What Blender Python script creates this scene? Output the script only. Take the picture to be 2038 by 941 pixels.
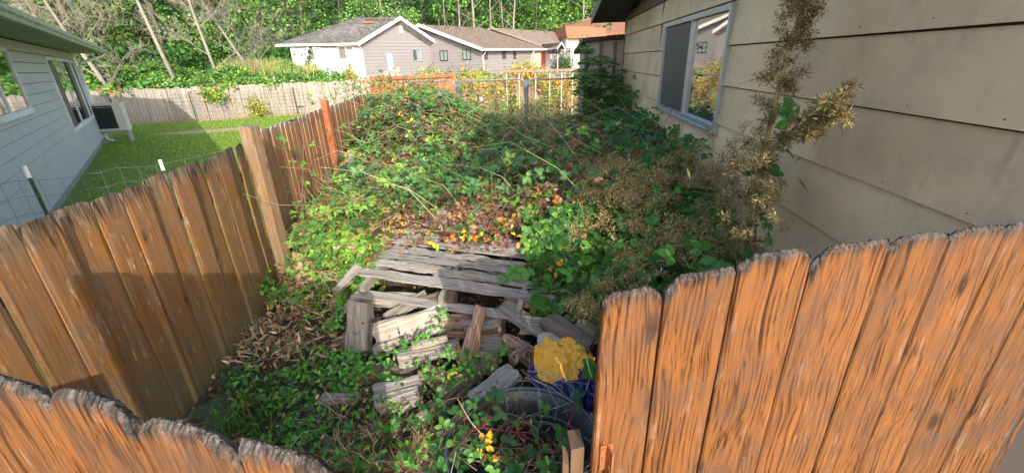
import bpy, math, random
import numpy as np
from mathutils import Vector, Matrix, noise as mn
random.seed(11); rng = np.random.default_rng(7)
R = math.radians
for o in list(bpy.data.objects): bpy.data.objects.remove(o)
sc = bpy.context.scene
# ------------------------------------------------------------------ camera
CAM = np.array([0.0, 0.0, 2.3]); FPX = 842.4; PCX, PCY = 1019.0, 470.5
RV = np.array([0.9995486, -0.0300431, 0.0]); FV = np.array([-0.01151297, -0.38304222, 0.92365909]); UV = np.array([-0.02774958, -0.92324215, -0.3832152])
cd = bpy.data.cameras.new('camera'); cam = bpy.data.objects.new('camera', cd); sc.collection.objects.link(cam)
cd.sensor_width = 36; cd.lens = FPX / 2038 * 36; cd.clip_start = 0.02; cd.clip_end = 600
right = Vector((RV[0], FV[0], UV[0])); up = -Vector((RV[1], FV[1], UV[1])); back = -Vector((RV[2], FV[2], UV[2]))
cam.matrix_world = Matrix(((right.x, up.x, back.x, 0), (right.y, up.y, back.y, 0), (right.z, up.z, back.z, 2.3), (0, 0, 0, 1)))
sc.camera = cam
# ------------------------------------------------------------------ light
SUN_AZ, SUN_EL = -19.0, 24.0          # the way the light travels (0 = +Y), and its height
w = bpy.data.worlds.new('World'); sc.world = w; w.use_nodes = True
nt = w.node_tree; nt.nodes.clear()
sky = nt.nodes.new('ShaderNodeTexSky'); sky.sky_type = 'NISHITA'; sky.sun_disc = False
sky.sun_elevation = R(SUN_EL); sky.sun_rotation = R(180 + SUN_AZ); sky.air_density = 1.0; sky.dust_density = 2.5; sky.ozone_density = 1.0
bg = nt.nodes.new('ShaderNodeBackground'); bg.inputs[1].default_value = 0.15
wo = nt.nodes.new('ShaderNodeOutputWorld'); nt.links.new(sky.outputs[0], bg.inputs[0]); nt.links.new(bg.outputs[0], wo.inputs[0])
sl = bpy.data.lights.new('sun', 'SUN'); sl.energy = 2.0; sl.angle = R(0.5); sl.color = (1.0, 0.93, 0.80)
so = bpy.data.objects.new('sun', sl); sc.collection.objects.link(so)
vd = Vector((math.sin(R(SUN_AZ)) * math.cos(R(SUN_EL)), math.cos(R(SUN_AZ)) * math.cos(R(SUN_EL)), -math.sin(R(SUN_EL))))
so.rotation_euler = vd.to_track_quat('-Z', 'Y').to_euler(); so.location = (5, -10, 12)
sc.view_settings.view_transform = 'Standard'; sc.view_settings.look = 'None'; sc.view_settings.gamma = 1.0; sc.view_settings.use_curve_mapping = False
sc.view_settings.exposure = 1.66
sc.cycles.max_bounces = 6; sc.cycles.transparent_max_bounces = 8

# ------------------------------------------------------------------ helpers: survey
def ray(px, py):
    c = np.array([px - PCX, py - PCY, FPX]); return np.array([c @ RV, c @ FV, c @ UV])
def Pz(px, py, z):                    # the point at height z seen there
    r = ray(px, py); return CAM + r * ((z - CAM[2]) / r[2])
def Py(px, py, y):                    # the point at distance y ahead
    r = ray(px, py); return CAM + r * (y / r[1])
def Pp(px, py, p, n):
    r = ray(px, py); p = np.array(p, float); n = np.array(n, float); return CAM + r * (((p - CAM) @ n) / (r @ n))
# ------------------------------------------------------------------ helpers: objects
C = sc.collection
WL = {}
def setp(o, label=None, cat=None, group=None, kind=None):
    if label: o['label'] = label
    if cat: o['category'] = cat
    if group: o['group'] = group
    if kind: o['kind'] = kind
    return o
def thing(name, label, cat, loc=(0, 0, 0), group=None, rz=0.0):
    o = bpy.data.objects.new(name, None); C.objects.link(o); o.empty_display_size = .1
    o.location = loc; o.rotation_euler = (0, 0, rz); WL[o.name] = Vector(loc)
    return setp(o, label, cat, group)
def link(name, me, parent=None, local=False, loc=None, rot=None):
    """mesh object; world coordinates unless local"""
    o = bpy.data.objects.new(name, me); C.objects.link(o)
    L = Vector(loc) if loc is not None else Vector((0, 0, 0))
    if parent is not None:
        o.parent = parent
        pw = WL.get(parent.name, Vector((0, 0, 0)))
        o.location = L if local else L - pw
        WL[o.name] = L if not local else pw + L
    else:
        o.location = L; WL[o.name] = L
    if rot is not None: o.rotation_euler = rot
    return o
class MB:
    def __init__(s): s.v = []; s.f = []; s.a = []
    def add(s, vs, fs, a=0.0):
        k = len(s.v); s.v += [tuple(map(float, v)) for v in vs]; s.f += [tuple(i + k for i in f) for f in fs]; s.a += [a] * len(vs); return s
    def hexa(s, p):                   # 8 corners: bottom 0-3 ccw, top 4-7
        return s.add(p, [(3, 2, 1, 0), (4, 5, 6, 7), (0, 1, 5, 4), (1, 2, 6, 5), (2, 3, 7, 6), (3, 0, 4, 7)])
    def box(s, x0, x1, y0, y1, z0, z1):
        return s.hexa([(x0, y0, z0), (x1, y0, z0), (x1, y1, z0), (x0, y1, z0), (x0, y0, z1), (x1, y0, z1), (x1, y1, z1), (x0, y1, z1)])
    def tube(s, pts, r, n=6, cap=True, a=0.0):
        pts = [Vector(p) for p in pts]; m = len(pts)
        rr = r if hasattr(r, '__len__') else [r] * m
        t0 = (pts[-1] - pts[0]).normalized(); ref = Vector((0, 0, 1)) if abs(t0.z) < .85 else Vector((1, 0, 0))
        vs = []; fs = []
        for i, p in enumerate(pts):
            t = (pts[min(i + 1, m - 1)] - pts[max(i - 1, 0)]).normalized()
            x = t.cross(ref).normalized(); y = t.cross(x)
            for k in range(n):
                q = 2 * math.pi * k / n; vs.append(p + (x * math.cos(q) + y * math.sin(q)) * rr[i])
        for i in range(m - 1):
            for k in range(n):
                k2 = (k + 1) % n; fs.append((i * n + k, i * n + k2, (i + 1) * n + k2, (i + 1) * n + k))
        if cap: fs.append(tuple(range(n))[::-1]); fs.append(tuple((m - 1) * n + k for k in range(n)))
        return s.add(vs, fs, a)
    def prism(s, poly, d):            # polygon of 3-D points extruded by vector d
        d = Vector(d); n = len(poly); p = [Vector(q) for q in poly]
        return s.add(p + [q + d for q in p], [tuple(range(n))[::-1], tuple(range(n, 2 * n))] + [(i, (i + 1) % n, n + (i + 1) % n, n + i) for i in range(n)])
    def mesh(s, name, mat, smooth=False):
        me = bpy.data.meshes.new(name); me.from_pydata(s.v, [], s.f)
        if mat is not None: me.materials.append(mat)
        if smooth: me.shade_smooth()
        me.update(); return me
    def obj(s, name, mat, parent=None, smooth=False, **k):
        return setp(link(name, s.mesh(name, mat, smooth), parent), **k)
def tri_mesh(name, V, F, col, mat, smooth=False):
    """big mesh from arrays: V (n,3), F (m,3), col (n,3)"""
    me = bpy.data.meshes.new(name); n = len(V); m = len(F); k = F.shape[1]
    me.vertices.add(n); me.vertices.foreach_set('co', np.ascontiguousarray(V, dtype=np.float32).ravel())
    me.loops.add(m * k); me.loops.foreach_set('vertex_index', np.ascontiguousarray(F, dtype=np.int32).ravel())
    me.polygons.add(m); me.polygons.foreach_set('loop_start', np.arange(0, m * k, k, dtype=np.int32))
    if col is not None:
        a = me.color_attributes.new('col', 'FLOAT_COLOR', 'POINT')
        c4 = np.ones((n, 4), dtype=np.float32); c4[:, :3] = col; a.data.foreach_set('color', c4.ravel())
    me.update(calc_edges=True); me.validate()
    if smooth: me.shade_smooth()
    me.materials.append(mat); return me
# ------------------------------------------------------------------ helpers: materials
def mat_new(name):
    m = bpy.data.materials.new(name); m.use_nodes = True; nt = m.node_tree
    return m, nt, nt.nodes['Principled BSDF']
def N(nt, t, **k):
    n = nt.nodes.new(t)
    for a, b in k.items():
        if a.startswith('i_'):
            key = a[2:]; key = int(key) if key.isdigit() else key.replace('_', ' ')
            n.inputs[key].default_value = b
        else: setattr(n, a, b)
    return n
def ramp(nt, fac, stops, interp='LINEAR'):
    r = nt.nodes.new('ShaderNodeValToRGB'); e = r.color_ramp.elements; r.color_ramp.interpolation = interp
    while len(e) < len(stops): e.new(.5)
    for el, (p, c) in zip(e, stops): el.position = p; el.color = (*c, 1) if len(c) == 3 else c
    nt.links.new(fac, r.inputs[0]); return r.outputs[0]
def mix(nt, fac, a, b, mode='MIX'):
    m = nt.nodes.new('ShaderNodeMix'); m.data_type = 'RGBA'; m.blend_type = mode
    for sck, v in ((m.inputs[0], fac), (m.inputs[6], a), (m.inputs[7], b)):
        if hasattr(v, 'links') or hasattr(v, 'is_linked'): nt.links.new(v, sck)
        elif isinstance(v, (int, float)): sck.default_value = v
        else: sck.default_value = (*v, 1)
    return m.outputs[2]
def math_(nt, op, a, b=0.0, clamp=False):
    m = nt.nodes.new('ShaderNodeMath'); m.operation = op; m.use_clamp = clamp
    for sck, v in ((m.inputs[0], a), (m.inputs[1], b)):
        if isinstance(v, (int, float)): sck.default_value = v
        else: nt.links.new(v, sck)
    return m.outputs[0]
def coords(nt, scale=(1, 1, 1), rnd=True, which='Object'):
    tc = nt.nodes.new('ShaderNodeTexCoord'); mp = nt.nodes.new('ShaderNodeMapping'); mp.inputs['Scale'].default_value = scale
    if rnd:
        oi = nt.nodes.new('ShaderNodeObjectInfo'); sm = nt.nodes.new('ShaderNodeVectorMath'); sm.operation = 'MULTIPLY_ADD'
        cb = nt.nodes.new('ShaderNodeCombineXYZ')
        for i in range(3): nt.links.new(oi.outputs['Random'], cb.inputs[i])
        nt.links.new(cb.outputs[0], sm.inputs[0]); sm.inputs[1].default_value = (37, 53, 71); nt.links.new(tc.outputs[which], sm.inputs[2])
        nt.links.new(sm.outputs[0], mp.inputs[0])
    else: nt.links.new(tc.outputs[which], mp.inputs[0])
    return mp.outputs[0]
def noi(nt, vec, scale, detail=4, rough=.55, dist=0.0):
    n = N(nt, 'ShaderNodeTexNoise', i_Scale=scale, i_Detail=detail, i_Roughness=rough, i_Distortion=dist)
    nt.links.new(vec, n.inputs['Vector']); return n.outputs['Fac']
def bump(nt, b, h, s, d=.01):
    n = N(nt, 'ShaderNodeBump', i_Strength=s, i_Distance=d); nt.links.new(h, n.inputs['Height']); nt.links.new(n.outputs[0], b.inputs['Normal'])
def plain(name, col, rough=.6, metal=0.0, var=.15, scale=8, bmp=.15, dirt=None, dirtamt=.5):
    m, nt, b = mat_new(name); v = coords(nt, rnd=False)
    n = noi(nt, v, scale, 6); c = ramp(nt, n, [(.25, tuple(x * (1 - var) for x in col)), (.75, tuple(min(1, x * (1 + var)) for x in col))])
    if dirt:
        n2 = noi(nt, v, scale * .4, 8, .7); c = mix(nt, ramp(nt, n2, [(.48, (0, 0, 0)), (.72, (dirtamt,) * 3)]), c, dirt)
    nt.links.new(c, b.inputs['Base Color']); b.inputs['Roughness'].default_value = rough; b.inputs['Metallic'].default_value = metal
    if bmp: bump(nt, b, noi(nt, v, scale * 6, 5), bmp, .004)
    return m
def leafmat(name, trans=.3, rough=.5):
    m, nt, b = mat_new(name)
    at = N(nt, 'ShaderNodeAttribute', attribute_name='col'); b.inputs['Roughness'].default_value = rough
    b.inputs['Specular IOR Level'].default_value = .35
    n = noi(nt, coords(nt, rnd=False), 60, 3); c = mix(nt, 1.0, at.outputs['Color'], ramp(nt, n, [(.3, (.72, .72, .72)), (.7, (1.2, 1.2, 1.2))]), 'MULTIPLY')
    nt.links.new(c, b.inputs['Base Color'])
    tr = nt.nodes.new('ShaderNodeBsdfTranslucent'); hs = N(nt, 'ShaderNodeHueSaturation', i_Value=1.6, i_Saturation=1.1); nt.links.new(c, hs.inputs['Color']); nt.links.new(hs.outputs[0], tr.inputs[0])
    mx = nt.nodes.new('ShaderNodeMixShader'); mx.inputs[0].default_value = trans
    out = nt.nodes['Material Output']; nt.links.new(b.outputs[0], mx.inputs[1]); nt.links.new(tr.outputs[0], mx.inputs[2]); nt.links.new(mx.outputs[0], out.inputs[0])
    return m
def wood(name, base, dark, pale, axis='z', grain=1.0, grey=None, greyamt=0.0, top=None, streak=None, green=None, rough=.75, bstr=.5, knots=True, gz=0, lines=0.0):
    """plank wood; grain runs along the object's local axis. top=(z0,z1) weathered end; uses attribute wear where present"""
    m, nt, b = mat_new(name)
    def sc3(a, l): return {'z': (a, a, l), 'x': (l, a, a), 'y': (a, l, a)}[axis]
    v = coords(nt, sc3(1, 1)); oi = nt.nodes.new('ShaderNodeObjectInfo')
    warp = N(nt, 'ShaderNodeTexNoise', i_Scale=2.2, i_Detail=2.0)
    mp = N(nt, 'ShaderNodeMapping'); mp.inputs['Scale'].default_value = sc3(1.6, .45); nt.links.new(v, mp.inputs[0]); nt.links.new(mp.outputs[0], warp.inputs['Vector'])
    ad = N(nt, 'ShaderNodeVectorMath', operation='MULTIPLY_ADD'); nt.links.new(warp.outputs['Color'], ad.inputs[0]); ad.inputs[1].default_value = (.05, .05, .05); nt.links.new(v, ad.inputs[2])
    kv = ad.outputs[0]
    if lines > .5:                    # grain that sweeps round knots
        w2 = N(nt, 'ShaderNodeTexNoise', i_Scale=1.0, i_Detail=1.0); m7 = N(nt, 'ShaderNodeMapping'); m7.inputs['Scale'].default_value = sc3(9, 3.2); nt.links.new(v, m7.inputs[0]); nt.links.new(m7.outputs[0], w2.inputs['Vector'])
        a7 = N(nt, 'ShaderNodeVectorMath', operation='MULTIPLY_ADD'); nt.links.new(w2.outputs['Color'], a7.inputs[0]); a7.inputs[1].default_value = (.05, .05, .05); nt.links.new(kv, a7.inputs[2]); kv = a7.outputs[0]
    mp2 = N(nt, 'ShaderNodeMapping'); mp2.inputs['Scale'].default_value = sc3(115 * grain, 2.0 * grain); nt.links.new(kv, mp2.inputs[0])
    n1 = N(nt, 'ShaderNodeTexNoise', i_Scale=1.0, i_Detail=5.0, i_Roughness=.6); nt.links.new(mp2.outputs[0], n1.inputs['Vector'])
    mp3 = N(nt, 'ShaderNodeMapping'); mp3.inputs['Scale'].default_value = sc3(14 * grain, .9); nt.links.new(kv, mp3.inputs[0])
    n2 = N(nt, 'ShaderNodeTexNoise', i_Scale=1.0, i_Detail=6.0, i_Roughness=.65); nt.links.new(mp3.outputs[0], n2.inputs['Vector'])
    f = math_(nt, 'ADD', math_(nt, 'MULTIPLY', n1.outputs['Fac'], .55), math_(nt, 'MULTIPLY', n2.outputs['Fac'], .45))
    c = ramp(nt, f, [(.33, dark), (.47, base), (.58, tuple(min(1, x * 1.12) for x in base)), (.72, pale)])
    if lines:
        c = mix(nt, lines, c, mix(nt, 1.0, c, ramp(nt, n1.outputs['Fac'], [(.40, (.20, .16, .15)), (.455, (.88, .86, .84)), (.56, (1.1, 1.1, 1.1))]), 'MULTIPLY'))
    # every board its own shade
    c = mix(nt, 1.0, c, ramp(nt, oi.outputs['Random'], [(0, (.74, .76, .78)), (.35, (1.0, .97, .95)), (.7, (.88, .86, .84)), (1, (1.14, 1.1, 1.05))]), 'MULTIPLY')
    if knots:
        vo = N(nt, 'ShaderNodeTexVoronoi', i_Scale=1.0); mk = N(nt, 'ShaderNodeMapping'); mk.inputs['Scale'].default_value = sc3(5.0, 2.2); nt.links.new(kv, mk.inputs[0]); nt.links.new(mk.outputs[0], vo.inputs['Vector'])
        c = mix(nt, ramp(nt, vo.outputs['Distance'], [(.06, (.85,) * 3), (.13, (0, 0, 0))]), c, tuple(x * .25 for x in dark))
    if streak:
        n3 = N(nt, 'ShaderNodeTexNoise', i_Scale=1.0, i_Detail=8.0, i_Roughness=.75); ms = N(nt, 'ShaderNodeMapping'); ms.inputs['Scale'].default_value = sc3(30, 5); nt.links.new(v, ms.inputs[0]); nt.links.new(ms.outputs[0], n3.inputs['Vector'])
        c = mix(nt, ramp(nt, n3.outputs['Fac'], [(.57, (0, 0, 0)), (.66, (streak[1],) * 3)]), c, streak[0])
    if grey:
        n4 = noi(nt, v, 5, 7, .7); c = mix(nt, ramp(nt, n4, [(.5 - greyamt * .35, (0, 0, 0)), (.78 - greyamt * .35, (.9,) * 3)]), c, grey)
    tc = nt.nodes.new('ShaderNodeTexCoord'); sp = nt.nodes.new('ShaderNodeSeparateXYZ'); nt.links.new(tc.outputs['Object'], sp.inputs[0])
    z = sp.outputs[2]
    if top and top[0] < 1:            # grey worn end by distance from the board's own top edge
        da = N(nt, 'ShaderNodeAttribute', attribute_name='dtop'); dd = math_(nt, 'ADD', da.outputs['Fac'], math_(nt, 'MULTIPLY', math_(nt, 'SUBTRACT', noi(nt, coords(nt, sc3(30, 3)), 2.2, 6, .75), .5), top[1] * 3.2))
        mr = N(nt, 'ShaderNodeMapRange'); mr.inputs[1].default_value = top[0]; mr.inputs[2].default_value = top[1]; mr.inputs[3].default_value = 1.0; mr.inputs[4].default_value = 0.0; nt.links.new(dd, mr.inputs[0])
        rp = math_(nt, 'SINE', math_(nt, 'ADD', math_(nt, 'MULTIPLY', dd, 620.0), math_(nt, 'MULTIPLY', noi(nt, v, 14, 3), 9.0)))
        wc = ramp(nt, f, [(.42, tuple(x * .25 for x in top[2])), (.50, top[2]), (.64, tuple(min(1, x * 2.6) for x in top[2]))])
        wc = mix(nt, .75, wc, mix(nt, 1.0, wc, ramp(nt, rp, [(.1, (.40, .38, .37)), (.5, (1, 1, 1)), (.9, (1.4, 1.38, 1.35))]), 'MULTIPLY'))
        c = mix(nt, mr.outputs[0], c, wc)
    elif top:                           # grey weathered top end, (start, full, colour)
        zz = math_(nt, 'ADD', z, math_(nt, 'MULTIPLY', math_(nt, 'SUBTRACT', noi(nt, v, 9, 6, .7), .5), (top[1] - top[0]) * 3.0))
        mr = N(nt, 'ShaderNodeMapRange'); mr.inputs[1].default_value = top[0]; mr.inputs[2].default_value = top[1]; nt.links.new(zz, mr.inputs[0])
        c = mix(nt, mr.outputs[0], c, ramp(nt, n1.outputs['Fac'], [(.36, tuple(x * .22 for x in top[2])), (.5, top[2]), (.66, tuple(min(1, x * 2.0) for x in top[2]))]))
    if green:                         # algae towards the wet foot (start, end, colour)
        zz = math_(nt, 'ADD', z, math_(nt, 'MULTIPLY', math_(nt, 'SUBTRACT', noi(nt, v, 6, 6, .7), .5), .9))
        mr = N(nt, 'ShaderNodeMapRange'); mr.inputs[1].default_value = green[0]; mr.inputs[2].default_value = green[1]; mr.inputs[3].default_value = .75; mr.inputs[4].default_value = 0.0; nt.links.new(zz, mr.inputs[0])
        c = mix(nt, mr.outputs[0], c, green[2])
    nt.links.new(c, b.inputs['Base Color']); b.inputs['Roughness'].default_value = rough; b.inputs['Specular IOR Level'].default_value = .25
    bump(nt, b, f, bstr, .006)
    return m
def glass(name, tint=(.03, .035, .04)):
    m, nt, b = mat_new(name); b.inputs['Base Color'].default_value = (*tint, 1); b.inputs['Roughness'].default_value = .03
    b.inputs['Specular IOR Level'].default_value = 1.0; b.inputs['Coat Weight'].default_value = 1.0; b.inputs['Coat Roughness'].default_value = .02; b.inputs['IOR'].default_value = 1.9
    bump(nt, b, noi(nt, coords(nt, rnd=False), 1.2, 1), .12, .01)
    return m
# ------------------------------------------------------------------ helpers: leaves
def T_(v, f): return np.array(v, float), np.array(f, int)
LEAF8 = T_([(0, 0, 0), (-.30, .28, .07), (.30, .28, .07), (0, .35, -.02), (-.30, .62, .05), (.30, .62, .05), (0, .7, -.02), (0, 1, -.10)],
           [(0, 3, 1), (0, 2, 3), (1, 3, 6), (1, 6, 4), (3, 2, 5), (3, 5, 6), (4, 6, 7), (6, 5, 7)])
LEAFS = None
def _serr():
    vs = [(0, 0, 0), (0, .25, -.02), (0, .5, -.03), (0, .75, -.04), (0, 1.0, -.1)]; fs = []
    prof = [(.0, 0), (.2, .10), (.15, .17), (.31, .26), (.25, .33), (.36, .44), (.28, .50), (.33, .62), (.23, .68), (.23, .8), (.13, .84), (.0, 1.0)]
    mids = [0, 0, 1, 1, 1, 2, 2, 2, 3, 3, 3, 4]
    for sgn in (-1, 1):
        base = len(vs); vs += [(sgn * x, y, .22 * x - .08 * y * y) for x, y in prof[1:-1]]
        idx = [0] + list(range(base, base + len(prof) - 2)) + [4]
        for i in range(len(idx) - 1):
            a, b2 = idx[i], idx[i + 1]; m1, m2 = mids[i], mids[i + 1]
            t = [(m1, a, b2)] if a != m1 else []
            if m2 != m1 and b2 != m2: t.append((m1, b2, m2))
            fs += [x if sgn < 0 else x[::-1] for x in t if len(set(x)) == 3]
    return T_(vs, fs)
LEAFS = _serr()
LEAF4 = T_([(0, 0, 0), (-.3, .42, .08), (.3, .42, .08), (0, .5, -.02), (0, 1, -.08)], [(0, 3, 1), (0, 2, 3), (1, 3, 4), (3, 2, 4)])
HEART = T_([(0, 0, 0), (-.34, -.16, .04), (.34, -.16, .04), (-.36, .25, .05), (.36, .25, .05), (0, .3, -.03), (0, 1, -.1), (-.18, .62, .02), (.18, .62, .02)],
           [(0, 5, 1), (1, 5, 3), (0, 2, 5), (2, 4, 5), (3, 5, 7), (5, 4, 8), (7, 5, 6), (5, 8, 6)])
BLADE = T_([(-.04, 0, 0), (.04, 0, 0), (-.06, .4, .03), (.06, .4, .03), (0, 1, -.06)], [(0, 1, 3), (0, 3, 2), (2, 3, 4)])
LANCE = T_([(0, 0, 0), (-.11, .35, .02), (.11, .35, .02), (0, 1, -.12)], [(0, 2, 1), (1, 2, 3)])
CURL = T_([(0, 0, 0), (-.28, .3, .2), (.28, .3, .2), (0, .4, -.02), (-.2, .75, .28), (.2, .75, .22), (0, 1, .2)], [(0, 3, 1), (0, 2, 3), (1, 3, 4), (3, 2, 5), (3, 6, 4), (3, 5, 6)])
def norm(a): return a / np.maximum(np.linalg.norm(a, axis=-1, keepdims=True), 1e-9)
class LB:
    """collects leaves of any template"""
    def __init__(s): s.V = []; s.F = []; s.C = []; s.n = 0
    def add(s, T, P, Nn, Y, S, col, vein=0.12):
        tv, tf = T; P = np.asarray(P, float); n = len(P)
        if n == 0: return s
        Nn = norm(Nn); Y = norm(Y - Nn * np.sum(Y * Nn, axis=1, keepdims=True)); X = np.cross(Y, Nn)
        S = np.broadcast_to(np.asarray(S, float).reshape(-1, 1) if np.ndim(S) == 1 else np.asarray(S, float), (n, 3)) if np.ndim(S) else np.full((n, 3), S)
        V = P[:, None, :] + X[:, None, :] * (tv[None, :, 0:1] * S[:, None, 0:1]) + Y[:, None, :] * (tv[None, :, 1:2] * S[:, None, 1:2]) + Nn[:, None, :] * (tv[None, :, 2:3] * S[:, None, 2:3])
        k = len(tv); F = tf[None] + (np.arange(n) * k)[:, None, None] + s.n
        c = np.repeat(np.asarray(col)[:, None, :], k, axis=1); mid = (np.abs(tv[:, 0]) < 1e-6)
        c[:, mid] *= 1 + vein
        s.V.append(V.reshape(-1, 3)); s.F.append(F.reshape(-1, 3)); s.C.append(c.reshape(-1, 3)); s.n += n * k; return s
    def tube(s, pts, r, n=4, col=(.1, .06, .03)):
        m = MB(); m.tube(pts, r, n, cap=False); V = np.array(m.v); F = []
        for a, b, c, d in m.f: F += [(a, b, c), (a, c, d)]
        s.V.append(V); s.F.append(np.array(F) + s.n); s.C.append(np.tile(np.array(col, float), (len(V), 1))); s.n += len(V); return s
    def mesh(s, name, mat, smooth=False): return tri_mesh(name, np.concatenate(s.V), np.concatenate(s.F), np.concatenate(s.C), mat, smooth)
    def obj(s, name, mat, parent=None, smooth=False, **k):
        V = np.concatenate(s.V); return setp(link(name, s.mesh(name, mat, smooth), parent), **k)
def rdir(n): return norm(rng.normal(size=(n, 3)))
def pick(n, pal, jit=.18):
    """pal: list of (colour, weight)"""
    w = np.array([p[1] for p in pal], float); w /= w.sum(); i = rng.choice(len(pal), n, p=w)
    c = np.array([p[0] for p in pal], float)[i]
    return c * (1 + rng.normal(size=(n, 1)) * jit).clip(.5, 1.6) * (1 + rng.normal(size=(n, 3)) * .05)
def compound(lb, P, Nn, size, col, k=3, T=LEAF8, spread=1.15):
    """bramble leaf: k leaflets from one point"""
    n = len(P); Y = rdir(n); Y = norm(Y - Nn * np.sum(Y * Nn, axis=1, keepdims=True)); X = np.cross(Y, Nn)
    for j in range(k):
        a = 0 if k == 1 else (j - (k - 1) / 2) * spread * (1.0 if k == 3 else .95)
        D = Y * math.cos(a) + X * math.sin(a); sc_ = size * (1.0 if abs(a) < .01 else .85)
        nn = norm(Nn + rng.normal(size=(n, 3)) * .22)
        lb.add(T, P + D * (size * .12)[:, None], nn, D, np.stack([sc_ * 1.05, sc_, sc_], 1), col * (1 + rng.normal(size=(n, 1)) * .06))
G_DK = (.042, .105, .028); G_MD = (.07, .18, .035); G_LT = (.15, .29, .045); G_YL = (.24, .32, .04); G_BL = (.065, .15, .065)
OR = (.52, .20, .03); YE = (.62, .44, .04); BR = (.15, .08, .045); RD = (.15, .05, .035); TN = (.34, .22, .11); PK = (.42, .26, .18)
LEAF = leafmat('leaf'); DRY = leafmat('dry_leaf', .12, .75)
BARKC = plain('bark', (.12, .085, .06), .9, var=.4, scale=14, bmp=.6)
# ================================================================== SETTING
def terr(x, y):
    """ground height"""
    s = lambda a, b, t: (lambda u: u * u * (3 - 2 * u))(np.clip((t - a) / (b - a), 0, 1))
    z = 1.15 * s(13.5, 30, y) * s(-9, -4, x)
    ly = y - (26.6 + (x + 0) * .34 * 1.0)                       # behind the weathered fence on the left
    z = np.maximum(z, 1.35 * s(.3, 4.5, ly) * (1 - s(-15, -9.5, x)) )
    z = np.maximum(z, 1.2 * s(24, 32, y))
    z = z + 24 * s(62, 130, y)
    return z
def grid_obj(name, xs, ys, fz, mat, **k):
    X, Y = np.meshgrid(xs, ys); Z = fz(X, Y); V = np.stack([X, Y, Z], -1).reshape(-1, 3); nx = len(xs); ny = len(ys)
    i = np.arange((ny - 1) * (nx - 1)); a = (i // (nx - 1)) * nx + i % (nx - 1); F = np.stack([a, a + 1, a + nx + 1, a + nx], 1)
    me = tri_mesh(name, V, F, None, mat, True); return setp(link(name, me), **k)
def m_ground():
    m, nt, b = mat_new('soil'); v = coords(nt, rnd=False)
    n = noi(nt, v, 3, 10, .7); c = ramp(nt, n, [(.3, (.035, .025, .015)), (.5, (.08, .055, .03)), (.7, (.14, .10, .055))])
    c = mix(nt, ramp(nt, noi(nt, v, .35, 5), [(.42, (0, 0, 0)), (.55, (1, 1, 1))]), c, (.06, .09, .03))
    nt.links.new(c, b.inputs['Base Color']); b.inputs['Roughness'].default_value = .95; bump(nt, b, n, .8, .03); return m
def m_lawn():
    m, nt, b = mat_new('lawn'); v = coords(nt, rnd=False)
    n = noi(nt, v, 40, 8, .7); n2 = noi(nt, v, .8, 6, .6)
    c = ramp(nt, n, [(.3, (.07, .12, .012)), (.5, (.13, .20, .02)), (.7, (.20, .28, .035))])
    c = mix(nt, ramp(nt, n2, [(.45, (0, 0, 0)), (.7, (.5,) * 3)]), c, (.19, .28, .045))
    # worn patch
    tc = nt.nodes.new('ShaderNodeTexCoord'); mp = N(nt, 'ShaderNodeMapping', vector_type='TEXTURE'); mp.inputs['Location'].default_value = (-12.2, 17.6, 0); mp.inputs['Rotation'].default_value = (0, 0, R(20)); mp.inputs['Scale'].default_value = (2.3, .75, 1)
    nt.links.new(tc.outputs['Object'], mp.inputs[0]); ln = N(nt, 'ShaderNodeVectorMath', operation='LENGTH'); nt.links.new(mp.outputs[0], ln.inputs[0])
    d = math_(nt, 'ADD', ln.outputs['Value'], math_(nt, 'MULTIPLY', math_(nt, 'SUBTRACT', noi(nt, v, 2.5, 6, .7), .5), 1.6))
    c = mix(nt, ramp(nt, d, [(.55, (1, 1, 1)), (1.0, (0, 0, 0))]), c, (.36, .27, .15))
    nt.links.new(c, b.inputs['Base Color']); b.inputs['Roughness'].default_value = .9; bump(nt, b, n, .8, .02); return m
SOIL = m_ground(); LAWN = m_lawn()
xs = np.concatenate([np.linspace(-260, -40, 12)[:-1], np.linspace(-40, 40, 90), np.linspace(40, 260, 12)[1:]])
ys = np.concatenate([np.linspace(-60, -4, 8)[:-1], np.linspace(-4, 40, 90), np.linspace(40, 160, 30)[1:], [240, 400]])
grid_obj('ground', xs, ys, terr, SOIL, kind='structure')
lx = np.linspace(0, 1, 30)
def lawn():
    P = []; nx, ny = 30, 40
    # between the side fence and the back fence, in the neighbour's garden
    for j in range(ny):
        y = 1 + j * (25.2 - 1) / (ny - 1)
        xr = -2.6 if y < 4.4 else -2.75 - .11 * (y - 4.4)
        for i in range(nx): x = -24 + (xr + .0 + 24) * i / (nx - 1); P.append((x, min(y, 27 + x * .34), .012))
    P = np.array(P); i = np.arange((ny - 1) * (nx - 1)); a = (i // (nx - 1)) * nx + i % (nx - 1)
    return link('lawn', tri_mesh('lawn', P, np.stack([a, a + 1, a + nx + 1, a + nx], 1), None, LAWN, True))
setp(lawn(), kind='structure')
# lane of pale asphalt before the far buildings
def sheet(name, poly, mat, dz=.02, **k):
    m = MB(); n = len(poly); m.add([(p[0], p[1], float(terr(p[0], p[1])) + dz) for p in poly], [tuple(range(n))]); return m.obj(name, mat, **k)
ASPH = plain('asphalt', (.19, .185, .18), .9, var=.2, scale=3, bmp=.3)
sheet('parking_area', [(-3, 31), (14, 31), (22, 46), (-3, 46)], ASPH, .04, kind='structure')

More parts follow.
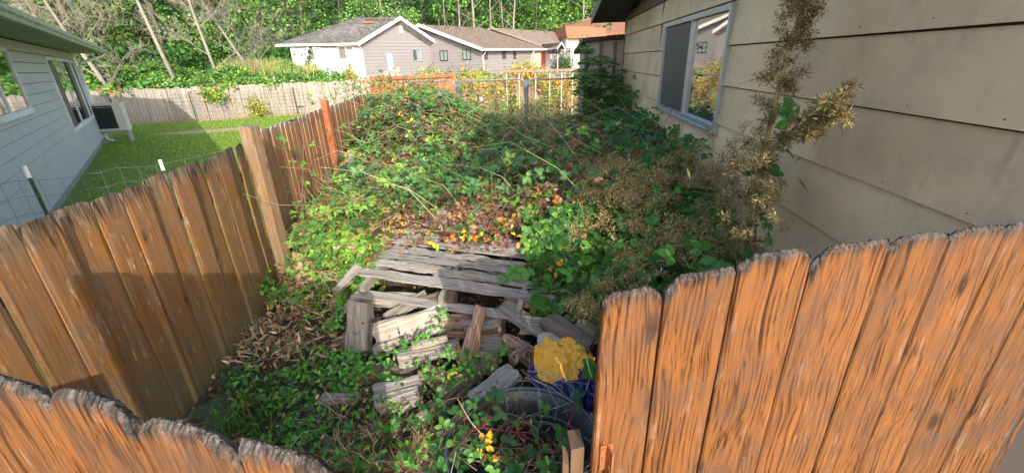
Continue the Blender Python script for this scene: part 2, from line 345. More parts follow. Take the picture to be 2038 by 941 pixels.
# ================================================================== fences
# ---- weathered grey fence at the end of the neighbour's lawn
W_GREY = wood('weathered_pale_wood', (.28, .25, .22), (.15, .13, .11), (.42, .39, .36), grain=.6, streak=((.68, .66, .62), .6), green=(-.1, .25, (.30, .17, .08)))
def fence_line(name, label, pts, h, bw, mat, cat='fence', skew=0.0, group=None, maxn=300, gap=.006, thick=.018, post_every=0, jag=.02, loc=None, railmat=None, rail_side=1, tops=None, far=False):
    t = thing(name, label, cat, (*pts[0], 0), group); k = 0; k3 = 0
    variants = []
    for q in range(5):
        m = MB(); j = [random.uniform(-jag, jag) for _ in range(2)]; hh = h + random.uniform(-jag, jag); w2 = (bw - gap) / 2; ear = .03 if not far else .0
        top = [(-w2, hh - ear + j[0] * .3), (-w2 + ear, hh + j[0] * .3), (w2 - ear, hh + j[1] * .3), (w2, hh - ear)] if ear else [(-w2, hh), (w2, hh)]
        poly = [(-w2, -thick / 2, 0), (w2, -thick / 2, 0)] + [(a, -thick / 2, z) for a, z in top[::-1]]
        m.prism(poly, (0, thick, 0)); variants.append(m.mesh('board', mat))
    for a, b in zip(pts[:-1], pts[1:]):
        a = Vector(a); b = Vector(b); L = (b - a).length; n = max(1, round(L / bw)); d = (b - a) / L; ang = math.atan2(d.y, d.x)
        for i in range(n):
            p = a + d * (i + .5) * bw; z = float(terr(p.x, p.y)) if far else 0
            nrm = Vector((-d.y, d.x)); p2 = p + nrm * random.uniform(-.004, .004)
            o = link('board', random.choice(variants), t, loc=(p2.x, p2.y, z + (random.uniform(-jag, jag) if far else random.uniform(-.012, .012))), rot=(random.uniform(-.01, .01), skew + random.uniform(-.012, .012), ang)); k += 1
        nrm = Vector((-d.y, d.x)) * rail_side
        for rz in (.3, h - .35):
            m = MB(); q0 = a + nrm * .03; q1 = b + nrm * .03; e = nrm * .035
            za = float(terr(a.x, a.y)) if far else 0; zb = float(terr(b.x, b.y)) if far else 0
            m.hexa([(q0.x, q0.y, za + rz), (q1.x, q1.y, zb + rz), (q1.x + e.x, q1.y + e.y, zb + rz), (q0.x + e.x, q0.y + e.y, za + rz), (q0.x, q0.y, za + rz + .08), (q1.x, q1.y, zb + rz + .08), (q1.x + e.x, q1.y + e.y, zb + rz + .08), (q0.x + e.x, q0.y + e.y, za + rz + .08)]); m.obj('rail', railmat or mat, t)
    return t
fence_line('board_fence', 'long pale weathered board fence at the end of the neighbouring lawn', [(-22.3, 19.1), (-18.2, 20.55), (-14.4, 21.25), (-10.85, 23.05), (-5.6, 23.6)], 1.55, .148, W_GREY, skew=0, jag=.035, far=True)
# welded wire panel with posts leaning against it
M_WIRE = plain('dull_wire', (.10, .105, .10), .5, .6, bmp=0); M_GALV = plain('galvanised_steel', (.30, .33, .35), .42, .75, var=.25, scale=5, bmp=.1)
M_TPOST = plain('dark_green_post', (.03, .05, .035), .6, bmp=.1); M_WHITE = plain('white_paint', (.72, .71, .68), .5, bmp=.05, dirt=(.35, .28, .2))
def wire_panel():
    a = Vector((-15.9, 20.75)); b = Vector((-10.3, 22.95)); d = (b - a).normalized(); nr = Vector((d.y, -d.x)); L = (b - a).length
    t = thing('wire_fence', 'dark welded wire fence standing in front of the pale board fence', 'wire fence', (a.x, a.y, 0))
    mid = Vector((-14.4, 21.05)); m = MB()
    def q(s, z):
        f = s / L; p = a * (1 - f) + b * f; bend = max(0, 1 - abs(s - 1.6) / 1.9) * .16; p = p + nr * (.14 + bend); return (p.x, p.y, z)
    for i in range(int(L / .17)): s = i * .17; m.tube([q(s, .1), q(s, 1.28)], .0055, 3, False)
    for j in range(8): m.tube([q(L * i / 12, .12 + j * .165) for i in range(13)], .0055, 3, False)
    m.obj('wire_mesh', M_WIRE, t)
    for s in (1.05, L - .6):
        m = MB(); x, y, z = q(s, 0); m.tube([(x, y, 0), (x, y, 1.4)], .022, 5); m.obj('post', M_TPOST, t)
        m = MB(); m.tube([(x, y, 1.4), (x, y, 1.5)], .024, 5); m.obj('post_tip', M_WHITE, t)
wire_panel()

# ---- side fence on the left, near run: broad boards
W_NEAR = wood('stained_cedar', (.265, .118, .034), (.10, .045, .017), (.38, .19, .07), grain=.7, streak=((.62, .48, .36), .8), grey=(.20, .12, .07), greyamt=.4, lines=.3, top=(.02, .16, (.13, .10, .075)), green=(.0, .75, (.19, .17, .075)), rough=.6, bstr=.35)
W_NEAR2 = wood('weathered_cedar', (.34, .165, .07), (.13, .06, .03), (.46, .26, .13), grain=.8, lines=.3, streak=((.50, .42, .35), .5), grey=(.22, .17, .12), greyamt=.18, top=(1.55, 1.66, (.24, .21, .18)), rough=.7, bstr=.4)
W_POST = wood('pale_post_wood', (.24, .14, .07), (.13, .075, .035), (.34, .22, .12), grain=.8, bstr=.5, lines=.4, streak=((.50, .42, .32), .6), grey=(.20, .15, .10), greyamt=.3, top=(1.60, 1.78, (.17, .13, .09)))
W_ORANGE = plain('rusty_orange_stain', (.30, .095, .04), .7, var=.3, scale=9, dirt=(.14, .07, .04), bmp=.4)
def smooth_board(w, h, t, mat, topf, nx=8, nz=26, amp=.003, seed=0, jag=.004, grooves=60, name='board', deep=1.0):
    """a board with relief on both faces; topf(u)->height offset along the width, u in -1..1"""
    vs = []; fs = []; dt = []; random_ = random.Random(seed)
    for side in (0, 1):
        for j in range(nz + 1):
            for i in range(nx + 1):
                u = -1 + 2 * i / nx; x = u * w / 2; zt = h + topf(u) + random_.uniform(-jag, jag) * (0 if j < nz else 1)
                tt = (j / nz) ** .7 if deep > 1 else j / nz; z = zt * tt
                g = mn.noise(Vector((x * grooves + seed * 9.1 + 1.2 * mn.noise(Vector((x * 6, z * 2.5, seed))), z * 1.2, seed * 3.3)))
                wear = max(0, 1 - (zt - z) / .09) * deep
                d = amp * g * (1 + 1.3 * wear * (deep > 1)); edge = .25 * t * (abs(u) > .985) + .45 * t * (j == nz)
                dt.append(zt - z)
                vs.append((x, (-1 if side == 0 else 1) * (t / 2 - edge) + d * (1 if side == 0 else -1), z))
    n1 = (nx + 1) * (nz + 1); I = lambda s, i, j: s * n1 + j * (nx + 1) + i
    for j in range(nz):
        for i in range(nx):
            fs.append((I(0, i, j), I(0, i + 1, j), I(0, i + 1, j + 1), I(0, i, j + 1))); fs.append((I(1, i + 1, j), I(1, i, j), I(1, i, j + 1), I(1, i + 1, j + 1)))
        fs.append((I(0, 0, j), I(0, 0, j + 1), I(1, 0, j + 1), I(1, 0, j))); fs.append((I(0, nx, j + 1), I(0, nx, j), I(1, nx, j), I(1, nx, j + 1)))
    for i in range(nx): fs.append((I(0, i, nz), I(0, i + 1, nz), I(1, i + 1, nz), I(1, i, nz))); fs.append((I(0, i + 1, 0), I(0, i, 0), I(1, i, 0), I(1, i + 1, 0)))
    me = bpy.data.meshes.new(name); me.from_pydata(vs, [], fs); me.materials.append(mat); at_ = me.attributes.new('dtop', 'FLOAT', 'POINT'); at_.data.foreach_set('value', dt); me.update(); return me
def near_fence():
    t = thing('wooden_fence', 'near brown plank fence on the left with broad boards and white-worn tops', 'fence', (-2.43, 1.0, 0))
    pts = [(-2.42, .95), (-2.42, 3.15), (-2.49, 3.76), (-2.64, 4.22)]; s = 0; i = 0
    for a, b in zip(pts[:-1], pts[1:]):
        a = Vector(a); b = Vector(b); L = (b - a).length; n = max(1, round(L / .20)); d = (b - a) / L; ang = math.atan2(d.y, d.x)
        for k in range(n):
            p = a + d * (k + .5) * (L / n); i += 1; ear = random.uniform(.012, .03)
            h = 1.655 + random.uniform(-.015, .015)
            me = smooth_board(L / n - random.uniform(.002, .006), h, .02, W_NEAR, lambda u: -ear * max(0, (abs(u) - .72) / .28), 8, 12, .0012, i)
            o = link('board', me, t, loc=(p.x + random.uniform(-.006, .006), p.y, -.02), rot=(random.uniform(-.012, .012), random.uniform(-.01, .01), ang))
    for z in (.35, 1.28):
        m = MB()
        for a, b in zip(pts[:-1], pts[1:]):
            m.hexa([(a[0] - .055, a[1], z), (b[0] - .055, b[1], z), (b[0] - .02, b[1], z), (a[0] - .02, a[1], z), (a[0] - .055, a[1], z + .09), (b[0] - .055, b[1], z + .09), (b[0] - .02, b[1], z + .09), (a[0] - .02, a[1], z + .09)])
        m.obj('rail', W_POST, t)
    # the tall pale post with the leaf run beside it
    m = MB(); w = .066
    m.hexa([(-w, -w, 0), (w, -w, 0), (w, w, 0), (-w, w, 0), (-w, -w, 1.775), (w, -w, 1.765), (w, w, 1.765), (-w, w, 1.775)])
    bpost = link('post', m.mesh('post', W_POST), t, loc=(-2.60, 4.36, 0), rot=(0, 0, R(-8)))
    bpost['label'] = 'tall pale square post'
    md = bpost.modifiers.new('b', 'BEVEL'); md.width = .006; md.segments = 2
near_fence()
t2 = fence_line('wooden_fence', 'brown board fence running back from the pale square post to the thicket', [(-2.76, 4.48), (-3.5, 11.3)], 1.66, .14, W_NEAR2, jag=.012, gap=.003)
m = MB(); m.hexa([(-.05, -.045, 0), (.05, -.045, 0), (.05, .045, 0), (-.05, .045, 0), (-.05, -.045, 1.80), (.05, -.045, 1.79), (.05, .045, 1.79), (-.05, .045, 1.80)])
o = link('post', m.mesh('post', W_ORANGE), t2, loc=(-2.97, 7.2, 0), rot=(0, 0, R(-6))); o['label'] = 'orange stained post'

# ---- low wire fence between the near plank fence and the grey house
def low_wire():
    a = Vector(Pz(48, 330, 1.42)); b = Vector(Pz(318, 318, 1.30)); c = Vector((b.x + 1.4, b.y + 2.0, 1.25))
    t = thing('wire_fence', 'sagging wire fence on white-tipped posts behind the near plank fence', 'wire fence', (a.x, a.y, 0))
    for p, hh in ((a, 1.42), (b, 1.30)):
        m = MB(); m.tube([(p.x, p.y, 0), (p.x, p.y, hh - .13)], .017, 5); m.tube([(p.x + .018, p.y, 0), (p.x + .018, p.y, hh - .13)], .007, 4); m.obj('post', M_TPOST, t)
        m = MB(); m.tube([(p.x, p.y, hh - .13), (p.x, p.y, hh)], .0185, 5); m.obj('post_tip', M_WHITE, t)
    m = MB(); w0 = a - (b - a) * .8
    def q(s, z):
        p = w0.lerp(a, s) if s < 1 else (a.lerp(b, s - 1) if s < 2 else b.lerp(c, s - 2))
        return (p.x + .02, p.y - .02, z + .02 * math.sin(s * 9))
    for z in (1.26, 1.09, .9, .65, .4): m.tube([q(k / 8, z - .03 * (k % 8 == 4)) for k in range(25)], .0028, 3, False)
    for k in range(21): s = k * .15; m.tube([q(s, .2), q(s, 1.26)], .0024, 3, False)
    m.obj('wire_mesh', M_GALV, t)
low_wire()

# ---- the gate boards in front of the camera
W_GATE = wood('orange_stained_gate_wood', (.155, .062, .019), (.048, .020, .010), (.215, .094, .032), grain=1.1, top=(.004, .034, (.046, .042, .040)), streak=((.34, .28, .24), .3), grey=(.075, .045, .033), greyamt=.16, rough=.6, bstr=1.0, lines=.75)
M_RUST = plain('rusty_steel', (.36, .13, .05), .55, .35, var=.35, scale=30, dirt=(.10, .05, .03), bmp=.3)
M_DKBR = plain('dark_brown_wood', (.10, .055, .03), .8, var=.3, scale=20, bmp=.4)
def earf(l, r, hump=0.0):
    return lambda u: -l * max(0, (-u - .55) / .45) ** 1.3 - r * max(0, (u - .55) / .45) ** 1.3 + hump * (1 - u * u)
def gate_run(name, label, cat, boards, seedb, seen=(0, 99)):
    p0 = boards[0][0]; t = thing(name, label, cat, (p0[0], p0[1], 0))
    for i, (a, b, h, l, r, hp) in enumerate(boards):
        a = Vector(a); b = Vector(b); d = b - a; w_ = d.length; ang = math.atan2(d.y, d.x); c = (a + b) / 2
        nrm = Vector((-d.y, d.x)).normalized()
        me = smooth_board(w_ - .006, h, .022, W_GATE, earf(l, r, hp), *((50, 110) if seen[0] <= i <= seen[1] else (10, 24)), .0019, seedb + i, .0025, 150, deep=2.0)
        link('board', me, t, loc=(c.x + nrm.x * random.uniform(-.004, .004), c.y + nrm.y * .011, 0), rot=(0, 0, ang))
    return t
def G(px, py, z=1.83): return tuple(Pz(px, py, z)[:2])
gd = Vector((1.235, .30)).normalized(); g0 = Vector((.190, .790))
def gp(s):
    k = 1.345
    return tuple(g0 + gd * s) if s <= k else tuple(g0 + gd * k + Vector((1, 0)) * (s - k))
def _gs(px, py):
    q = Pp(px, py, (.19, .79, 0), (-.236, .9717, 0)); return float((Vector((q[0], q[1])) - g0).dot(gd))
S = [_gs(1196, 600), _gs(1321, 600), _gs(1463, 560), _gs(1614, 530), _gs(1767, 505), _gs(1887, 486), _gs(2000, 462), _gs(2100, 445)]; S += [S[-1] + .19 * k for k in range(1, 10)]
HB = [(1.825, .020, .026, .0), (1.843, .04, .0, .0), (1.866, .026, .022, .0), (1.853, .05, .0, .003), (1.845, .018, .004, .008), (1.842, .012, .004, .004), (1.84, .01, .01, .0), (1.84, .02, .01, .0), (1.83, .01, .01, .0), (1.84, .01, .02, .0), (1.83, .02, .01, .0), (1.84, .01, .01, .0)] + [(1.84, .01, .01, .0)] * 4
bs = [(gp(S[i] + .001), gp(S[i + 1] - .001), *HB[i]) for i in range(16)]
tg = gate_run('wooden_gate', 'orange stained board gate with grey worn tops at the right foreground', 'gate', bs, 40, (0, 8))
for z in (.5, 1.45):
    m = MB(); a = Vector(gp(.03)); b = Vector(gp(1.25)); n_ = Vector((-gd.y, gd.x)); o1 = n_ * .026; o2 = n_ * .064
    m.hexa([(a.x + o1.x, a.y + o1.y, z), (b.x + o1.x, b.y + o1.y, z), (b.x + o2.x, b.y + o2.y, z), (a.x + o2.x, a.y + o2.y, z), (a.x + o1.x, a.y + o1.y, z + .09), (b.x + o1.x, b.y + o1.y, z + .09), (b.x + o2.x, b.y + o2.y, z + .09), (a.x + o2.x, a.y + o2.y, z + .09)])
    m.obj('rail', M_DKBR, tg)
# latch bracket, its bolts, and the latch post on the gate edge
def gate_iron():
    nf = Vector((gd.y, -gd.x))                                  # towards the camera
    def q(s, z, d): p = Vector(gp(s)) + nf * d; return (p.x, p.y, z)
    m = MB(); zb = 1.50
    def plate(s0, s1, z0, z1, d0, d1):
        m.hexa([q(s0, z0, d1), q(s1, z0, d1), q(s1, z0, d0), q(s0, z0, d0), q(s0, z1, d1), q(s1, z1, d1), q(s1, z1, d0), q(s0, z1, d0)])
    plate(.020, .054, 1.30, 1.385, .0015, .005); plate(.038, .042, 1.24, 1.385, .0055, .034)
    m.tube([q(.040, 1.33, .02), q(.042, 1.29, .045), q(.062, 1.265, .05), q(.085, 1.25, .03)], .0042, 6)
    br = m.obj('latch_bracket', M_RUST, tg)
    for s_, z_ in ((.029, 1.375), (.050, 1.377), (.027, 1.345)):
        b = MB(); b.tube([q(s_, z_, .005), q(s_, z_, .0085)], .0042, 7); b.obj('bolt', M_RUST, br)
    for i in range(1, 7):
        for k in range(2):
            b = MB(); s_ = S[i] + (S[i + 1] - S[i]) * (.3 + .4 * k); z_ = 1.20 + random.uniform(-.012, .012); b.tube([q(s_, z_, .0), q(s_, z_, .0035)], .0035, 6); b.obj('nail', M_RUST, tg)
    t = thing('latch_post', 'short dark brown post beside the left edge of the gate', 'post', (.13, .84, 0))
    m = MB(); m.hexa([(.142, .83, 0), (.178, .835, 0), (.175, .90, 0), (.140, .895, 0), (.142, .83, 1.33), (.178, .835, 1.335), (.175, .90, 1.33), (.140, .895, 1.33)]); m.obj('post', M_DKBR, t)
    m = MB(); m.hexa([(.118, .815, 1.2), (.134, .812, 1.2), (.138, .86, 1.2), (.122, .862, 1.2), (.118, .815, 1.31), (.134, .812, 1.29), (.138, .86, 1.295), (.122, .862, 1.315)]); m.obj('cleat', M_DKBR, t)
gate_iron()
ld = Vector((-.215 + .88, .378 - .587)).normalized(); l0 = Vector((-.88, .587))
def lp(s): return tuple(l0 + ld * s)
LS = [-1.19, -1.03, -.87, -.71, -.55, -.39, -.23, -.07, .138, .343, .556, .72]
LH = [1.83] * 7 + [1.832, 1.838, 1.832, 1.85, 1.83]
LH = LH[:7] + [1.808, 1.812, 1.800, 1.826, 1.83]; LS = LS[:7] + [q - .045 for q in LS[7:]]; lb_ = []
for i in range(len(LS) - 1):
    l, r, hp = (.02, .02, .006) if i < 7 else [(.0, .02, .0), (.012, .022, .018), (.01, .018, .022), (.0, .03, .0)][i - 7]
    lb_.append((lp(LS[i] + .004), lp(LS[i + 1] - .004), LH[i], l, r, hp))
tl = gate_run('wooden_fence', 'orange stained fence boards with rippled grey tops at the lower left corner', 'fence', lb_, 60, (6, 11))
m = MB(); m.hexa([(-2.42, 1.06, 0), (-2.05, .96, 0), (-2.05, .98, 0), (-2.42, 1.08, 0), (-2.42, 1.06, 1.13), (-2.05, .96, 1.17), (-2.05, .98, 1.17), (-2.42, 1.08, 1.13)]); m.obj('low_board', W_GATE, tl)
# ================================================================== BUILDINGS
def quadbox(m, O, u, n, s0, s1, z0, z1, d0, d1, d1t=None):
    """box on a wall: s along, z up, d outwards; d1t = outer depth at the top"""
    d1t = d1 if d1t is None else d1t
    q = lambda s, z, d: (O[0] + u[0] * s + n[0] * d, O[1] + u[1] * s + n[1] * d, z)
    return m.hexa([q(s0, z0, d1), q(s1, z0, d1), q(s1, z0, d0), q(s0, z0, d0), q(s0, z1, d1t), q(s1, z1, d1t), q(s1, z1, d0), q(s0, z1, d0)])
def siding(t, O, u, n, s0, s1, zs, holes, mat, tb=.018, tt=.005, joints=(), name='siding_board', clip=None, gap=.008):
    """lapped boards between heights zs, each its own part, cut round the holes (s0,s1,z0,z1)"""
    for z0, z1 in zip(zs[:-1], zs[1:]):
        cuts = sorted(set([s0, s1] + [j for j in joints if s0 < j < s1]))
        rects = [(a, b, z0, z1) for a, b in zip(cuts[:-1], cuts[1:])]
        for h in holes:
            out = []
            for (a, b, c, d) in rects:
                if h[1] <= a or h[0] >= b or h[3] <= c or h[2] >= d: out.append((a, b, c, d)); continue
                if a < h[0]: out.append((a, h[0], c, d))
                if b > h[1]: out.append((h[1], b, c, d))
                a2, b2 = max(a, h[0]), min(b, h[1])
                if c < h[2]: out.append((a2, b2, c, h[2]))
                if d > h[3]: out.append((a2, b2, h[3], d))
            rects = out
        for (a, b, c, d) in rects:
            if clip:                                             # gable: the top follows the rake
                pass
            f = lambda z: tb + (tt - tb) * (z - z0) / (z1 - z0)
            m = MB(); quadbox(m, O, u, n, a + .0012, b - .0012, c, d - (gap if d == z1 else .0005), .0, f(c), f(d)); m.obj(name, mat, t)
def window(t, O, u, n, s0, s1, z0, z1, fmat, gmat, fw=.05, d=.03, mull=(), label=None, screen=None, sill=True):
    """frame ring and mullions proud of the wall, each pane its own sub-part"""
    m = MB(); quadbox(m, O, u, n, s0, s1, z0, z0 + fw, -.03, d); quadbox(m, O, u, n, s0, s1, z1 - fw, z1, -.03, d)
    quadbox(m, O, u, n, s0, s0 + fw, z0 + fw, z1 - fw, -.03, d - .002); quadbox(m, O, u, n, s1 - fw, s1, z0 + fw, z1 - fw, -.03, d - .002)
    for q in mull: quadbox(m, O, u, n, q - fw * .4, q + fw * .4, z0 + fw, z1 - fw, -.03, d - .006)
    if sill: quadbox(m, O, u, n, s0 - .01, s1 + .01, z0 - .025, z0, 0, d + .015)
    w_ = m.obj('window', fmat, t)
    if label: w_['label'] = label
    ed = [s0 + fw] + list(mull) + [s1 - fw]
    for i, (a, b) in enumerate(zip(ed[:-1], ed[1:])):
        a += fw * .4 * (i > 0); b -= fw * .4 * (i < len(ed) - 2)
        g = MB(); quadbox(g, O, u, n, a, b, z0 + fw, z1 - fw, .001, .008); g.obj('pane', gmat if not (screen and i in screen) else screen[i], w_)
    return w_
GLS = glass('window_glass'); SCR = plain('insect_screen', (.045, .048, .055), .5, bmp=.05, var=.2, scale=40)
CURT = plain('pale_curtain', (.17, .21, .23), .4, var=.12, scale=3); CURTD = plain('grey_curtain', (.055, .062, .07), .35, var=.4, scale=2)
SASH = plain('dark_brown_frame', (.05, .04, .035), .5, bmp=0)
M_ALU = plain('brushed_aluminium', (.42, .46, .50), .38, .7, var=.12, scale=20, bmp=.05)

# ------------------------------------------------------------------ tan house on the right
def m_tan():
    m, nt, b = mat_new('tan_siding'); v = coords(nt, rnd=False); vb = coords(nt, (1, 1, 1), rnd=True)
    n = noi(nt, vb, 1.1, 6, .6); c = ramp(nt, n, [(.3, (.55, .37, .215)), (.5, (.73, .51, .295)), (.7, (.82, .60, .35))])
    n2 = noi(nt, v, 4, 8, .75); c = mix(nt, ramp(nt, n2, [(.50, (0, 0, 0)), (.72, (.5,) * 3)]), c, (.33, .27, .20))
    sp = coords(nt, (7, 7, 1.2), rnd=False); n4 = noi(nt, sp, 1.5, 5); c = mix(nt, ramp(nt, n4, [(.62, (0, 0, 0)), (.74, (.4,) * 3)]), c, (.33, .21, .13))
    vo = N(nt, 'ShaderNodeTexVoronoi', i_Scale=5.0); nt.links.new(v, vo.inputs['Vector']); c = mix(nt, ramp(nt, vo.outputs['Distance'], [(.02, (.8,) * 3), (.04, (0, 0, 0))]), c, (.12, .09, .07))
    nt.links.new(c, b.inputs['Base Color']); b.inputs['Roughness'].default_value = .62
    h = N(nt, 'ShaderNodeTexNoise', i_Scale=1.0, i_Detail=4.0); mp = coords(nt, (4, 4, 90), rnd=False); nt.links.new(mp, h.inputs['Vector'])
    bump(nt, b, math_(nt, 'ADD', h.outputs['Fac'], math_(nt, 'MULTIPLY', noi(nt, v, 120, 4), .8)), .22, .004); return m
TAN = m_tan(); TAUPE = plain('taupe_trim', (.16, .125, .10), .7, var=.2, scale=6, bmp=.2); SOFF = plain('dark_soffit_and_gap_shade', (.035, .027, .024), .8, var=.3, scale=3)
SHING = plain('brown_shingle', (.10, .075, .06), .95, var=.35, scale=30, bmp=.6)
def right_house():
    O = np.array([1.40, 0.0]); u = np.array([.0995, .995]); n = np.array([-.995, .0995])
    t = thing('house', 'tan lap-sided house along the right side with a sliding window', 'house', (1.5, 1.0, 0))
    m = MB(); quadbox(m, O, u, n, 1.14, 8.95, 0, 3.06, -4.5, -.001); m.obj('wall', SOFF, t)  # dark colour behind the lap gaps, standing in for shade under the boards
    ws0 = 3.62; ws1 = 5.72
    zs = [-.36 + .3035 * i for i in range(1, 12)]; zs = [.0] + [z + .0 for z in zs if z > .05]; zs = [0, .24, .545, .85, 1.155, 1.46, 1.765, 2.068, 2.365, 2.68, 2.93]
    siding(t, O, u, n, 1.14, 8.93, zs, [(ws0, ws1, 1.70, 2.66)], TAN, .024, .004, joints=(), gap=.009)
    # vertical butt joint cover in the top course
    m = MB(); quadbox(m, O, u, n, 5.98, 5.99, 2.37, 2.93, .0, .0215); m.obj('joint', TAUPE, t)
    window(t, O, u, n, ws0, ws1, 1.70, 2.66, M_ALU, GLS, .045, .045, mull=(4.62,), label='aluminium sliding window', screen=None)
    m = MB(); nrm_ = (n[0], n[1], 0)
    for z0 in (.24, .545, .85, 1.155, 1.46, 1.765, 2.068, 2.365, 2.68):
        for k in range(20):
            s_ = 1.3 + k * .4 + random.uniform(-.02, .02); z_ = z0 + .03 + random.uniform(-.006, .006)
            if ws0 - .05 < s_ < ws1 + .05 and 1.66 < z_ < 2.7: continue
            a_ = (O[0] + u[0] * s_ + n[0] * .019, O[1] + u[1] * s_ + n[1] * .019, z_); b_ = (a_[0] + n[0] * .0055, a_[1] + n[1] * .0055, z_); m.tube([a_, b_], .0032, 6)
    m.obj('nails', TAUPE, t, kind='stuff')
    # sliding screen on the far half, curtain edge behind the glass
    m = MB(); quadbox(m, O, u, n, 4.66, 5.66, 1.75, 2.61, .012, .017); m.obj('screen', SCR, t)
    # frieze, corner board, soffit and roof
    m = MB(); quadbox(m, O, u, n, 1.19, 8.98, 2.93, 3.04, 0, .030); m.obj('frieze_board', TAUPE, t)
    m = MB(); quadbox(m, O, u, n, 8.93, 9.0, 0, 2.93, -.04, .024); m.obj('corner_board', TAUPE, t)
    m = MB()
    q = lambda s, d, z: (O[0] + u[0] * s + n[0] * d, O[1] + u[1] * s + n[1] * d, z)
    ridge_s = 4.6
    for s0, s1, za, zb in ((.6, ridge_s, 3.06, 3.45), (ridge_s, 9.25, 3.45, 2.93)):
        m2 = MB(); m2.hexa([q(s0, .63, za), q(s1, .63, zb), q(s1, -5, zb), q(s0, -5, za), q(s0, .63, za + .16), q(s1, .63, zb + .16), q(s1, -5, zb + .16), q(s0, -5, za + .16)]); m2.obj('roof', SOFF, t)
        m2 = MB(); m2.hexa([q(s0, .65, za - .02), q(s1, .65, zb - .02), q(s1, .63, zb - .02), q(s0, .63, za - .02), q(s0, .65, za + .15), q(s1, .65, zb + .15), q(s1, .63, zb + .15), q(s0, .63, za + .15)]); m2.obj('rake_board', TAUPE, t)
    m = MB(); m.prism([q(1.0, -.005, 3.04), q(8.98, -.005, 3.04), q(8.98, -.005, 3.0), q(ridge_s, -.005, 3.5)][0:2] + [q(8.98, -.005, 3.05), q(ridge_s, -.005, 3.50), q(1.0, -.005, 3.1)], (.05, 0, 0)); m.obj('gable_panel', TAUPE, t)
right_house()
def shed():
    t = thing('shed', 'small taupe panelled shed beyond the far corner of the tan house', 'shed', (2.0, 9.5, 0))
    PAN = plain('taupe_panel', (.34, .285, .235), .7, var=.15, scale=5)
    c = [(1.60, 9.25), (2.42, 9.05), (2.6, 11.0), (1.78, 11.2)]
    m = MB(); m.hexa([(*p, 0) for p in c] + [(1.60, 9.25, 2.60), (2.42, 9.05, 2.62), (2.6, 11, 2.40), (1.78, 11.2, 2.40)]); m.obj('wall', PAN, t)
    # panels and battens on the side that faces the yard
    for i in range(3):
        f0, f1 = i / 3 + .03, (i + 1) / 3 - .01; a = Vector(c[0]).lerp(Vector(c[1]), f0); b = Vector(c[0]).lerp(Vector(c[1]), f1)
        m = MB(); m.hexa([(a.x, a.y - .02, .1), (b.x, b.y - .02, .1), (b.x, b.y, .1), (a.x, a.y, .1), (a.x, a.y - .02, 2.5), (b.x, b.y - .02, 2.5), (b.x, b.y, 2.5), (a.x, a.y, 2.5)]); m.obj('panel', PAN, t)
    for f in (0.0, .34, .66, 1.0):
        a = Vector(c[0]).lerp(Vector(c[1]), f)
        m = MB(); m.box(a.x - .03, a.x + .03, a.y - .05, a.y - .0, 0, 2.58); m.obj('batten', TAUPE, t)
    m = MB(); m.hexa([(1.50, 9.12, 2.60), (2.5, 8.96, 2.64), (2.7, 11.2, 2.42), (1.66, 11.4, 2.40), (1.50, 9.12, 2.67), (2.5, 8.96, 2.71), (2.7, 11.2, 2.49), (1.66, 11.4, 2.47)]); m.obj('roof', SOFF, t)
shed()

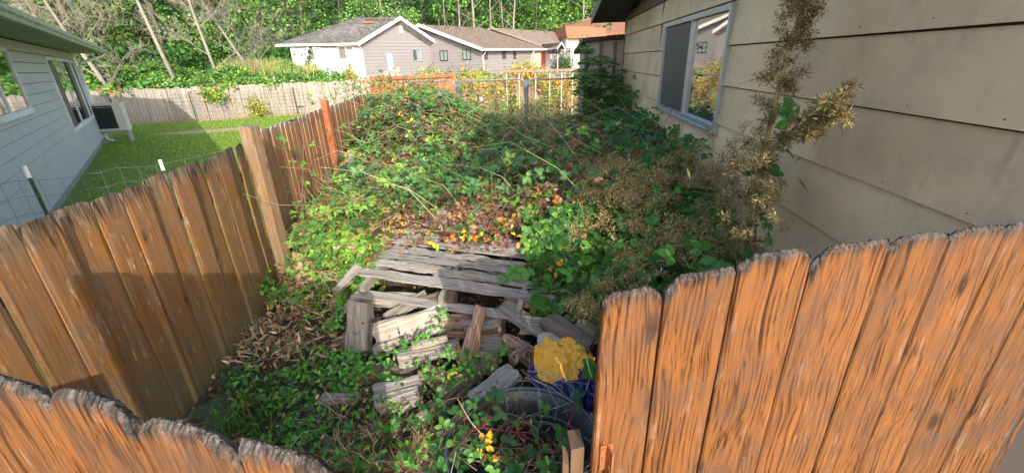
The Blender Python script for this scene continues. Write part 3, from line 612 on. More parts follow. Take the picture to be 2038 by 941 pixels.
# ------------------------------------------------------------------ grey house on the left
GREYS = plain('grey_lap_siding', (.47, .47, .455), .6, var=.05, scale=3, bmp=.1, dirt=(.32, .34, .33), dirtamt=.35)
GUT = plain('mossy_gutter', (.36, .39, .27), .6, var=.25, scale=7, dirt=(.16, .20, .06), dirtamt=.85, bmp=.15); WSOF = plain('grey_soffit', (.30, .29, .26), .7, var=.1)
CONC = plain('concrete', (.30, .29, .26), .9, var=.2, scale=6, bmp=.4)
def left_house():
    O = np.array([-9.12, 8.6]); u = np.array([-.6112, .7915]); n = np.array([.7915, .6112])
    t = thing('house', 'pale grey lap-sided house on the left with a mossy gutter', 'house', (O[0], O[1], 0))
    s0, s1 = -9.0, 8.3
    m = MB(); quadbox(m, O, u, n, s0, s1, .22, 2.98, -7, -.001); m.obj('wall', SOFF, t)  # backing coloured dark so the gaps between courses read as shade lines
    m = MB(); quadbox(m, O, u, n, s0, s1, -.1, .22, -7, -.045); m.obj('foundation', CONC, t)
    wins = [(-3.3, -.45, 1.68, 2.76), (3.1, 6.85, .96, 2.70), (7.15, 7.85, .96, 2.68)]
    siding(t, O, u, n, s0, s1, [.2 + .195 * i for i in range(15)], wins, GREYS, .016, .003, gap=.012)
    window(t, O, u, n, *wins[0], M_WHITE, GLS, .07, .035, mull=(-1.9,), label='white framed window nearest the camera')
    w2 = window(t, O, u, n, *wins[1], M_WHITE, GLS, .07, .035, mull=(5.05,), label='tall wide window with dark screens')
    for a, b in ((3.2, 3.95), (6.1, 6.75)):
        m = MB(); quadbox(m, O, u, n, a, b, 1.04, 2.62, .010, .028); m.obj('screen', SCR, w2)
    window(t, O, u, n, *wins[2], M_WHITE, SCR, .07, .03)
    m = MB(); quadbox(m, O, u, n, s1, s1 + .10, .2, 2.95, -.1, .03); m.obj('corner_board', M_WHITE, t)
    q = lambda s, d, z: (O[0] + u[0] * s + n[0] * d, O[1] + u[1] * s + n[1] * d, z)
    e1 = 9.7; m = MB(); m.hexa([q(s0, .66, 2.93), q(e1, .66, 2.93), q(e1, -.05, 2.95), q(s0, -.05, 2.95), q(s0, .66, 2.96), q(e1, .66, 2.96), q(e1, -.05, 2.98), q(s0, -.05, 2.98)]); m.obj('soffit', WSOF, t)
    m = MB(); m.hexa([q(s0, .66, 2.97), q(e1, .66, 2.97), q(e1, -3.5, 4.2), q(s0, -3.5, 4.2), q(s0, .66, 3.09), q(e1, .66, 3.09), q(e1, -3.5, 4.32), q(s0, -3.5, 4.32)]); m.obj('roof', SHING, t)
    m = MB(); m.hexa([q(s0, -3.51, 4.2), q(e1, -3.51, 4.2), q(e1, -7.6, 2.9), q(s0, -7.6, 2.9), q(s0, -3.51, 4.32), q(e1, -3.51, 4.32), q(e1, -7.6, 3.02), q(s0, -7.6, 3.02)]); m.obj('roof', SHING, t)
    m = MB(); m.prism([q(s1, -.06, 2.97), q(s1, -6.95, 2.97), q(s1, -3.5, 4.2)], (u[0] * .03, u[1] * .03, 0)); m.obj('gable_panel', GREYS, t)
    # K-profile gutter
    pr = [(.665, 2.94), (.76, 2.94), (.775, 2.99), (.80, 3.02), (.80, 3.085), (.785, 3.085), (.785, 3.03), (.75, 2.96), (.68, 2.96), (.665, 3.08)]
    m = MB(); m.prism([q(s0, d, z) for d, z in pr], (u[0] * (e1 - s0), u[1] * (e1 - s0), 0)); m.obj('gutter', GUT, t)
    m = MB(); m.tube([q(e1 - .15, .74, 2.95), q(e1 - .15, .70, 2.86), q(s1 + .35, .12, 2.62), q(s1 + .20, .06, 2.5), q(s1 + .1, .06, 1.4), q(s1 + .05, .08, .15), q(s1 + .0, .25, .06)], .042, 8); m.obj('downspout', M_WHITE, t)
left_house()
def heat_pump():
    O = np.array([-9.12, 8.6]); u = np.array([-.6112, .7915]); n = np.array([.7915, .6112])
    t = thing('heat_pump', 'cream outdoor air conditioner unit with a black grille at the corner of the grey house', 'air conditioner', (-14.6, 16.2, .5))
    CR = plain('cream_enamel', (.55, .53, .46), .5, var=.08); BK = plain('black_grille', (.012, .013, .015), .5, bmp=0)
    a = Pz(190, 207, 1.26); a = a[:2]; s = (a - O) @ u
    d0 = Vector((.87, .49, 0)).normalized(); o = Vector(Py(214, 235, 15.2)); o.z = 0
    f = Vector((.35, -.94, 0)).normalized(); r = Vector((-f.y, f.x, 0)) * 1.0
    def B(x0, x1, y0, y1, z0, z1):
        m = MB(); m.hexa([tuple(o + r * x + f * y + Vector((0, 0, z))) for (x, y, z) in ((x0, y1, z0), (x1, y1, z0), (x1, y0, z0), (x0, y0, z0), (x0, y1, z1), (x1, y1, z1), (x1, y0, z1), (x0, y0, z1))]); return m
    B(-.44, .46, -.34, 0, .42, 1.34).obj('casing', CR, t)
    g = B(-.36, .22, .001, .012, .50, 1.26).obj('grille', BK, t)
    for k in range(9): B(-.37, .23, .013, .02, .52 + k * .085, .532 + k * .085).obj('grille_bar', CR if k % 9 == 8 else M_TPOST, g)
    for k in range(5): B(-.34 + k * .13, -.33 + k * .13, .021, .027, .50, 1.26).obj('grille_bar', M_TPOST, g)
    B(-.42, .44, -.3, -.05, .36, .419).obj('bracket', M_ALU, t)
    for x in (-.4, .38): B(x, x + .05, -.3, -.02, 0, .359).obj('leg', CONC, t)
    for k in range(3):
        m = MB(); p = o + r * (-.44) + Vector((0, 0, .95 - k * .18)); m.tube([p, p - r * .25 + Vector((0, 0, -.1)), p - r * .3 + Vector((0, 0, -.5)), p - r * .12 + Vector((0, 0, -.8 + k * .15))], .022, 6); m.obj('hose', BK if k else CR, t)
heat_pump()

# ------------------------------------------------------------------ far houses
TPW = plain('taupe_lap_siding', (.185, .172, .185), .75, var=.06, scale=2, bmp=.05); WHW = plain('white_lap_siding', (.60, .63, .64), .7, var=.04, scale=2, bmp=.05)
def m_shingle(name, col, light):
    m, nt, b = mat_new(name); v = coords(nt, rnd=False)
    br = N(nt, 'ShaderNodeTexBrick', i_Scale=1.0); br.inputs['Color1'].default_value = (*col, 1); br.inputs['Color2'].default_value = (*[x * 1.7 for x in col], 1); br.inputs['Mortar'].default_value = (*[x * .45 for x in col], 1)
    br.inputs['Brick Width'].default_value = .32; br.inputs['Row Height'].default_value = .145; br.inputs['Mortar Size'].default_value = .012; br.offset = .5
    mp = N(nt, 'ShaderNodeMapping'); mp.inputs['Rotation'].default_value = (0, 0, R(0)); nt.links.new(v, mp.inputs[0]); nt.links.new(mp.outputs[0], br.inputs['Vector'])
    c = mix(nt, ramp(nt, noi(nt, v, 1.6, 8, .7), [(.45, (0, 0, 0)), (.7, (.6,) * 3)]), br.outputs['Color'], light)
    nt.links.new(c, b.inputs['Base Color']); b.inputs['Roughness'].default_value = .95; bump(nt, b, br.outputs['Fac'], .3, -.02); return m
SH_GREY = m_shingle('grey_shingle', (.085, .083, .085), (.20, .19, .175)); SH_BRN = m_shingle('brown_roof_shingle', (.15, .115, .092), (.22, .175, .14)); SH_RUST = m_shingle('rust_roof_shingle', (.22, .10, .055), (.30, .15, .08))
def wallframe(a, b):
    a = np.array(a, float); b = np.array(b, float); L = np.linalg.norm(b - a); u = (b - a) / L; n = np.array([u[1], -u[0]]); return a, u, n, L
def roof_tiles(t, A, B, Cc, D, mat, rows, cols, name='shingle'):
    """courses of shingles laid proud of the roof plane A-B (eave) to D-C (ridge); far enough away to be one part"""
    A, B, Cc, D = map(Vector, (A, B, Cc, D)); nrm = (B - A).cross(D - A).normalized()
    if nrm.z < 0: nrm = -nrm
    m = MB()
    for j in range(rows):
        v0 = j / rows; v1 = min(1, (j + 1.15) / rows); k = cols
        for i in range(k):
            off = .5 * (j % 2) / k; a0 = max(0, i / k - off); a1 = min(1, (i + 1) / k - off - .002)
            if a1 <= a0: continue
            h0 = .028 + random.uniform(0, .012); e0 = random.uniform(-.08, .08) / rows
            P = lambda a, v, h: tuple(A.lerp(B, a).lerp(D.lerp(Cc, a), max(0, v)) + nrm * h)
            p = [P(a0, v0 + e0, h0), P(a1, v0 + e0, h0), P(a1, v1, .008), P(a0, v1, .008)]; q0 = [P(a0, v0 + e0, .0), P(a1, v0 + e0, .0)]
            m.add(p + q0, [(0, 1, 2, 3), (4, 5, 1, 0)])
    return m.obj(name, mat, t, kind='stuff')
def simple_roof(t, c, mat, th=.14, name='roof'):
    m = MB(); c = [Vector(p) for p in c]; d = Vector((0, 0, -th)); m.hexa([p + d for p in c] + c); return m.obj(name, mat, t)
def vent(t, p, mat):
    m = MB(); m.box(p[0] - .16, p[0] + .16, p[1] - .14, p[1] + .14, p[2] - .05, p[2] + .14); m.obj('roof_vent', mat, t)
def bar(t, a, b, r, mat, name):
    m = MB(); a = Vector(a); b = Vector(b); d = (b - a).normalized(); sd = d.cross(Vector((0, 0, 1))).normalized() * .02; uz = Vector((0, 0, r))
    m.hexa([a - sd - uz, b - sd - uz, b + sd - uz, a + sd - uz, a - sd + uz, b - sd + uz, b + sd + uz, a + sd + uz]); return m.obj(name, mat, t)

def house_A():
    """white side, taupe gable, grey roof"""
    D = 37.0
    def at(px, y): r = ray(px, y); k = D / math.hypot(r[0], r[1]); return CAM + r * k
    c0 = at(578, 100)[:2]; c1 = at(718, 95)[:2]; r = ray(858, 100); k = 40.5 / math.hypot(r[0], r[1]); c2 = (CAM + r * k)[:2]
    zb, ze = 1.0, 3.98
    t = thing('house', 'small house with white side, taupe gable and dark grey shingle roof', 'house', (c1[0], c1[1], zb))
    back = (c0 + (c2 - c1))
    m = MB(); m.hexa([(*c0, zb), (*c1, zb), (*c2, zb), (*back, zb), (*c0, ze), (*c1, ze), (*c2, ze), (*back, ze)]); m.obj('wall', TPW, t)
    O, u, n, L = wallframe(c0, c1)
    wn = []
    for px0, px1, p0, p1 in ((611, 640, 95, 121), (673, 705, 92, 119)):
        sa = [((Pp(px0, 108, (*O, 0), (*n, 0)))[:2] - O) @ u, ((Pp(px1, 108, (*O, 0), (*n, 0)))[:2] - O) @ u]; za = [Pp((px0 + px1) / 2, p1, (*O, 0), (*n, 0))[2], Pp((px0 + px1) / 2, p0, (*O, 0), (*n, 0))[2]]
        wn.append((sa[0], sa[1], za[0], za[1]))
    siding(t, O, u, n, 0, L, [zb + .2 + .24 * i for i in range(13)], wn, WHW, .035, .005, gap=.022)
    for i, w_ in enumerate(wn):
        window(t, O, u, n, *w_, SASH if 0 else M_ALU, CURTD, .06, .06, mull=((w_[0] + w_[1]) / 2,), screen={1: CURT})
        m = MB(); quadbox(m, O, u, n, w_[0] - .05, w_[1] + .05, zb + .1, w_[2] - .03, 0, .045); m.obj('panel', plain('cream_panel', (.60, .57, .50), .7), t)
    m = MB(); quadbox(m, O, u, n, L * .47, L * .53, 1.95, 2.2, .03, .07); m.obj('meter_box', plain('blue_grey_box', (.16, .25, .32), .6), t)
    O2, u2, n2, L2 = wallframe(c1, c2)
    pr = lambda px, py: Pp(px, py, (*O2, 0), (*n2, 0))
    a = pr(819, 98); b = pr(840, 122); w2 = ((a[:2] - O2) @ u2, (b[:2] - O2) @ u2, b[2], a[2])
    siding(t, O2, u2, n2, 0, L2, [zb + .2 + .24 * i for i in range(13)], [w2], TPW, .03, .004, gap=.02)
    window(t, O2, u2, n2, *w2, M_ALU, CURTD, .06, .06, mull=((w2[0] + w2[1]) / 2,), screen={0: CURTD, 1: CURT})
    a = pr(768, 107); b = pr(784, 150); m = MB(); quadbox(m, O2, u2, n2, (a[:2] - O2) @ u2, (b[:2] - O2) @ u2, 1.05, a[2], .03, .08); dd = m.obj('door', plain('pale_blue_door', (.20, .42, .55), .6, dirt=(.5, .6, .65), var=.1), t)
    # gable and roof
    apex = pr(790, 36); mid = (O2 + u2 * ((apex[:2] - O2) @ u2)); za = apex[2]
    m = MB(); inn = -n2 * .1; m.prism([(*O2, ze), (*(O2 + u2 * L2), ze), (*mid, za - .1)], (inn[0], inn[1], 0)); m.obj('gable_panel', TPW, t)
    g = pr(797, 60); m = MB(); s_ = (g[:2] - O2) @ u2; quadbox(m, O2, u2, n2, s_ - .12, s_ + .12, g[2] - .28, g[2] + .28, .005, .12); m.obj('gable_vent', M_WHITE, t)
    ov = .45; f = n2 * ov; dl = (c0 - c1) / np.linalg.norm(c0 - c1)
    E0 = c0 + dl * .5 - u2 * .45; E1 = c1 + f - u2 * .45; ER = c2 + f + u2 * .55; EB = c2 + (c0 - c1) + dl * .4 + u2 * .5
    k = (za - ze) / np.linalg.norm(mid - O2) * .5; zl = ze - k * .75
    rA = mid + f; rB = mid + (c0 - c1) * .62
    simple_roof(t, [(*E0, zl), (*E1, zl), (*rA, za), (*rB, za)], SH_GREY)
    simple_roof(t, [(*ER, zl), (*EB, zl), (*rB, za - .002), (*rA, za - .002)], SH_GREY)
    m = MB(); m.add([(*E0, zl), (*EB, zl), (*rB, za - .01)], [(0, 1, 2)]); m.obj('hip', SH_GREY, t)
    roof_tiles(t, (*E0, zl), (*E1, zl), (*rA, za), (*rB, za), SH_GREY, 26, 34)
    bar(t, (*(E1 + n2 * .03), zl - .06), (*(rA + n2 * .03), za - .05), .13, M_WHITE, 'barge_board'); bar(t, (*(rA + n2 * .03), za - .05), (*(ER + n2 * .03), zl - .06), .13, M_WHITE, 'barge_board')
    bar(t, (*(E0 - u2 * .04), zl - .05), (*(E1 - u2 * .04), zl - .05), .07, M_ALU, 'gutter')
    for px in (643, 668, 697, 755):
        fr = (px - 566) / (717 - 566) * .75 + .1; p = Vector((*E0, zl)).lerp(Vector((*E1, zl)), min(fr, .95)).lerp(Vector((*rB, za)).lerp(Vector((*rA, za)), min(fr, .95)), .86); vent(t, p, SASH)
    # a bare patch where shingles are gone
    p = Vector((*E1, zl)).lerp(Vector((*rA, za)), .78) + Vector((*(dl * 1.7), 0)); m = MB()
    sl_ = (Vector((*rA, za)) - Vector((*E1, zl))).normalized(); du = Vector((*dl, 0)); nr = du.cross(sl_).normalized(); nr = nr if nr.z > 0 else -nr
    pts = [p + du * x + sl_ * y + nr * .06 for x, y in ((-.45, -.1), (-.1, -.22), (.35, -.1), (.5, .12), (.1, .05), (-.15, .2), (-.4, .08))]; m.add(pts, [tuple(range(7))]); o = m.obj('bare_patch', W_ORANGE, t)
    m = MB(); q = c1 + n2 * .1; m.tube([(*(E1 - u2 * -.1), zl - .1), (q[0], q[1], zl - .45), (q[0], q[1], zb + .1)], .045, 5); m.obj('downspout', M_WHITE, t)
house_A()

def long_house():
    """taupe gable facing the yard, long side with narrow windows, brown roof, red door, porch"""
    zb = 1.1
    def at(px, py, D): r = ray(px, py); k = D / math.hypot(r[0], r[1]); return (CAM + r * k)
    g0 = at(838, 100, 41)[:2]; g1 = at(958, 100, 38)[:2]; s1 = at(1060, 100, 43)[:2]; ze = 3.34
    t = thing('house', 'long taupe house with brown roof, red door and stone entrance', 'house', (g1[0], g1[1], zb))
    O, u, n, L = wallframe(g0, g1); pr = lambda px, py: Pp(px, py, (*O, 0), (*n, 0))
    back = s1 + (g0 - g1)
    m = MB(); m.hexa([(*g0, zb), (*g1, zb), (*s1, zb), (*back, zb), (*g0, ze), (*g1, ze), (*s1, ze), (*back, ze)]); m.obj('wall', TPW, t)
    def rect(O, u, n, x0, y0, x1, y1):
        a = Pp(x0, y0, (*O, 0), (*n, 0)); b = Pp(x1, y1, (*O, 0), (*n, 0)); return ((a[:2] - O) @ u, (b[:2] - O) @ u, b[2], a[2])
    wn = [rect(O, u, n, 875, 101, 892, 121), rect(O, u, n, 920, 99, 938, 119)]
    siding(t, O, u, n, 0, L, [zb + .24 * i for i in range(10)], wn, TPW, .03, .004, gap=.02)
    for w_ in wn: window(t, O, u, n, *w_, M_TPOST, CURT, .06, .06, mull=((w_[0] + w_[1]) / 2,))
    ap = pr(838, 50); sa = 0.3; mid = O + u * sa; za = ap[2]
    m = MB(); inn = -n * .1; m.prism([(*(O - u * 1), ze), (*(O + u * L), ze), (*mid, za - .1), (*(O - u * 1), za - .7)], (inn[0], inn[1], 0)); m.obj('gable_panel', TPW, t)
    O2, u2, n2, L2 = wallframe(g1, s1)
    wn2 = [rect(O2, u2, n2, 961, 100, 970, 118), rect(O2, u2, n2, 999, 100, 1006, 117), rect(O2, u2, n2, 1021, 100, 1027, 117)]
    siding(t, O2, u2, n2, 0, L2, [zb + .24 * i for i in range(10)], wn2, TPW, .03, .004, gap=.02)
    for w_ in wn2: window(t, O2, u2, n2, *w_, SASH, CURTD, .05, .06, mull=((w_[0] + w_[1]) / 2,))
    ov = n * .45; E1 = g1 + ov + n2 * .5; Es = s1 + n2 * .5 + u2 * 1.5; rA = mid + ov; rB = mid + (s1 - g1) * 1.05; zl = ze - .12
    E0 = O - u * 2.6 + ov
    simple_roof(t, [(*E1, zl), (*Es, zl), (*rB, za), (*rA, za)], SH_BRN)
    m = MB(); m.add([(*rA, za - .003), (*rB, za - .003), (*(rB - u * 3), za - 1.2), (*(rA - u * 3), za - 1.2)], [(0, 1, 2, 3)]); m.obj('roof', SH_BRN, t)
    roof_tiles(t, (*E1, zl), (*Es, zl), (*rB, za), (*rA, za), SH_BRN, 26, 40)
    bar(t, (*(E1 + n * .03), zl - .05), (*(rA + n * .03), za - .05), .12, M_WHITE, 'barge_board'); bar(t, (*(rA + n * .03), za - .05), (*(rA + n * .03 - u * 1.6), za - .75), .12, M_WHITE, 'barge_board')
    bar(t, (*(E1 + n2 * .03), zl - .04), (*(Es + n2 * .03), zl - .04), .07, M_WHITE, 'gutter')
    for f in (.14, .3, .47, .66): vent(t, Vector((*rA, za)).lerp(Vector((*rB, za)), f).lerp(Vector((*E1, zl)).lerp(Vector((*Es, zl)), f), .12), SASH)
    for q_, dq in ((O2 + u2 * .1, 0), (O2 + u2 * (L2 - .3), 0)):
        m = MB(); m.tube([(*(q_ + n2 * .5), zl - .1), (*(q_ + n2 * .08), zl - .5), (*(q_ + n2 * .08), zb)], .045, 5); m.obj('downspout', M_WHITE, t)
    # entrance: stone pier, red door
    STONE = plain('river_stone', (.42, .36, .28), .9, var=.5, scale=9, bmp=.8)
    O3 = s1; u3 = u2; x0, x1, _, _ = rect(O3, u3, n2, 1060, 100, 1068, 128); m = MB(); quadbox(m, O3, u3, n2, 0, 1.25, zb, 3.3, -.6, .02); m.obj('stone_pier', STONE, t)
    sm = MB()
    for j in range(11):
        for i in range(6):
            cx = .1 + i * .2 + .1 * (j % 2); cz = zb + .1 + j * .2; rr = random.uniform(.07, .1)
            p = [(cx + rr * math.cos(a) * random.uniform(.8, 1.1), cz + rr * .9 * math.sin(a)) for a in np.linspace(0, 6.28, 7)[:-1]]
            b0 = [(*(O3 + u3 * s_ + n2 * .02), z_) for s_, z_ in p]; c_ = (*(O3 + u3 * cx + n2 * .10), cz); sm.add(b0 + [c_], [(k, (k + 1) % 6, 6) for k in range(6)])
    sm.obj('stones', STONE, t, kind='stuff')
    m = MB(); quadbox(m, O3, u3, n2, 1.3, 2.25, zb, 3.2, -.6, -.35); m.obj('door', plain('red_door', (.50, .045, .05), .5, bmp=.05), t)
    m = MB(); quadbox(m, O3, u3, n2, 2.3, 2.9, zb, 3.3, -.6, -.2); m.obj('stone_pier', STONE, t)
    m = MB(); quadbox(m, O3, u3, n2, 2.92, 8, zb, 3.4, -3.0, -1.2); m.obj('wall', TPW, t)
    # porch roof with its white gable edge, posts, rail
    p0 = Es; p1 = at(1124, 100, 42)[:2]; p2 = at(1110, 100, 40.5)[:2]; pm = (np.array(p1) + p2) / 2
    z0 = zl; zr = zl + .42; far = p1 + (s1 - g1) * .3
    bk = s1 + u2 * 1.0 - n2 * 1.0
    simple_roof(t, [(*p0, z0), (*p2, z0), (*pm, zr), (*(bk + np.array([1.0, 0])), zr)], SH_BRN, .1, 'porch_roof')
    simple_roof(t, [(*p1, z0), (*(p1 + np.array([-.5, 4])), z0), (*(bk + np.array([1.0, 0])), zr - .002), (*pm, zr - .002)], SH_BRN, .1, 'porch_roof')
    bar(t, (*p2, z0 - .02), (*pm, zr - .02), .07, M_WHITE, 'barge_board'); bar(t, (*pm, zr - .02), (*p1, z0 - .02), .07, M_WHITE, 'barge_board'); bar(t, (*p0, z0 - .04), (*p2, z0 - .04), .06, M_WHITE, 'gutter')
    for a in (p2, p1, p0 + (p2 - p0) * .45):
        m = MB(); m.tube([(*a, zb), (*a, z0)], .05, 5); m.obj('porch_post', M_WHITE, t)
    for z in (zb + .55, zb + .95): bar(t, (*(p0 + (p2 - p0) * .3), z), (*p2, z), .02, SASH, 'porch_rail')
    m = MB(); m.hexa([(*p0, zb - .1), (*p2, zb - .1), (*p1, zb - .1), (*(p0 + (p1 - p2)), zb - .1), (*p0, zb + .14), (*p2, zb + .14), (*p1, zb + .14), (*(p0 + (p1 - p2)), zb + .14)]); m.obj('porch_step', CONC, t)
    return p0, p2, p1, O2, u2, n2, L2
LH_ = long_house()

def second_gable():
    """the next roof behind, low gable"""
    def at(px, py, D): r = ray(px, py); k = D / math.hypot(r[0], r[1]); return (CAM + r * k)
    a = at(965, 66, 50); rdg = at(978, 56, 50); b = at(1080, 92, 50.5); rb = at(1075, 66, 56); eb = at(1125, 90, 56); 
    t = thing('house', 'low brown-roofed house showing its gable just behind the long taupe house', 'house', (rdg[0], rdg[1], 1.1))
    m = MB(); m.add([(a[0] - 3, a[1], 1), (b[0], b[1], 1), (b[0], b[1], b[2] - .1), (rdg[0], rdg[1], rdg[2] - .1), (a[0] - 3, a[1], a[2] - 1.0)], [(0, 1, 2, 3, 4)]); m.prism([(a[0] - 3, a[1] + .02, 1), (b[0], b[1] + .02, 1), (b[0], b[1] + .02, b[2] - .1), (rdg[0], rdg[1] + .02, rdg[2] - .1), (a[0] - 3, a[1] + .02, a[2] - 1)], (0, .3, 0)); m.obj('wall', TPW, t)
    simple_roof(t, [(b[0], b[1] - .4, b[2]), (eb[0] + 1, eb[1] + 2, b[2] - .05), (rb[0] + 2, rb[1] + 4, rdg[2]), (rdg[0], rdg[1] - .4, rdg[2])], SH_BRN)
    simple_roof(t, [(rdg[0], rdg[1] - .4, rdg[2] - .003), (rb[0] + 2, rb[1] + 4, rdg[2] - .003), (rb[0] - 3, rb[1] + 4, rdg[2] - 1.4), (a[0] - 3, a[1] - .4, a[2] - 1.0)], SH_BRN)
    bar(t, (b[0], b[1] - .45, b[2] - .05), (rdg[0], rdg[1] - .45, rdg[2] - .05), .1, TAUPE, 'barge_board')
    bar(t, (rdg[0], rdg[1] - .45, rdg[2] - .05), (a[0] - 3, a[1] - .45, a[2] - 1.05), .1, TAUPE, 'barge_board')
    for f in (.2, .4, .6, .8): vent(t, (rdg[0] + (rb[0] + 2 - rdg[0]) * f + .35, rdg[1] + (rb[1] + 4 - rdg[1]) * f - .4, rdg[2] - .1), SASH)
second_gable()

def apartment():
    def at(px, py, D): r = ray(px, py); k = D / math.hypot(r[0], r[1]); return (CAM + r * k)
    t = thing('apartment_building', 'two-storey white and tan building with a rust-brown mansard roof', 'building', tuple(at(1125, 100, 58)[:2]) + (1.1,))
    CRM = plain('cream_wall', (.70, .68, .62), .8, var=.05, scale=2); BEI = plain('beige_wall', (.40, .34, .30), .8, var=.06, scale=2)
    a = at(1078, 100, 66); b = at(1126, 100, 56); c = at(1166, 100, 57); d = at(1235, 100, 66)
    zt = at(1126, 73, 56)[2]; zm = at(1126, 101, 56)[2]; zb = 1.0
    A, B, Cc, D = a[:2], b[:2], c[:2], d[:2]
    def strip(P, Q, z0, z1, mat, nm='wall'):
        P = Vector(P); Q = Vector(Q); nr = Vector(((Q - P).y, -(Q - P).x)).normalized() * -.4; m = MB(); m.prism([(*P, z0), (*Q, z0), (*Q, z1), (*P, z1)], (nr.x, nr.y, 0)); m.obj(nm, mat, t)
    strip(A, B, zm, zt, plain('blue_white_wall', (.50, .56, .62), .8), 'wall'); strip(A, B, zb, zm, BEI)
    strip(B, Cc, zm, zt, CRM); strip(B, Cc, zb, zm - .05, BEI); strip(Cc, D, zm, zt, CRM); strip(Cc, D, zb, zm - .05, BEI)
    O, u, n, L = wallframe(B, Cc); pr = lambda px, py: Pp(px, py, (*O, 0), (*n, 0)); p = pr(1152, 76); q = pr(1156, 92)
    window(t, O, u, n, (p[:2] - O) @ u, (q[:2] - O) @ u, q[2], p[2], SASH, CURTD, .05, .04, sill=False)
    m = MB(); quadbox(m, O, u, n, -.1, L + .1, zm - .05, zm + .1, 0, .1); m.obj('band', M_WHITE, t)
    # mansard: sloping lower roof and the long upper slope
    lo = zt; z2 = at(1126, 53, 57)[2]; 
    def off(P, k): return (P[0], P[1] - k)
    oA, oB, oC, oD = [(*off(P, .9), lo) for P in (A, B, Cc, D)]; iA, iB, iC, iD = [(P[0], P[1] + 1.0, z2) for P in (A, B, Cc, D)]
    for P, Q, P2, Q2 in ((oA, oB, iB, iA), (oB, oC, iC, iB), (oC, oD, iD, iC)):
        simple_roof(t, [P, Q, P2, Q2], SH_RUST, .25, 'mansard_roof')
    e0 = at(1040, 67, 72); e1 = at(1262, 20, 72)
    f0 = at(1030, 82, 66); f1 = at(1262, 62, 60)
    simple_roof(t, [tuple(f0), tuple(f1), tuple(e1), tuple(e0)], SH_RUST, .25, 'roof')
    bar(t, e0 + np.array([0, 0, .05]), e1 + np.array([0, 0, .05]), .09, TAUPE, 'ridge_cap')
    for f in (.16, .34, .5, .6, .74): p = Vector(e0).lerp(Vector(e1), f).lerp(Vector(f0).lerp(Vector(f1), f), .22); vent(t, p, SASH)
    m = MB(); p = Vector((*B, zt)); m.tube([(B[0] + .1, B[1] - .25, zt), (B[0] + .1, B[1] - .25, zb)], .07, 5); m.obj('downspout', M_WHITE, t)
    pp = at(1090, 60, 55); 
    tt = thing('utility_box', 'pale green utility cabinet before the beige wall of the far building', 'utility box', tuple(at(1155, 120, 50)[:2]) + (1.2,))
    GR = plain('pale_green_metal', (.32, .45, .30), .6)
    x, y = at(1156, 120, 50)[:2]; m = MB(); m.box(x - .55, x + .3, y, y + .7, 1.15, 2.65); m.obj('cabinet', GR, tt); m = MB(); m.box(x - .85, x - .58, y + .02, y + .5, 1.15, 2.5); m.obj('cabinet', M_WHITE, tt)
    m = MB(); m.box(x - .5, x - .12, y - .03, y - .002, 1.3, 2.55); m.obj('door', GR, tt); m = MB(); m.box(x - .1, x + .27, y - .03, y - .002, 1.3, 2.55); m.obj('door', GR, tt)
apartment()
# ================================================================== YARD FENCES AT THE BACK
M_PIPE = plain('grey_pipe', (.17, .20, .22), .5, .4, var=.2, bmp=.05)
def chain_gate(name, label, px0, px1, py0, py1, y, sag=0.0, post_r=False, leftpost=False, z0=.05):
    a = Py(px0, py0, y); b = Py(px1, py1, y); zt = (a[2] + b[2]) / 2; t = thing(name, label, 'gate', (a[0], y, 0), 'chain-link gate leaves')
    w_ = b[0] - a[0]; rr = .16
    P = lambda s, z: (a[0] + s, y, z)
    c = [P(0, z0 + rr)] + [P(0, zt - rr)] + [P(rr - rr * math.cos(q), zt - rr + rr * math.sin(q)) for q in np.linspace(.3, 1.57, 5)] + [P(w_ * f, zt - sag * math.sin(math.pi * f)) for f in (.3, .5, .7)]
    c += [P(w_ - rr + rr * math.sin(q), zt - rr + rr * math.cos(q)) for q in np.linspace(0, 1.57, 6)] + [P(w_, z0 + rr), P(w_ - rr, z0), P(rr, z0), P(0, z0 + rr)]
    m = MB(); m.tube(c, .022, 7); m.obj('frame', M_PIPE, t)
    # woven mesh: zigzag wires
    m = MB(); st = .075; n = int(w_ / st)
    for i in range(-int((zt - z0) / st), n + 1):
        for sg in (1, -1):
            x0 = i * st if sg > 0 else (i * st + (zt - z0)); 
            s0, s1, za, zb_ = x0, x0 + sg * (zt - z0), z0, zt
            # clip to 0..w
            def cl(s): return (s - s0) / (s1 - s0)
            f0, f1 = 0.0, 1.0
            lo, hi = sorted((cl(0.02), cl(w_ - .02))); f0 = max(f0, lo); f1 = min(f1, hi)
            if f1 - f0 < .03: continue
            m.tube([P(s0 + (s1 - s0) * f0, za + (zb_ - za) * f0), P(s0 + (s1 - s0) * f1, za + (zb_ - za) * f1)], .0017, 3, False)
    m.obj('wire_mesh', M_GALV, t)
    return t
YG = 11.6
chain_gate('chain_link_gate', 'left leaf of the chain-link gates, half buried in the tall bramble mound', 800, 905, 166, 158, YG)
chain_gate('chain_link_gate', 'middle leaf of the chain-link gates with rounded top corners', 911, 1044, 158, 160, YG - .03, .015)
chain_gate('chain_link_gate', 'right leaf of the chain-link gates with a sagging top rail by the shed', 1050, 1185, 156, 154, YG + .02, .03)
for px, lab in ((908, 'slim grey steel post between the left and middle gate leaves'), (1047, 'slim grey steel post between the middle and right gate leaves')):
    p = Py(px, 160, YG); m = MB(); m.tube([(p[0], YG + .06, 0), (p[0], YG + .06, p[2] + .01)], .034, 8); m.obj('gate_post', M_PIPE, label=lab, cat='post', smooth=True)
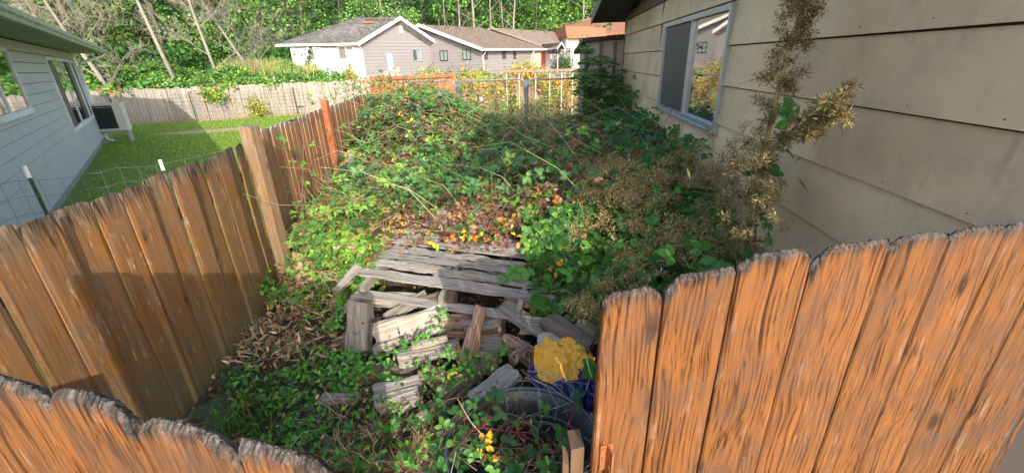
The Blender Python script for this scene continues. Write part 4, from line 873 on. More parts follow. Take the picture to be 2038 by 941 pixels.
# orange and pale wooden fences behind
W_ORF = wood('orange_fence_wood', (.36, .13, .05), (.20, .07, .03), (.46, .21, .09), grain=.6, knots=False, bstr=.2); W_PINK = wood('faded_reddish_wood', (.30, .20, .145), (.16, .09, .06), (.42, .35, .29), grain=.6, knots=False, bstr=.2, streak=((.7, .66, .6), .5))
def back_fences():
    a = Py(738, 156, 15.6); b = Py(900, 150, 15.0); z0 = float(terr(-2, 15.3)) - .1
    t = thing('wooden_fence', 'orange board fence with a rail behind the chain-link gates', 'fence', (a[0], 15.6, z0)); n = 20
    for i in range(n):
        f = i / n; x = a[0] + (b[0] - a[0]) * f; zt = a[2] + (b[2] - a[2]) * f; wd = (b[0] - a[0]) / n
        m = MB(); m.hexa([(x, 15.5, z0), (x + wd - .01, 15.5, z0), (x + wd - .01, 15.52, z0), (x, 15.52, z0), (x, 15.5, zt + .03), (x + wd - .01, 15.5, zt + .03), (x + wd - .01, 15.52, zt + .03), (x, 15.52, zt + .03)]); m.obj('board', W_PINK if i % 3 else W_ORF, t)
    for dz in (.02, -.16, -.9):
        m = MB(); m.box(a[0], b[0], 15.43, 15.49, 0, 0); m = MB(); m.hexa([(a[0], 15.42, a[2] + dz - .09), (b[0], 15.42, b[2] + dz - .09), (b[0], 15.49, b[2] + dz - .09), (a[0], 15.49, a[2] + dz - .09), (a[0], 15.42, a[2] + dz), (b[0], 15.42, b[2] + dz), (b[0], 15.49, b[2] + dz), (a[0], 15.49, a[2] + dz)]); m.obj('rail', W_ORF, t)
    m = MB(); m.hexa([(a[0], 15.40, a[2] - .9), (b[0], 15.40, b[2] - .9), (b[0], 15.418, b[2] - .9), (a[0], 15.418, a[2] - .9), (a[0], 15.40, a[2] - .19), (b[0], 15.40, b[2] - .19), (b[0], 15.418, b[2] - .19), (a[0], 15.418, a[2] - .19)]); m.obj('panel', W_ORF, t)
    m = MB(); m.box(b[0] - .04, b[0] + .07, 15.38, 15.5, z0, b[2] + .05); m.obj('post', W_ORF, t)
    # long faded fence further back, boards
    t = thing('wooden_fence', 'faded reddish board fence overgrown with yellow and orange brambles behind the gates', 'fence', (-1.8, 17.5, .3)); k = 0
    x = -1.75
    while x < 4.6:
        wd = .14; zt = 1.66 + .06 * math.sin(x * 1.3) + random.uniform(-.03, .03); 
        if random.random() > .08:
            m = MB(); m.hexa([(x, 17.5, .2), (x + wd - .012, 17.5, .2), (x + wd - .012, 17.52, .2), (x, 17.52, .2), (x, 17.5, zt), (x + wd - .012, 17.5, zt), (x + wd - .012, 17.52, zt), (x, 17.52, zt)]); m.obj('board', W_PINK, t)
        x += wd
    for z in (.7, 1.45): m = MB(); m.box(-1.75, 4.6, 17.44, 17.495, z, z + .09); m.obj('rail', W_PINK, t)
    # open pole fence at the right: white and rusty uprights under a long rail
    t = thing('pole_fence', 'open fence of white and rust-red uprights under a long top rail beside the shed', 'fence', (1.2, 14.2, .1))
    WP = plain('peeling_white_paint', (.45, .43, .40), .7, var=.12, scale=20, dirt=(.35, .25, .18), dirtamt=.8); RP = plain('rust_red_post', (.27, .09, .05), .8, var=.3)
    for i, (px, mt) in enumerate([(1008, WP), (1033, WP), (1058, RP), (1066, WP), (1094, WP), (1118, WP), (1131, RP), (1140, WP), (1153, RP), (1168, WP)]):
        p = Py(px, 142, 14.2); w_ = .018 if mt is RP else .016; m = MB(); m.box(p[0] - w_, p[0] + w_, 14.18, 14.24, .0, p[2] + .02); m.obj('upright', mt, t)
    a = Py(985, 142, 14.14); b = Py(1186, 138, 14.14); m = MB(); m.hexa([(a[0], 14.12, a[2] - .05), (b[0], 14.12, b[2] - .05), (b[0], 14.175, b[2] - .05), (a[0], 14.175, a[2] - .05), (a[0], 14.12, a[2] + .03), (b[0], 14.12, b[2] + .03), (b[0], 14.175, b[2] + .03), (a[0], 14.175, a[2] + .03)]); m.obj('rail', W_PINK, t)
back_fences()
# small round reflector on the mesh of the middle gate
p = Py(958, 197, YG - .08); m = MB(); m.tube([(p[0], p[1] - .006, p[2]), (p[0], p[1] + .006, p[2])], .045, 14); m.obj('disc', M_WHITE, label='small white round disc hanging on the middle gate leaf', cat='disc')

# ================================================================== WOODPILE
W_LOG = wood('grey_split_wood', (.25, .23, .205), (.08, .068, .055), (.42, .40, .36), axis='x', grain=.7, lines=.25, streak=((.48, .46, .43), .55), rough=.85, bstr=.9, knots=False)
W_LOGW = wood('pale_split_wood', (.33, .29, .235), (.11, .085, .06), (.47, .43, .38), axis='x', grain=.6, lines=.25, rough=.85, bstr=.8, knots=False, grey=(.40, .38, .35), greyamt=.3)
W_LOGR = wood('reddish_split_wood', (.30, .19, .13), (.11, .05, .03), (.55, .46, .38), axis='x', grain=.6, lines=.3, rough=.85, bstr=.9, knots=False, streak=((.66, .61, .55), .8))
W_LOGD = wood('dark_bark_wood', (.16, .125, .10), (.05, .04, .03), (.34, .29, .24), axis='x', grain=.9, rough=.9, bstr=1.0, knots=False)
W_PAL = wood('silver_pallet_wood', (.27, .255, .235), (.07, .06, .05), (.48, .46, .43), axis='x', grain=.9, lines=.35, rough=.85, bstr=.9, knots=False, streak=((.52, .50, .46), .5))
def log_mesh(L, w, h, kind, mat, seed):
    """a split piece: irregular section that changes along the length, checked ends"""
    rd = random.Random(seed); nx = 14; vs = []; fs = []; tp = rd.uniform(-.4, .4); cut = rd.uniform(-.5, .5)
    if kind == 'block': sec = [(-.5, -.5), (0, -.5), (.5, -.5), (.5, 0), (.5, .5), (0, .5), (-.5, .5), (-.5, 0)]
    elif kind == 'wedge': sec = [(-.5, -.42), (0, -.5), (.5, -.38), (.38, .05), (.12, .5), (-.1, .46), (-.36, .1)]
    elif kind == 'half': sec = [(-.5, -.2), (-.25, -.48), (.25, -.48), (.5, -.2), (.48, .32), (.2, .42), (-.2, .45), (-.48, .3)]
    else: sec = [(.5 * math.cos(a), .5 * math.sin(a)) for a in np.linspace(0, 2 * math.pi, 9)[:-1]]
    # resample the section finer
    ring = []
    for i in range(len(sec)):
        a = Vector(sec[i]); b = Vector(sec[(i + 1) % len(sec)])
        for k in range(4): ring.append(a.lerp(b, k / 4))
    n = len(ring)
    for i in range(nx + 1):
        f = i / nx; x = -L / 2 + L * f
        for k, p in enumerate(ring):
            q = mn.noise(Vector((p.x * 7 + seed, p.y * 7, f * 1.3))); q2 = mn.noise(Vector((p.x * 13, p.y * 13 + seed, f * 2.1)))
            s_ = (1 + .26 * q + .24 * q2) * (1 + tp * (f - .5)); end = (.96 if i in (0, nx) else 1); ex = (cut * p.x + .08) * w * (1 if i else -1) * .5 + (.08 * w * mn.noise(Vector((p.x * 9, p.y * 9, seed + i)))) if i in (0, nx) else 0
            vs.append((x + ex, p.x * w * s_ * end, p.y * h * s_ * end + .05 * h * math.sin(f * 3 + seed)))
    for i in range(nx):
        for k in range(n): fs.append((i * n + k, i * n + (k + 1) % n, (i + 1) * n + (k + 1) % n, (i + 1) * n + k))
    c0 = len(vs); vs.append((-L / 2, 0, 0)); vs.append((L / 2, 0, 0))
    for k in range(n): fs.append((k, c0, (k + 1) % n)); fs.append((nx * n + k, nx * n + (k + 1) % n, c0 + 1))
    me = bpy.data.meshes.new('firewood'); me.from_pydata(vs, [], [f[::-1] for f in fs]); me.materials.append(mat); me.update(); return me
def put_log(a, b, w_, h, kind, mat, label, roll=0.0, cat='firewood', seed=None):
    a = Vector(a); b = Vector(b); d = b - a; L = d.length; q = d.to_track_quat('X', 'Z')
    global _ls; _ls += 1
    me = log_mesh(L, w_, h, kind, mat, seed or _ls * 3.7); o = bpy.data.objects.new('firewood_log', me); C.objects.link(o)
    o.matrix_world = Matrix.Translation((a + b) / 2) @ (q.to_matrix() @ Matrix.Rotation(roll, 3, 'X')).to_4x4()
    return setp(o, label, cat, 'split firewood in the heap')
_ls = 0
def LG(p1, z1, p2, z2, w_, h, kind, mat, label, roll=0.0): return put_log(Pz(*p1, z1), Pz(*p2, z2), w_, h, kind, mat, label, roll)
LG((716, 602), .50, (712, 700), .16, .17, .10, 'block', W_LOG, 'smooth grey upright block at the left end of the pile under the pallet corner', .1)
LG((752, 668), .34, (884, 628), .40, .24, .20, 'wedge', W_LOGW, 'biggest pale split log lying below the pallet front', .25)
LG((886, 648), .34, (1000, 650), .36, .19, .17, 'half', W_LOGR, 'reddish peeling half log right of the big pale one', 0)
LG((958, 612), .58, (928, 728), .30, .085, .07, 'block', W_LOGR, 'narrow pinkish stick leaning upright against the pallet edge', .2)
LG((792, 712), .30, (912, 690), .30, .15, .09, 'half', W_LOG, 'grey split piece with dark bark edge below the reddish half log', .1)
LG((708, 744), .20, (826, 742), .22, .14, .12, 'round', W_LOGD, 'dark bark-covered log half hidden by bindweed leaves', 0)
LG((752, 800), .20, (836, 772), .26, .14, .12, 'block', W_LOG, 'light grey block with a sawn end in the middle of the bindweed', .15)
LG((640, 796), .10, (712, 792), .14, .07, .05, 'block', W_LOG, 'short grey slat end at the lower left of the heap', 0)
LG((1000, 610), .46, (1086, 664), .40, .13, .05, 'block', W_LOG, 'grey flat offcut slanting down from the right end of the pallet', .1)
LG((1072, 680), .42, (1142, 674), .42, .12, .07, 'block', W_LOGW, 'small pale block just above the yellow tarp', .1)
LG((1004, 676), .36, (1072, 712), .32, .15, .12, 'wedge', W_LOGR, 'white and brown flaking wedge left of the yellow tarp', .4)
LG((958, 688), .30, (1004, 690), .32, .13, .10, 'half', W_LOG, 'small half-round end piece beside the flaking wedge', .6)
LG((880, 790), .24, (968, 722), .30, .14, .12, 'round', W_LOGD, 'dark rounded bark log slanting beneath the pinkish stick', 0)
LG((822, 838), .14, (900, 794), .18, .12, .09, 'wedge', W_LOGW, 'white splintered piece low between the bindweed and the tub', .3)
LG((946, 802), .26, (1024, 740), .34, .14, .08, 'half', W_LOGW, 'whitish slab resting against the rim of the tub', .2)
LG((896, 868), .18, (964, 800), .22, .12, .07, 'block', W_LOG, 'pale grey slab lying left of the tub', .1)
LG((668, 580), .34, (716, 532), .46, .075, .05, 'block', W_LOG, 'grey stick propped at the left corner of the pallet', .3)
LG((706, 592), .46, (830, 600), .44, .13, .10, 'half', W_LOGW, 'yellowish pale log wedged below the pallet front board', .1)
LG((768, 632), .40, (846, 584), .48, .10, .08, 'wedge', W_LOG, 'thin grey split piece wedged under the pallet middle', .3)
LG((836, 600), .46, (906, 592), .50, .14, .12, 'round', W_LOGD, 'dark round log in the shadow under the pallet', 0)
LG((1010, 586), .50, (1098, 606), .52, .13, .11, 'half', W_LOG, 'grey log poking out beyond the right end of the pallet', .4)
LG((1080, 560), .52, (1160, 610), .46, .12, .10, 'round', W_LOGD, 'dark log under the brambles right of the pallet', .0)
LG((1040, 640), .42, (1120, 650), .42, .14, .10, 'wedge', W_LOG, 'weathered wedge between the slanting offcut and the tarp', .2)
LG((1090, 640), .48, (1176, 690), .46, .13, .10, 'half', W_LOGD, 'dark half log behind the tarp', .1)
LG((660, 690), .14, (700, 660), .22, .10, .07, 'wedge', W_LOGD, 'dark chip of wood left of the upright grey block', .2)
LG((840, 740), .24, (905, 760), .22, .12, .10, 'half', W_LOGR, 'rust-brown half log among the leaves in the middle of the heap', .3)
LG((975, 735), .28, (1040, 770), .24, .10, .08, 'wedge', W_LOGD, 'dark wedge above the tub rim', .2)
LG((720, 860), .06, (800, 850), .08, .11, .08, 'round', W_LOGD, 'dark log sunk in the dead grass at the bottom of the heap', 0)
LG((1150, 640), .5, (1240, 690), .42, .12, .10, 'wedge', W_LOG, 'grey wedge behind the top of the first gate board', 0)
for i_, (a_, b_, za, zb, w__, h__, kd, mt_, lb__) in enumerate([
    ((745, 700), (800, 660), .22, .30, .12, .10, 'wedge', W_LOG, 'grey wedge tucked behind the biggest pale split log'), ((600, 560), (660, 545), .26, .30, .07, .04, 'block', W_LOG, 'thin grey offcut lying left of the propped stick'),
    ((905, 700), (990, 720), .34, .32, .11, .09, 'wedge', W_LOGR, 'brown torn wedge just right of the leaning pinkish stick'), ((820, 690), (890, 672), .36, .38, .06, .05, 'wedge', W_LOGW, 'slim pale sliver lying on the bark-edged piece'),
    ((640, 880), (700, 900), .06, .06, .09, .07, 'half', W_LOGD, 'rotten dark chunk in the grass at the lowest left'), ((1020, 720), (1050, 690), .38, .42, .08, .06, 'wedge', W_LOGD, 'small dark chunk touching the left edge of the yellow tarp'),
    ((860, 860), (905, 905), .12, .12, .09, .07, 'half', W_LOGR, 'rusty brown chunk by the lower left of the tub'), ((760, 640), (700, 650), .30, .28, .10, .08, 'round', W_LOGD, 'round dark log end between the upright block and the pale split log'),
    ((1100, 580), (1170, 570), .5, .5, .10, .08, 'wedge', W_LOG, 'silvery wedge lost in leaves beyond the pallet end'), ((930, 660), (990, 640), .44, .46, .07, .05, 'block', W_LOG, 'flat grey stub behind the leaning pinkish stick')]):
    LG(a_, za, b_, zb, w__, h__, kd, mt_, lb__, .3 * i_)
def splint_board(L, w_, th, mat, seed, broken=0.0, bow=0.0, twist=0.0, sliver=False):
    """weathered pallet board with frayed long edges"""
    rd = random.Random(seed); nx = 36; ny = 6; vs = []; fs = []
    for side in (0, 1):
        for i in range(nx + 1):
            f = i / nx; x = f * L
            e0 = -w_ / 2 + w_ * .22 * max(0, mn.noise(Vector((f * 5, seed, 0)))) * (1 + broken); e1 = w_ / 2 - w_ * .28 * max(0, mn.noise(Vector((f * 5, seed, 9)))) * (1 + broken)
            if sliver: k = max(.06, 1 - f ** 1.3); e0 = e0 * k; e1 = e1 * k
            for j in range(ny + 1):
                g = j / ny; y = e0 + (e1 - e0) * g; rel = .004 * mn.noise(Vector((x * 2.2, y * 90, seed))) + .003 * mn.noise(Vector((x * 5, y * 200, seed)))
                z = (th / 2 + rel) * (1 if side else -1) + bow * math.sin(math.pi * f) + twist * f * y
                xx = x + (rd.uniform(-.02, .02) * (1 + 3 * broken) if i in (0, nx) else 0)
                vs.append((xx, y, z))
    n1 = (nx + 1) * (ny + 1); I = lambda s, i, j: s * n1 + i * (ny + 1) + j
    for i in range(nx):
        for j in range(ny): fs.append((I(1, i, j), I(1, i + 1, j), I(1, i + 1, j + 1), I(1, i, j + 1))); fs.append((I(0, i, j), I(0, i, j + 1), I(0, i + 1, j + 1), I(0, i + 1, j)))
        fs.append((I(0, i, 0), I(0, i + 1, 0), I(1, i + 1, 0), I(1, i, 0))); fs.append((I(0, i + 1, ny), I(0, i, ny), I(1, i, ny), I(1, i + 1, ny)))
    for j in range(ny): fs.append((I(0, 0, j), I(1, 0, j), I(1, 0, j + 1), I(0, 0, j + 1))); fs.append((I(0, nx, j), I(0, nx, j + 1), I(1, nx, j + 1), I(1, nx, j)))
    me = bpy.data.meshes.new('board'); me.from_pydata(vs, [], fs); me.materials.append(mat); me.update(); return me
def pallet(name, label, A, B, up_, rows, seed, lower=True, splinters=0):
    """A,B: ends of the front edge; rows: (offset back, width, start, length, lift, broken)"""
    A = Vector(A); B = Vector(B); u = (B - A); L = u.length; u.normalize(); v = Vector((-u.y, u.x, 0)).normalized(); v = (v + Vector((0, 0, up_))).normalized(); n = u.cross(v).normalized()
    t = thing(name, label, 'pallet', tuple(A)); Mx = Matrix((u, v, n)).transposed()
    def put(me, nm, s, d, h, yaw=0.0, roll=0.0):
        o = link(nm, me, t, loc=A + u * s + v * d + n * h); o.rotation_euler = (Mx @ Matrix.Rotation(yaw, 3, 'Z') @ Matrix.Rotation(roll, 3, 'X')).to_euler(); return o
    for i, (d, w_, s, l, h, br) in enumerate(rows):
        put(splint_board(l, w_, .018, W_PAL, seed + i * 2.3, br, .006, random.uniform(-.1, .1)), 'board', s, d, h + .052, random.uniform(-.035, .035), random.uniform(-.05, .05))
    if lower:
        for s in (.06, L * .5, L - .1):
            m = MB(); D = rows[-1][0] + .06; m.box(-.02, .02, 0, D, -.045, .04); put(m.mesh('stringer', W_LOG), 'stringer', s, -.02, 0)
        put(splint_board(L, .095, .018, W_PAL, seed + 50, .1), 'board', 0, -.0, -.058); put(splint_board(L, .09, .018, W_PAL, seed + 51, .1), 'board', 0, .5, -.058)
    for k in range(splinters):
        put(splint_board(random.uniform(.1, .42), random.uniform(.006, .022), .006, W_PAL, seed + 70 + k, .4, .02, sliver=True), 'splinter', random.uniform(.05, L - .4), random.uniform(0, rows[-1][0]), .062 + random.uniform(.004, .03), random.uniform(-.3, .3))
    return t
pA = Pz(710, 572, .60); pB = Pz(1058, 622, .49)
pallet('pallet', 'silver weathered wooden pallet with splintered boards on top of the firewood', pA, pB, .10,
       [(.15, .12, -.02, 1.46, .0, .25), (.30, .11, .04, .58, .010, .7), (.285, .10, .58, .84, .0, .9), (.44, .085, .03, 1.38, .010, .4), (.565, .10, .05, .55, .0, .4), (.57, .09, .60, .74, .012, .8), (.71, .085, .02, 1.30, .006, .5), (.84, .07, .0, 1.36, .0, .4), (.96, .09, .04, 1.28, .008, .3)], 5, splinters=34)
A2 = Vector(pA) + Vector((.38, 1.02, .10)); B2 = A2 + Vector((1.5, -.42, .0))
pallet('pallet', 'second grey pallet further back, mostly buried under brown brambles', A2, B2, .06,
       [(.05, .10, 0, 1.4, 0, .1), (.20, .11, .02, 1.4, 0, .1), (.35, .10, 0, 1.4, 0, .2), (.5, .10, 0, 1.4, 0, .1), (.66, .11, .0, 1.38, 0, .1), (.82, .1, 0, 1.4, 0, .1)], 25, splinters=6)
pallet('pallet', 'third grey pallet by the fallen wire mesh, almost covered by leaves', A2 + Vector((.2, 1.1, .03)), B2 + Vector((.15, 1.15, .05)), .03,
       [(.05, .10, 0, 1.4, 0, .1), (.22, .11, .02, 1.4, 0, .1), (.4, .10, 0, 1.4, 0, .2), (.6, .10, 0, 1.4, 0, .1)], 45)
# fallen chain-link mesh and pipe beyond the pallets
def wire_heap():
    a = Vector(Pz(682, 352, .62)); b = Vector(Pz(826, 368, .66)); t = thing('wire_roll', 'collapsed roll of galvanised wire mesh at the foot of the left fence', 'wire mesh', tuple(a))
    m = MB(); u = (b - a) * 1.0; v = Vector((.25, -.75, 0))
    def P(s, r): return tuple(a + u * s + v * r + Vector((0, 0, .10 * math.sin(s * 9 + r * 2) + .16 * math.sin(r * 3.1) + .04 * math.sin(s * 23))))
    for k in range(15):
        f = k / 15
        m.tube([P(min(1, f + .12 * (j % 2) / 3 + .02 * j / 8), j / 14) for j in range(15)], .0018, 3, False)
        m.tube([P(max(0, f - .12 * (j % 2) / 3 + .02), j / 14) for j in range(15)], .0018, 3, False)
    for r in (0, 1): m.tube([P(s / 14, r) for s in range(15)], .004, 3, False)
    m.obj('wire_mesh', M_GALV, t)
    m = MB(); p = Vector(Pz(815, 352, .66)); q = Vector(Pz(872, 372, .62)); m.tube([p, p.lerp(q, .5) + Vector((0, 0, .03)), q], .03, 8); m.obj('pipe', M_PIPE, label='bent grey pipe lying right of the wire mesh roll', cat='pipe', smooth=True)
    m = MB(); p = Vector(Pz(690, 344, .66)); q = Vector(Pz(790, 340, .70)); m.tube([p, q], .022, 8); m.obj('pipe', M_PIPE, label='straight thin grey pipe at the upper edge of the wire mesh', cat='pipe', smooth=True)
    p = Vector(Pz(655, 350, .60)); q = Vector(Pz(728, 378, .66)); o = link('plank', splint_board((q - p).length, .09, .02, W_PAL, 91, .1), None, loc=p); o.rotation_euler = (q - p).to_track_quat('X', 'Z').to_euler(); setp(o, 'long pale weathered plank end lying in front of the fallen wire mesh', 'plank')
    p = Vector(Pz(695, 372, .5)); m = MB(); m.box(-.05, .05, -.01, .01, 0, .36); o = link('board_end', m.mesh('board_end', W_PAL), None, loc=Pz(697, 345, .55), rot=(.1, .2, .4)); setp(o, 'short grey board end sticking up by the left fence', 'board')
wire_heap()
# ---- galvanised tub
def tub():
    c = Vector((.03, 1.62, 0)); r = .405; zt = .46
    M_TUB = plain('galvanised_tub_steel', (.10, .125, .14), .45, .65, var=.3, scale=6, dirt=(.12, .10, .08), dirtamt=.5, bmp=.1)
    t = thing('tub', 'round galvanised steel tub full of dead twigs beside the gate', 'tub', tuple(c))
    n = 56; prof_o = [(.93, 0), (.94, .1), (.97, .12), (.95, .14), (.965, .30), (.99, .32), (.97, .34), (1.0, zt - .01)]
    vs = []; fs = []; m = MB()
    prof = prof_o + [(.985, zt - .012), (.955, .34), (.94, .3), (.93, .14), (.90, .04), (.0, .035)]
    for q, z in prof:
        for k in range(n): a = 2 * math.pi * k / n; vs.append((c.x + q * r * math.cos(a), c.y + q * r * math.sin(a), z))
    for j in range(len(prof) - 1):
        for k in range(n): fs.append((j * n + k, j * n + (k + 1) % n, (j + 1) * n + (k + 1) % n, (j + 1) * n + k))
    m.add(vs, fs); m.obj('wall', M_TUB, t, smooth=True)
    m = MB(); m.tube([(c.x + r * math.cos(2 * math.pi * k / 48), c.y + r * math.sin(2 * math.pi * k / 48), zt) for k in range(49)], .011, 8, False); m.obj('rim', M_TUB, t, smooth=True)
    for rr, z in ((.60, .26), (.62, .30)):
        m = MB(); m.tube([(c.x + .08 + rr * r * math.cos(a), c.y + .12 + rr * r * math.sin(a) * .9, z) for a in np.linspace(-.3, 2.6, 24)], .008, 6, False); m.obj('inner_ring', M_TUB, t, smooth=True)
tub()
# ---- tarp: yellow cloth thrown over a blue one
def cloth(name, label, c, sx, sy, mat, seed, amp, rz, outline):
    nx = ny = 22; vs = []; fs = []; idx = {}
    for j in range(ny + 1):
        for i in range(nx + 1):
            u = -1 + 2 * i / nx; v = -1 + 2 * j / ny; rr = outline(math.atan2(v, u)); k = max(abs(u), abs(v)) / max(1e-6, math.hypot(u, v)) ; u2, v2 = u * k * rr, v * k * rr
            x = u2 * sx; y = v2 * sy
            ridge = lambda q, s: 1 - abs(mn.noise(Vector(q) + Vector((seed, s, 0)))) * 2.2
            z = amp * (ridge((x * 5.0, y * 4.0 + x * 2, 0), 1) * .55 + ridge((x * 9 + y * 4, y * 9, 0), 5) * .25 + .10 * ridge((x * 22, y * 20 - x * 8, 0), 8) + random.uniform(-.05, .05)) - .30 * (u2 * u2 + v2 * v2) * amp - (.10 * max(0, -v2 - .2))
            x2 = x * math.cos(rz) - y * math.sin(rz); y2 = x * math.sin(rz) + y * math.cos(rz)
            vs.append((c[0] + x2, c[1] + y2, c[2] + z))
    for j in range(ny):
        for i in range(nx): a = j * (nx + 1) + i; fs += [(a, a + 1, a + nx + 2), (a, a + nx + 2, a + nx + 1)] if (i + j) % 2 else [(a, a + 1, a + nx + 1), (a + 1, a + nx + 2, a + nx + 1)]
    me = bpy.data.meshes.new(name); me.from_pydata(vs, [], fs); me.materials.append(mat); o = link(name, me); md = o.modifiers.new('s', 'SOLIDIFY'); md.thickness = .003; return setp(o, label, 'tarp')
def fabric(name, col):
    m, nt, b = mat_new(name); v = coords(nt, rnd=False); n = noi(nt, v, 9, 5); c = ramp(nt, n, [(.3, tuple(x * .85 for x in col)), (.7, col)]); nt.links.new(c, b.inputs['Base Color']); b.inputs['Roughness'].default_value = .42; bump(nt, b, noi(nt, v, 30, 4, .6, 1.5), .3, .01); return m
cloth('tarp', 'crumpled blue tarp showing from under the yellow one', (.33, 2.20, .36), .27, .27, fabric('blue_tarp', (.006, .013, .12)), 3.1, .10, .3, lambda a: .92 + .06 * math.sin(3 * a + 1) + .04 * math.sin(7 * a))
cloth('tarp', 'crumpled bright yellow tarp beside the tub and the gate', (.31, 2.32, .43), .22, .22, fabric('yellow_tarp', (.95, .48, .04)), 7.7, .11, .1, lambda a: .93 + .10 * math.sin(3 * a + 2.4) + .03 * math.sin(5 * a))
# ================================================================== VEGETATION
def nz3(x, y, z, s, seed=0.0): return np.array([mn.noise(Vector((a * s, b * s, c * s + seed))) for a, b, c in zip(x, y, z)])
DIAM = T_([(0, 0, 0), (-.42, .5, .08), (.42, .5, .08), (0, 1, -.06)], [(0, 2, 1), (1, 2, 3)])
def polar(px, D, py=130):
    r = ray(px, py); k = D / math.hypot(r[0], r[1]); return r[0] * k, r[1] * k
# ---------------- far trees
CREV = []
def tree(px, D, h, rad, pal, label, n=2600, ls=.30, z0=.6, lobes=16, trunk=(.12, .10, .08), group='trees of the wood behind the houses', name='tree', cat='tree', tr=.16, flat=1.0, xy=None):
    x, y = xy if xy else polar(px, D); zb = float(terr(x, y)); t = thing(name, label, cat, (x, y, zb), group)
    sd = rng.integers(1e6) * .001; m = LB()
    top = np.array([x + rng.normal() * .4, y + rng.normal() * .3, zb + h * .85]); pts = [np.array([x, y, zb - .2]), np.array([x + rng.normal() * .15, y, zb + h * .3]), np.array([x + rng.normal() * .3, y, zb + h * .6]), top]
    m.tube(pts, [tr, tr * .8, tr * .55, tr * .15], 6, trunk)
    cs = []; 
    for i in range(lobes):
        a = rng.uniform(0, 6.28); f = (i + .5) / lobes; zz = z0 + (h - z0) * f; rr = rad * (math.sin(math.pi * (.12 + .83 * f)) ** .8) * rng.uniform(.45, .9)
        c = np.array([x + rr * math.cos(a), y + rr * math.sin(a), zb + zz]); cs.append(c)
        base = pts[0] * (1 - f * .8) + top * f * .8; m.tube([base, (base + c) / 2 + [0, 0, .2], c], [tr * .3, tr * .2, tr * .06], 4, trunk)
    tr_o = m.mesh('trunk', LEAF); setp(link('trunk', tr_o, t))
    lb = LB(); k = n // lobes
    for c in cs:
        s = rad * rng.uniform(.30, .52); d = rdir(k); q = rng.uniform(.25, 1.0, (k, 1)) ** .5
        P = c + d * q * s * np.array([1.15, 1.15, .75 * flat]); g = nz3(P[:, 0], P[:, 1], P[:, 2], 1.1, sd); keep = g > -.18; P = P[keep]; d = d[keep]
        col = pick(len(P), pal, .22); nn = norm(d * .8 + rdir(len(P)) * .7 + np.array([0, -.1, .5]))
        lb.add(DIAM, P, nn, rdir(len(P)), ls * rng.uniform(.6, 1.3, len(P)), col)
    lb.obj('crown', LEAF, t); return t
P_DK = [((.020, .060, .014), 3), ((.035, .10, .02), 3), ((.06, .15, .03), 1.5)]
P_MD = [((.04, .12, .018), 3), ((.07, .19, .03), 3), ((.12, .26, .04), 1.5)]
P_LT = [((.10, .24, .035), 3), ((.16, .32, .05), 3), ((.07, .17, .03), 1.5)]
P_OL = [((.10, .15, .03), 3), ((.16, .20, .05), 2.5), ((.06, .11, .025), 2)]
P_WL = [((.12, .27, .06), 3), ((.20, .36, .09), 3), ((.09, .20, .05), 1)]
kinds = {'d': (P_DK, 'dark'), 'm': (P_MD, 'mid-green'), 'l': (P_LT, 'bright yellow-green'), 'o': (P_OL, 'olive')}
TREES = [(-120, 40, 'm'), (-50, 44, 'd'), (15, 40, 'm'), (60, 47, 'd'), (110, 44, 'l'), (160, 40, 'm'), (205, 47, 'o'), (222, 42, 'o'), (262, 48, 'd'), (300, 46, 'm'), (335, 41, 'l'), (372, 50, 'd'), (410, 43, 'm'), (445, 50, 'd'), (470, 42, 'l'), (500, 46, 'm'), (530, 41, 'l'), (560, 52, 'm'), (590, 48, 'l'),
         (615, 62, 'm'), (650, 66, 'd'), (690, 64, 'd'), (730, 70, 'm'), (800, 72, 'd'), (850, 70, 'd'), (895, 66, 'd'), (935, 63, 'l'), (960, 70, 'd'), (1000, 66, 'd'), (1040, 70, 'm'), (1068, 64, 'l'), (1100, 72, 'm'), (1128, 78, 'l'), (1160, 80, 'm'), (1195, 78, 'd'), (1240, 80, 'm'), (1300, 80, 'd'), (1380, 80, 'm')]
WHERE = lambda px: 'above the grey house roof' if px < 200 else ('behind the bramble bank' if px < 560 else ('above the dark grey shingle roof' if px < 850 else ('above the brown roofs' if px < 1090 else 'above the rust-brown mansard roof')))
cnt = {}
for px, D, k in TREES:
    w_ = WHERE(px); cnt[(k, w_)] = cnt.get((k, w_), 0) + 1
tot = dict(cnt); cnt = {}
ORD = ['first', 'second', 'third', 'fourth', 'fifth', 'sixth', 'seventh', 'eighth']
for px, D, k in TREES:
    w_ = WHERE(px); i = cnt.get((k, w_), 0); cnt[(k, w_)] = i + 1
    lab = f"{kinds[k][1]} leafy tree {w_}" + (f", {ORD[i]} of its shade from the left" if tot[(k, w_)] > 1 else '')
    far = D > 60
    tree(px, D, 13 if not far else 15, 4.0 if not far else 4.6, kinds[k][0], lab, 3400 if not far else 3000, .23 if not far else .34, z0=.3)
tree(755, 56, 8.2, 4.2, P_WL, 'rounded pale green willow rising just behind the dark grey roof', 6000, .20, z0=1.0, lobes=26, group=None)
tree(815, 60, 7.2, 2.6, P_WL, 'smaller pale green willow between the two taupe gables', 2600, .22, z0=1.0, lobes=14, group=None)
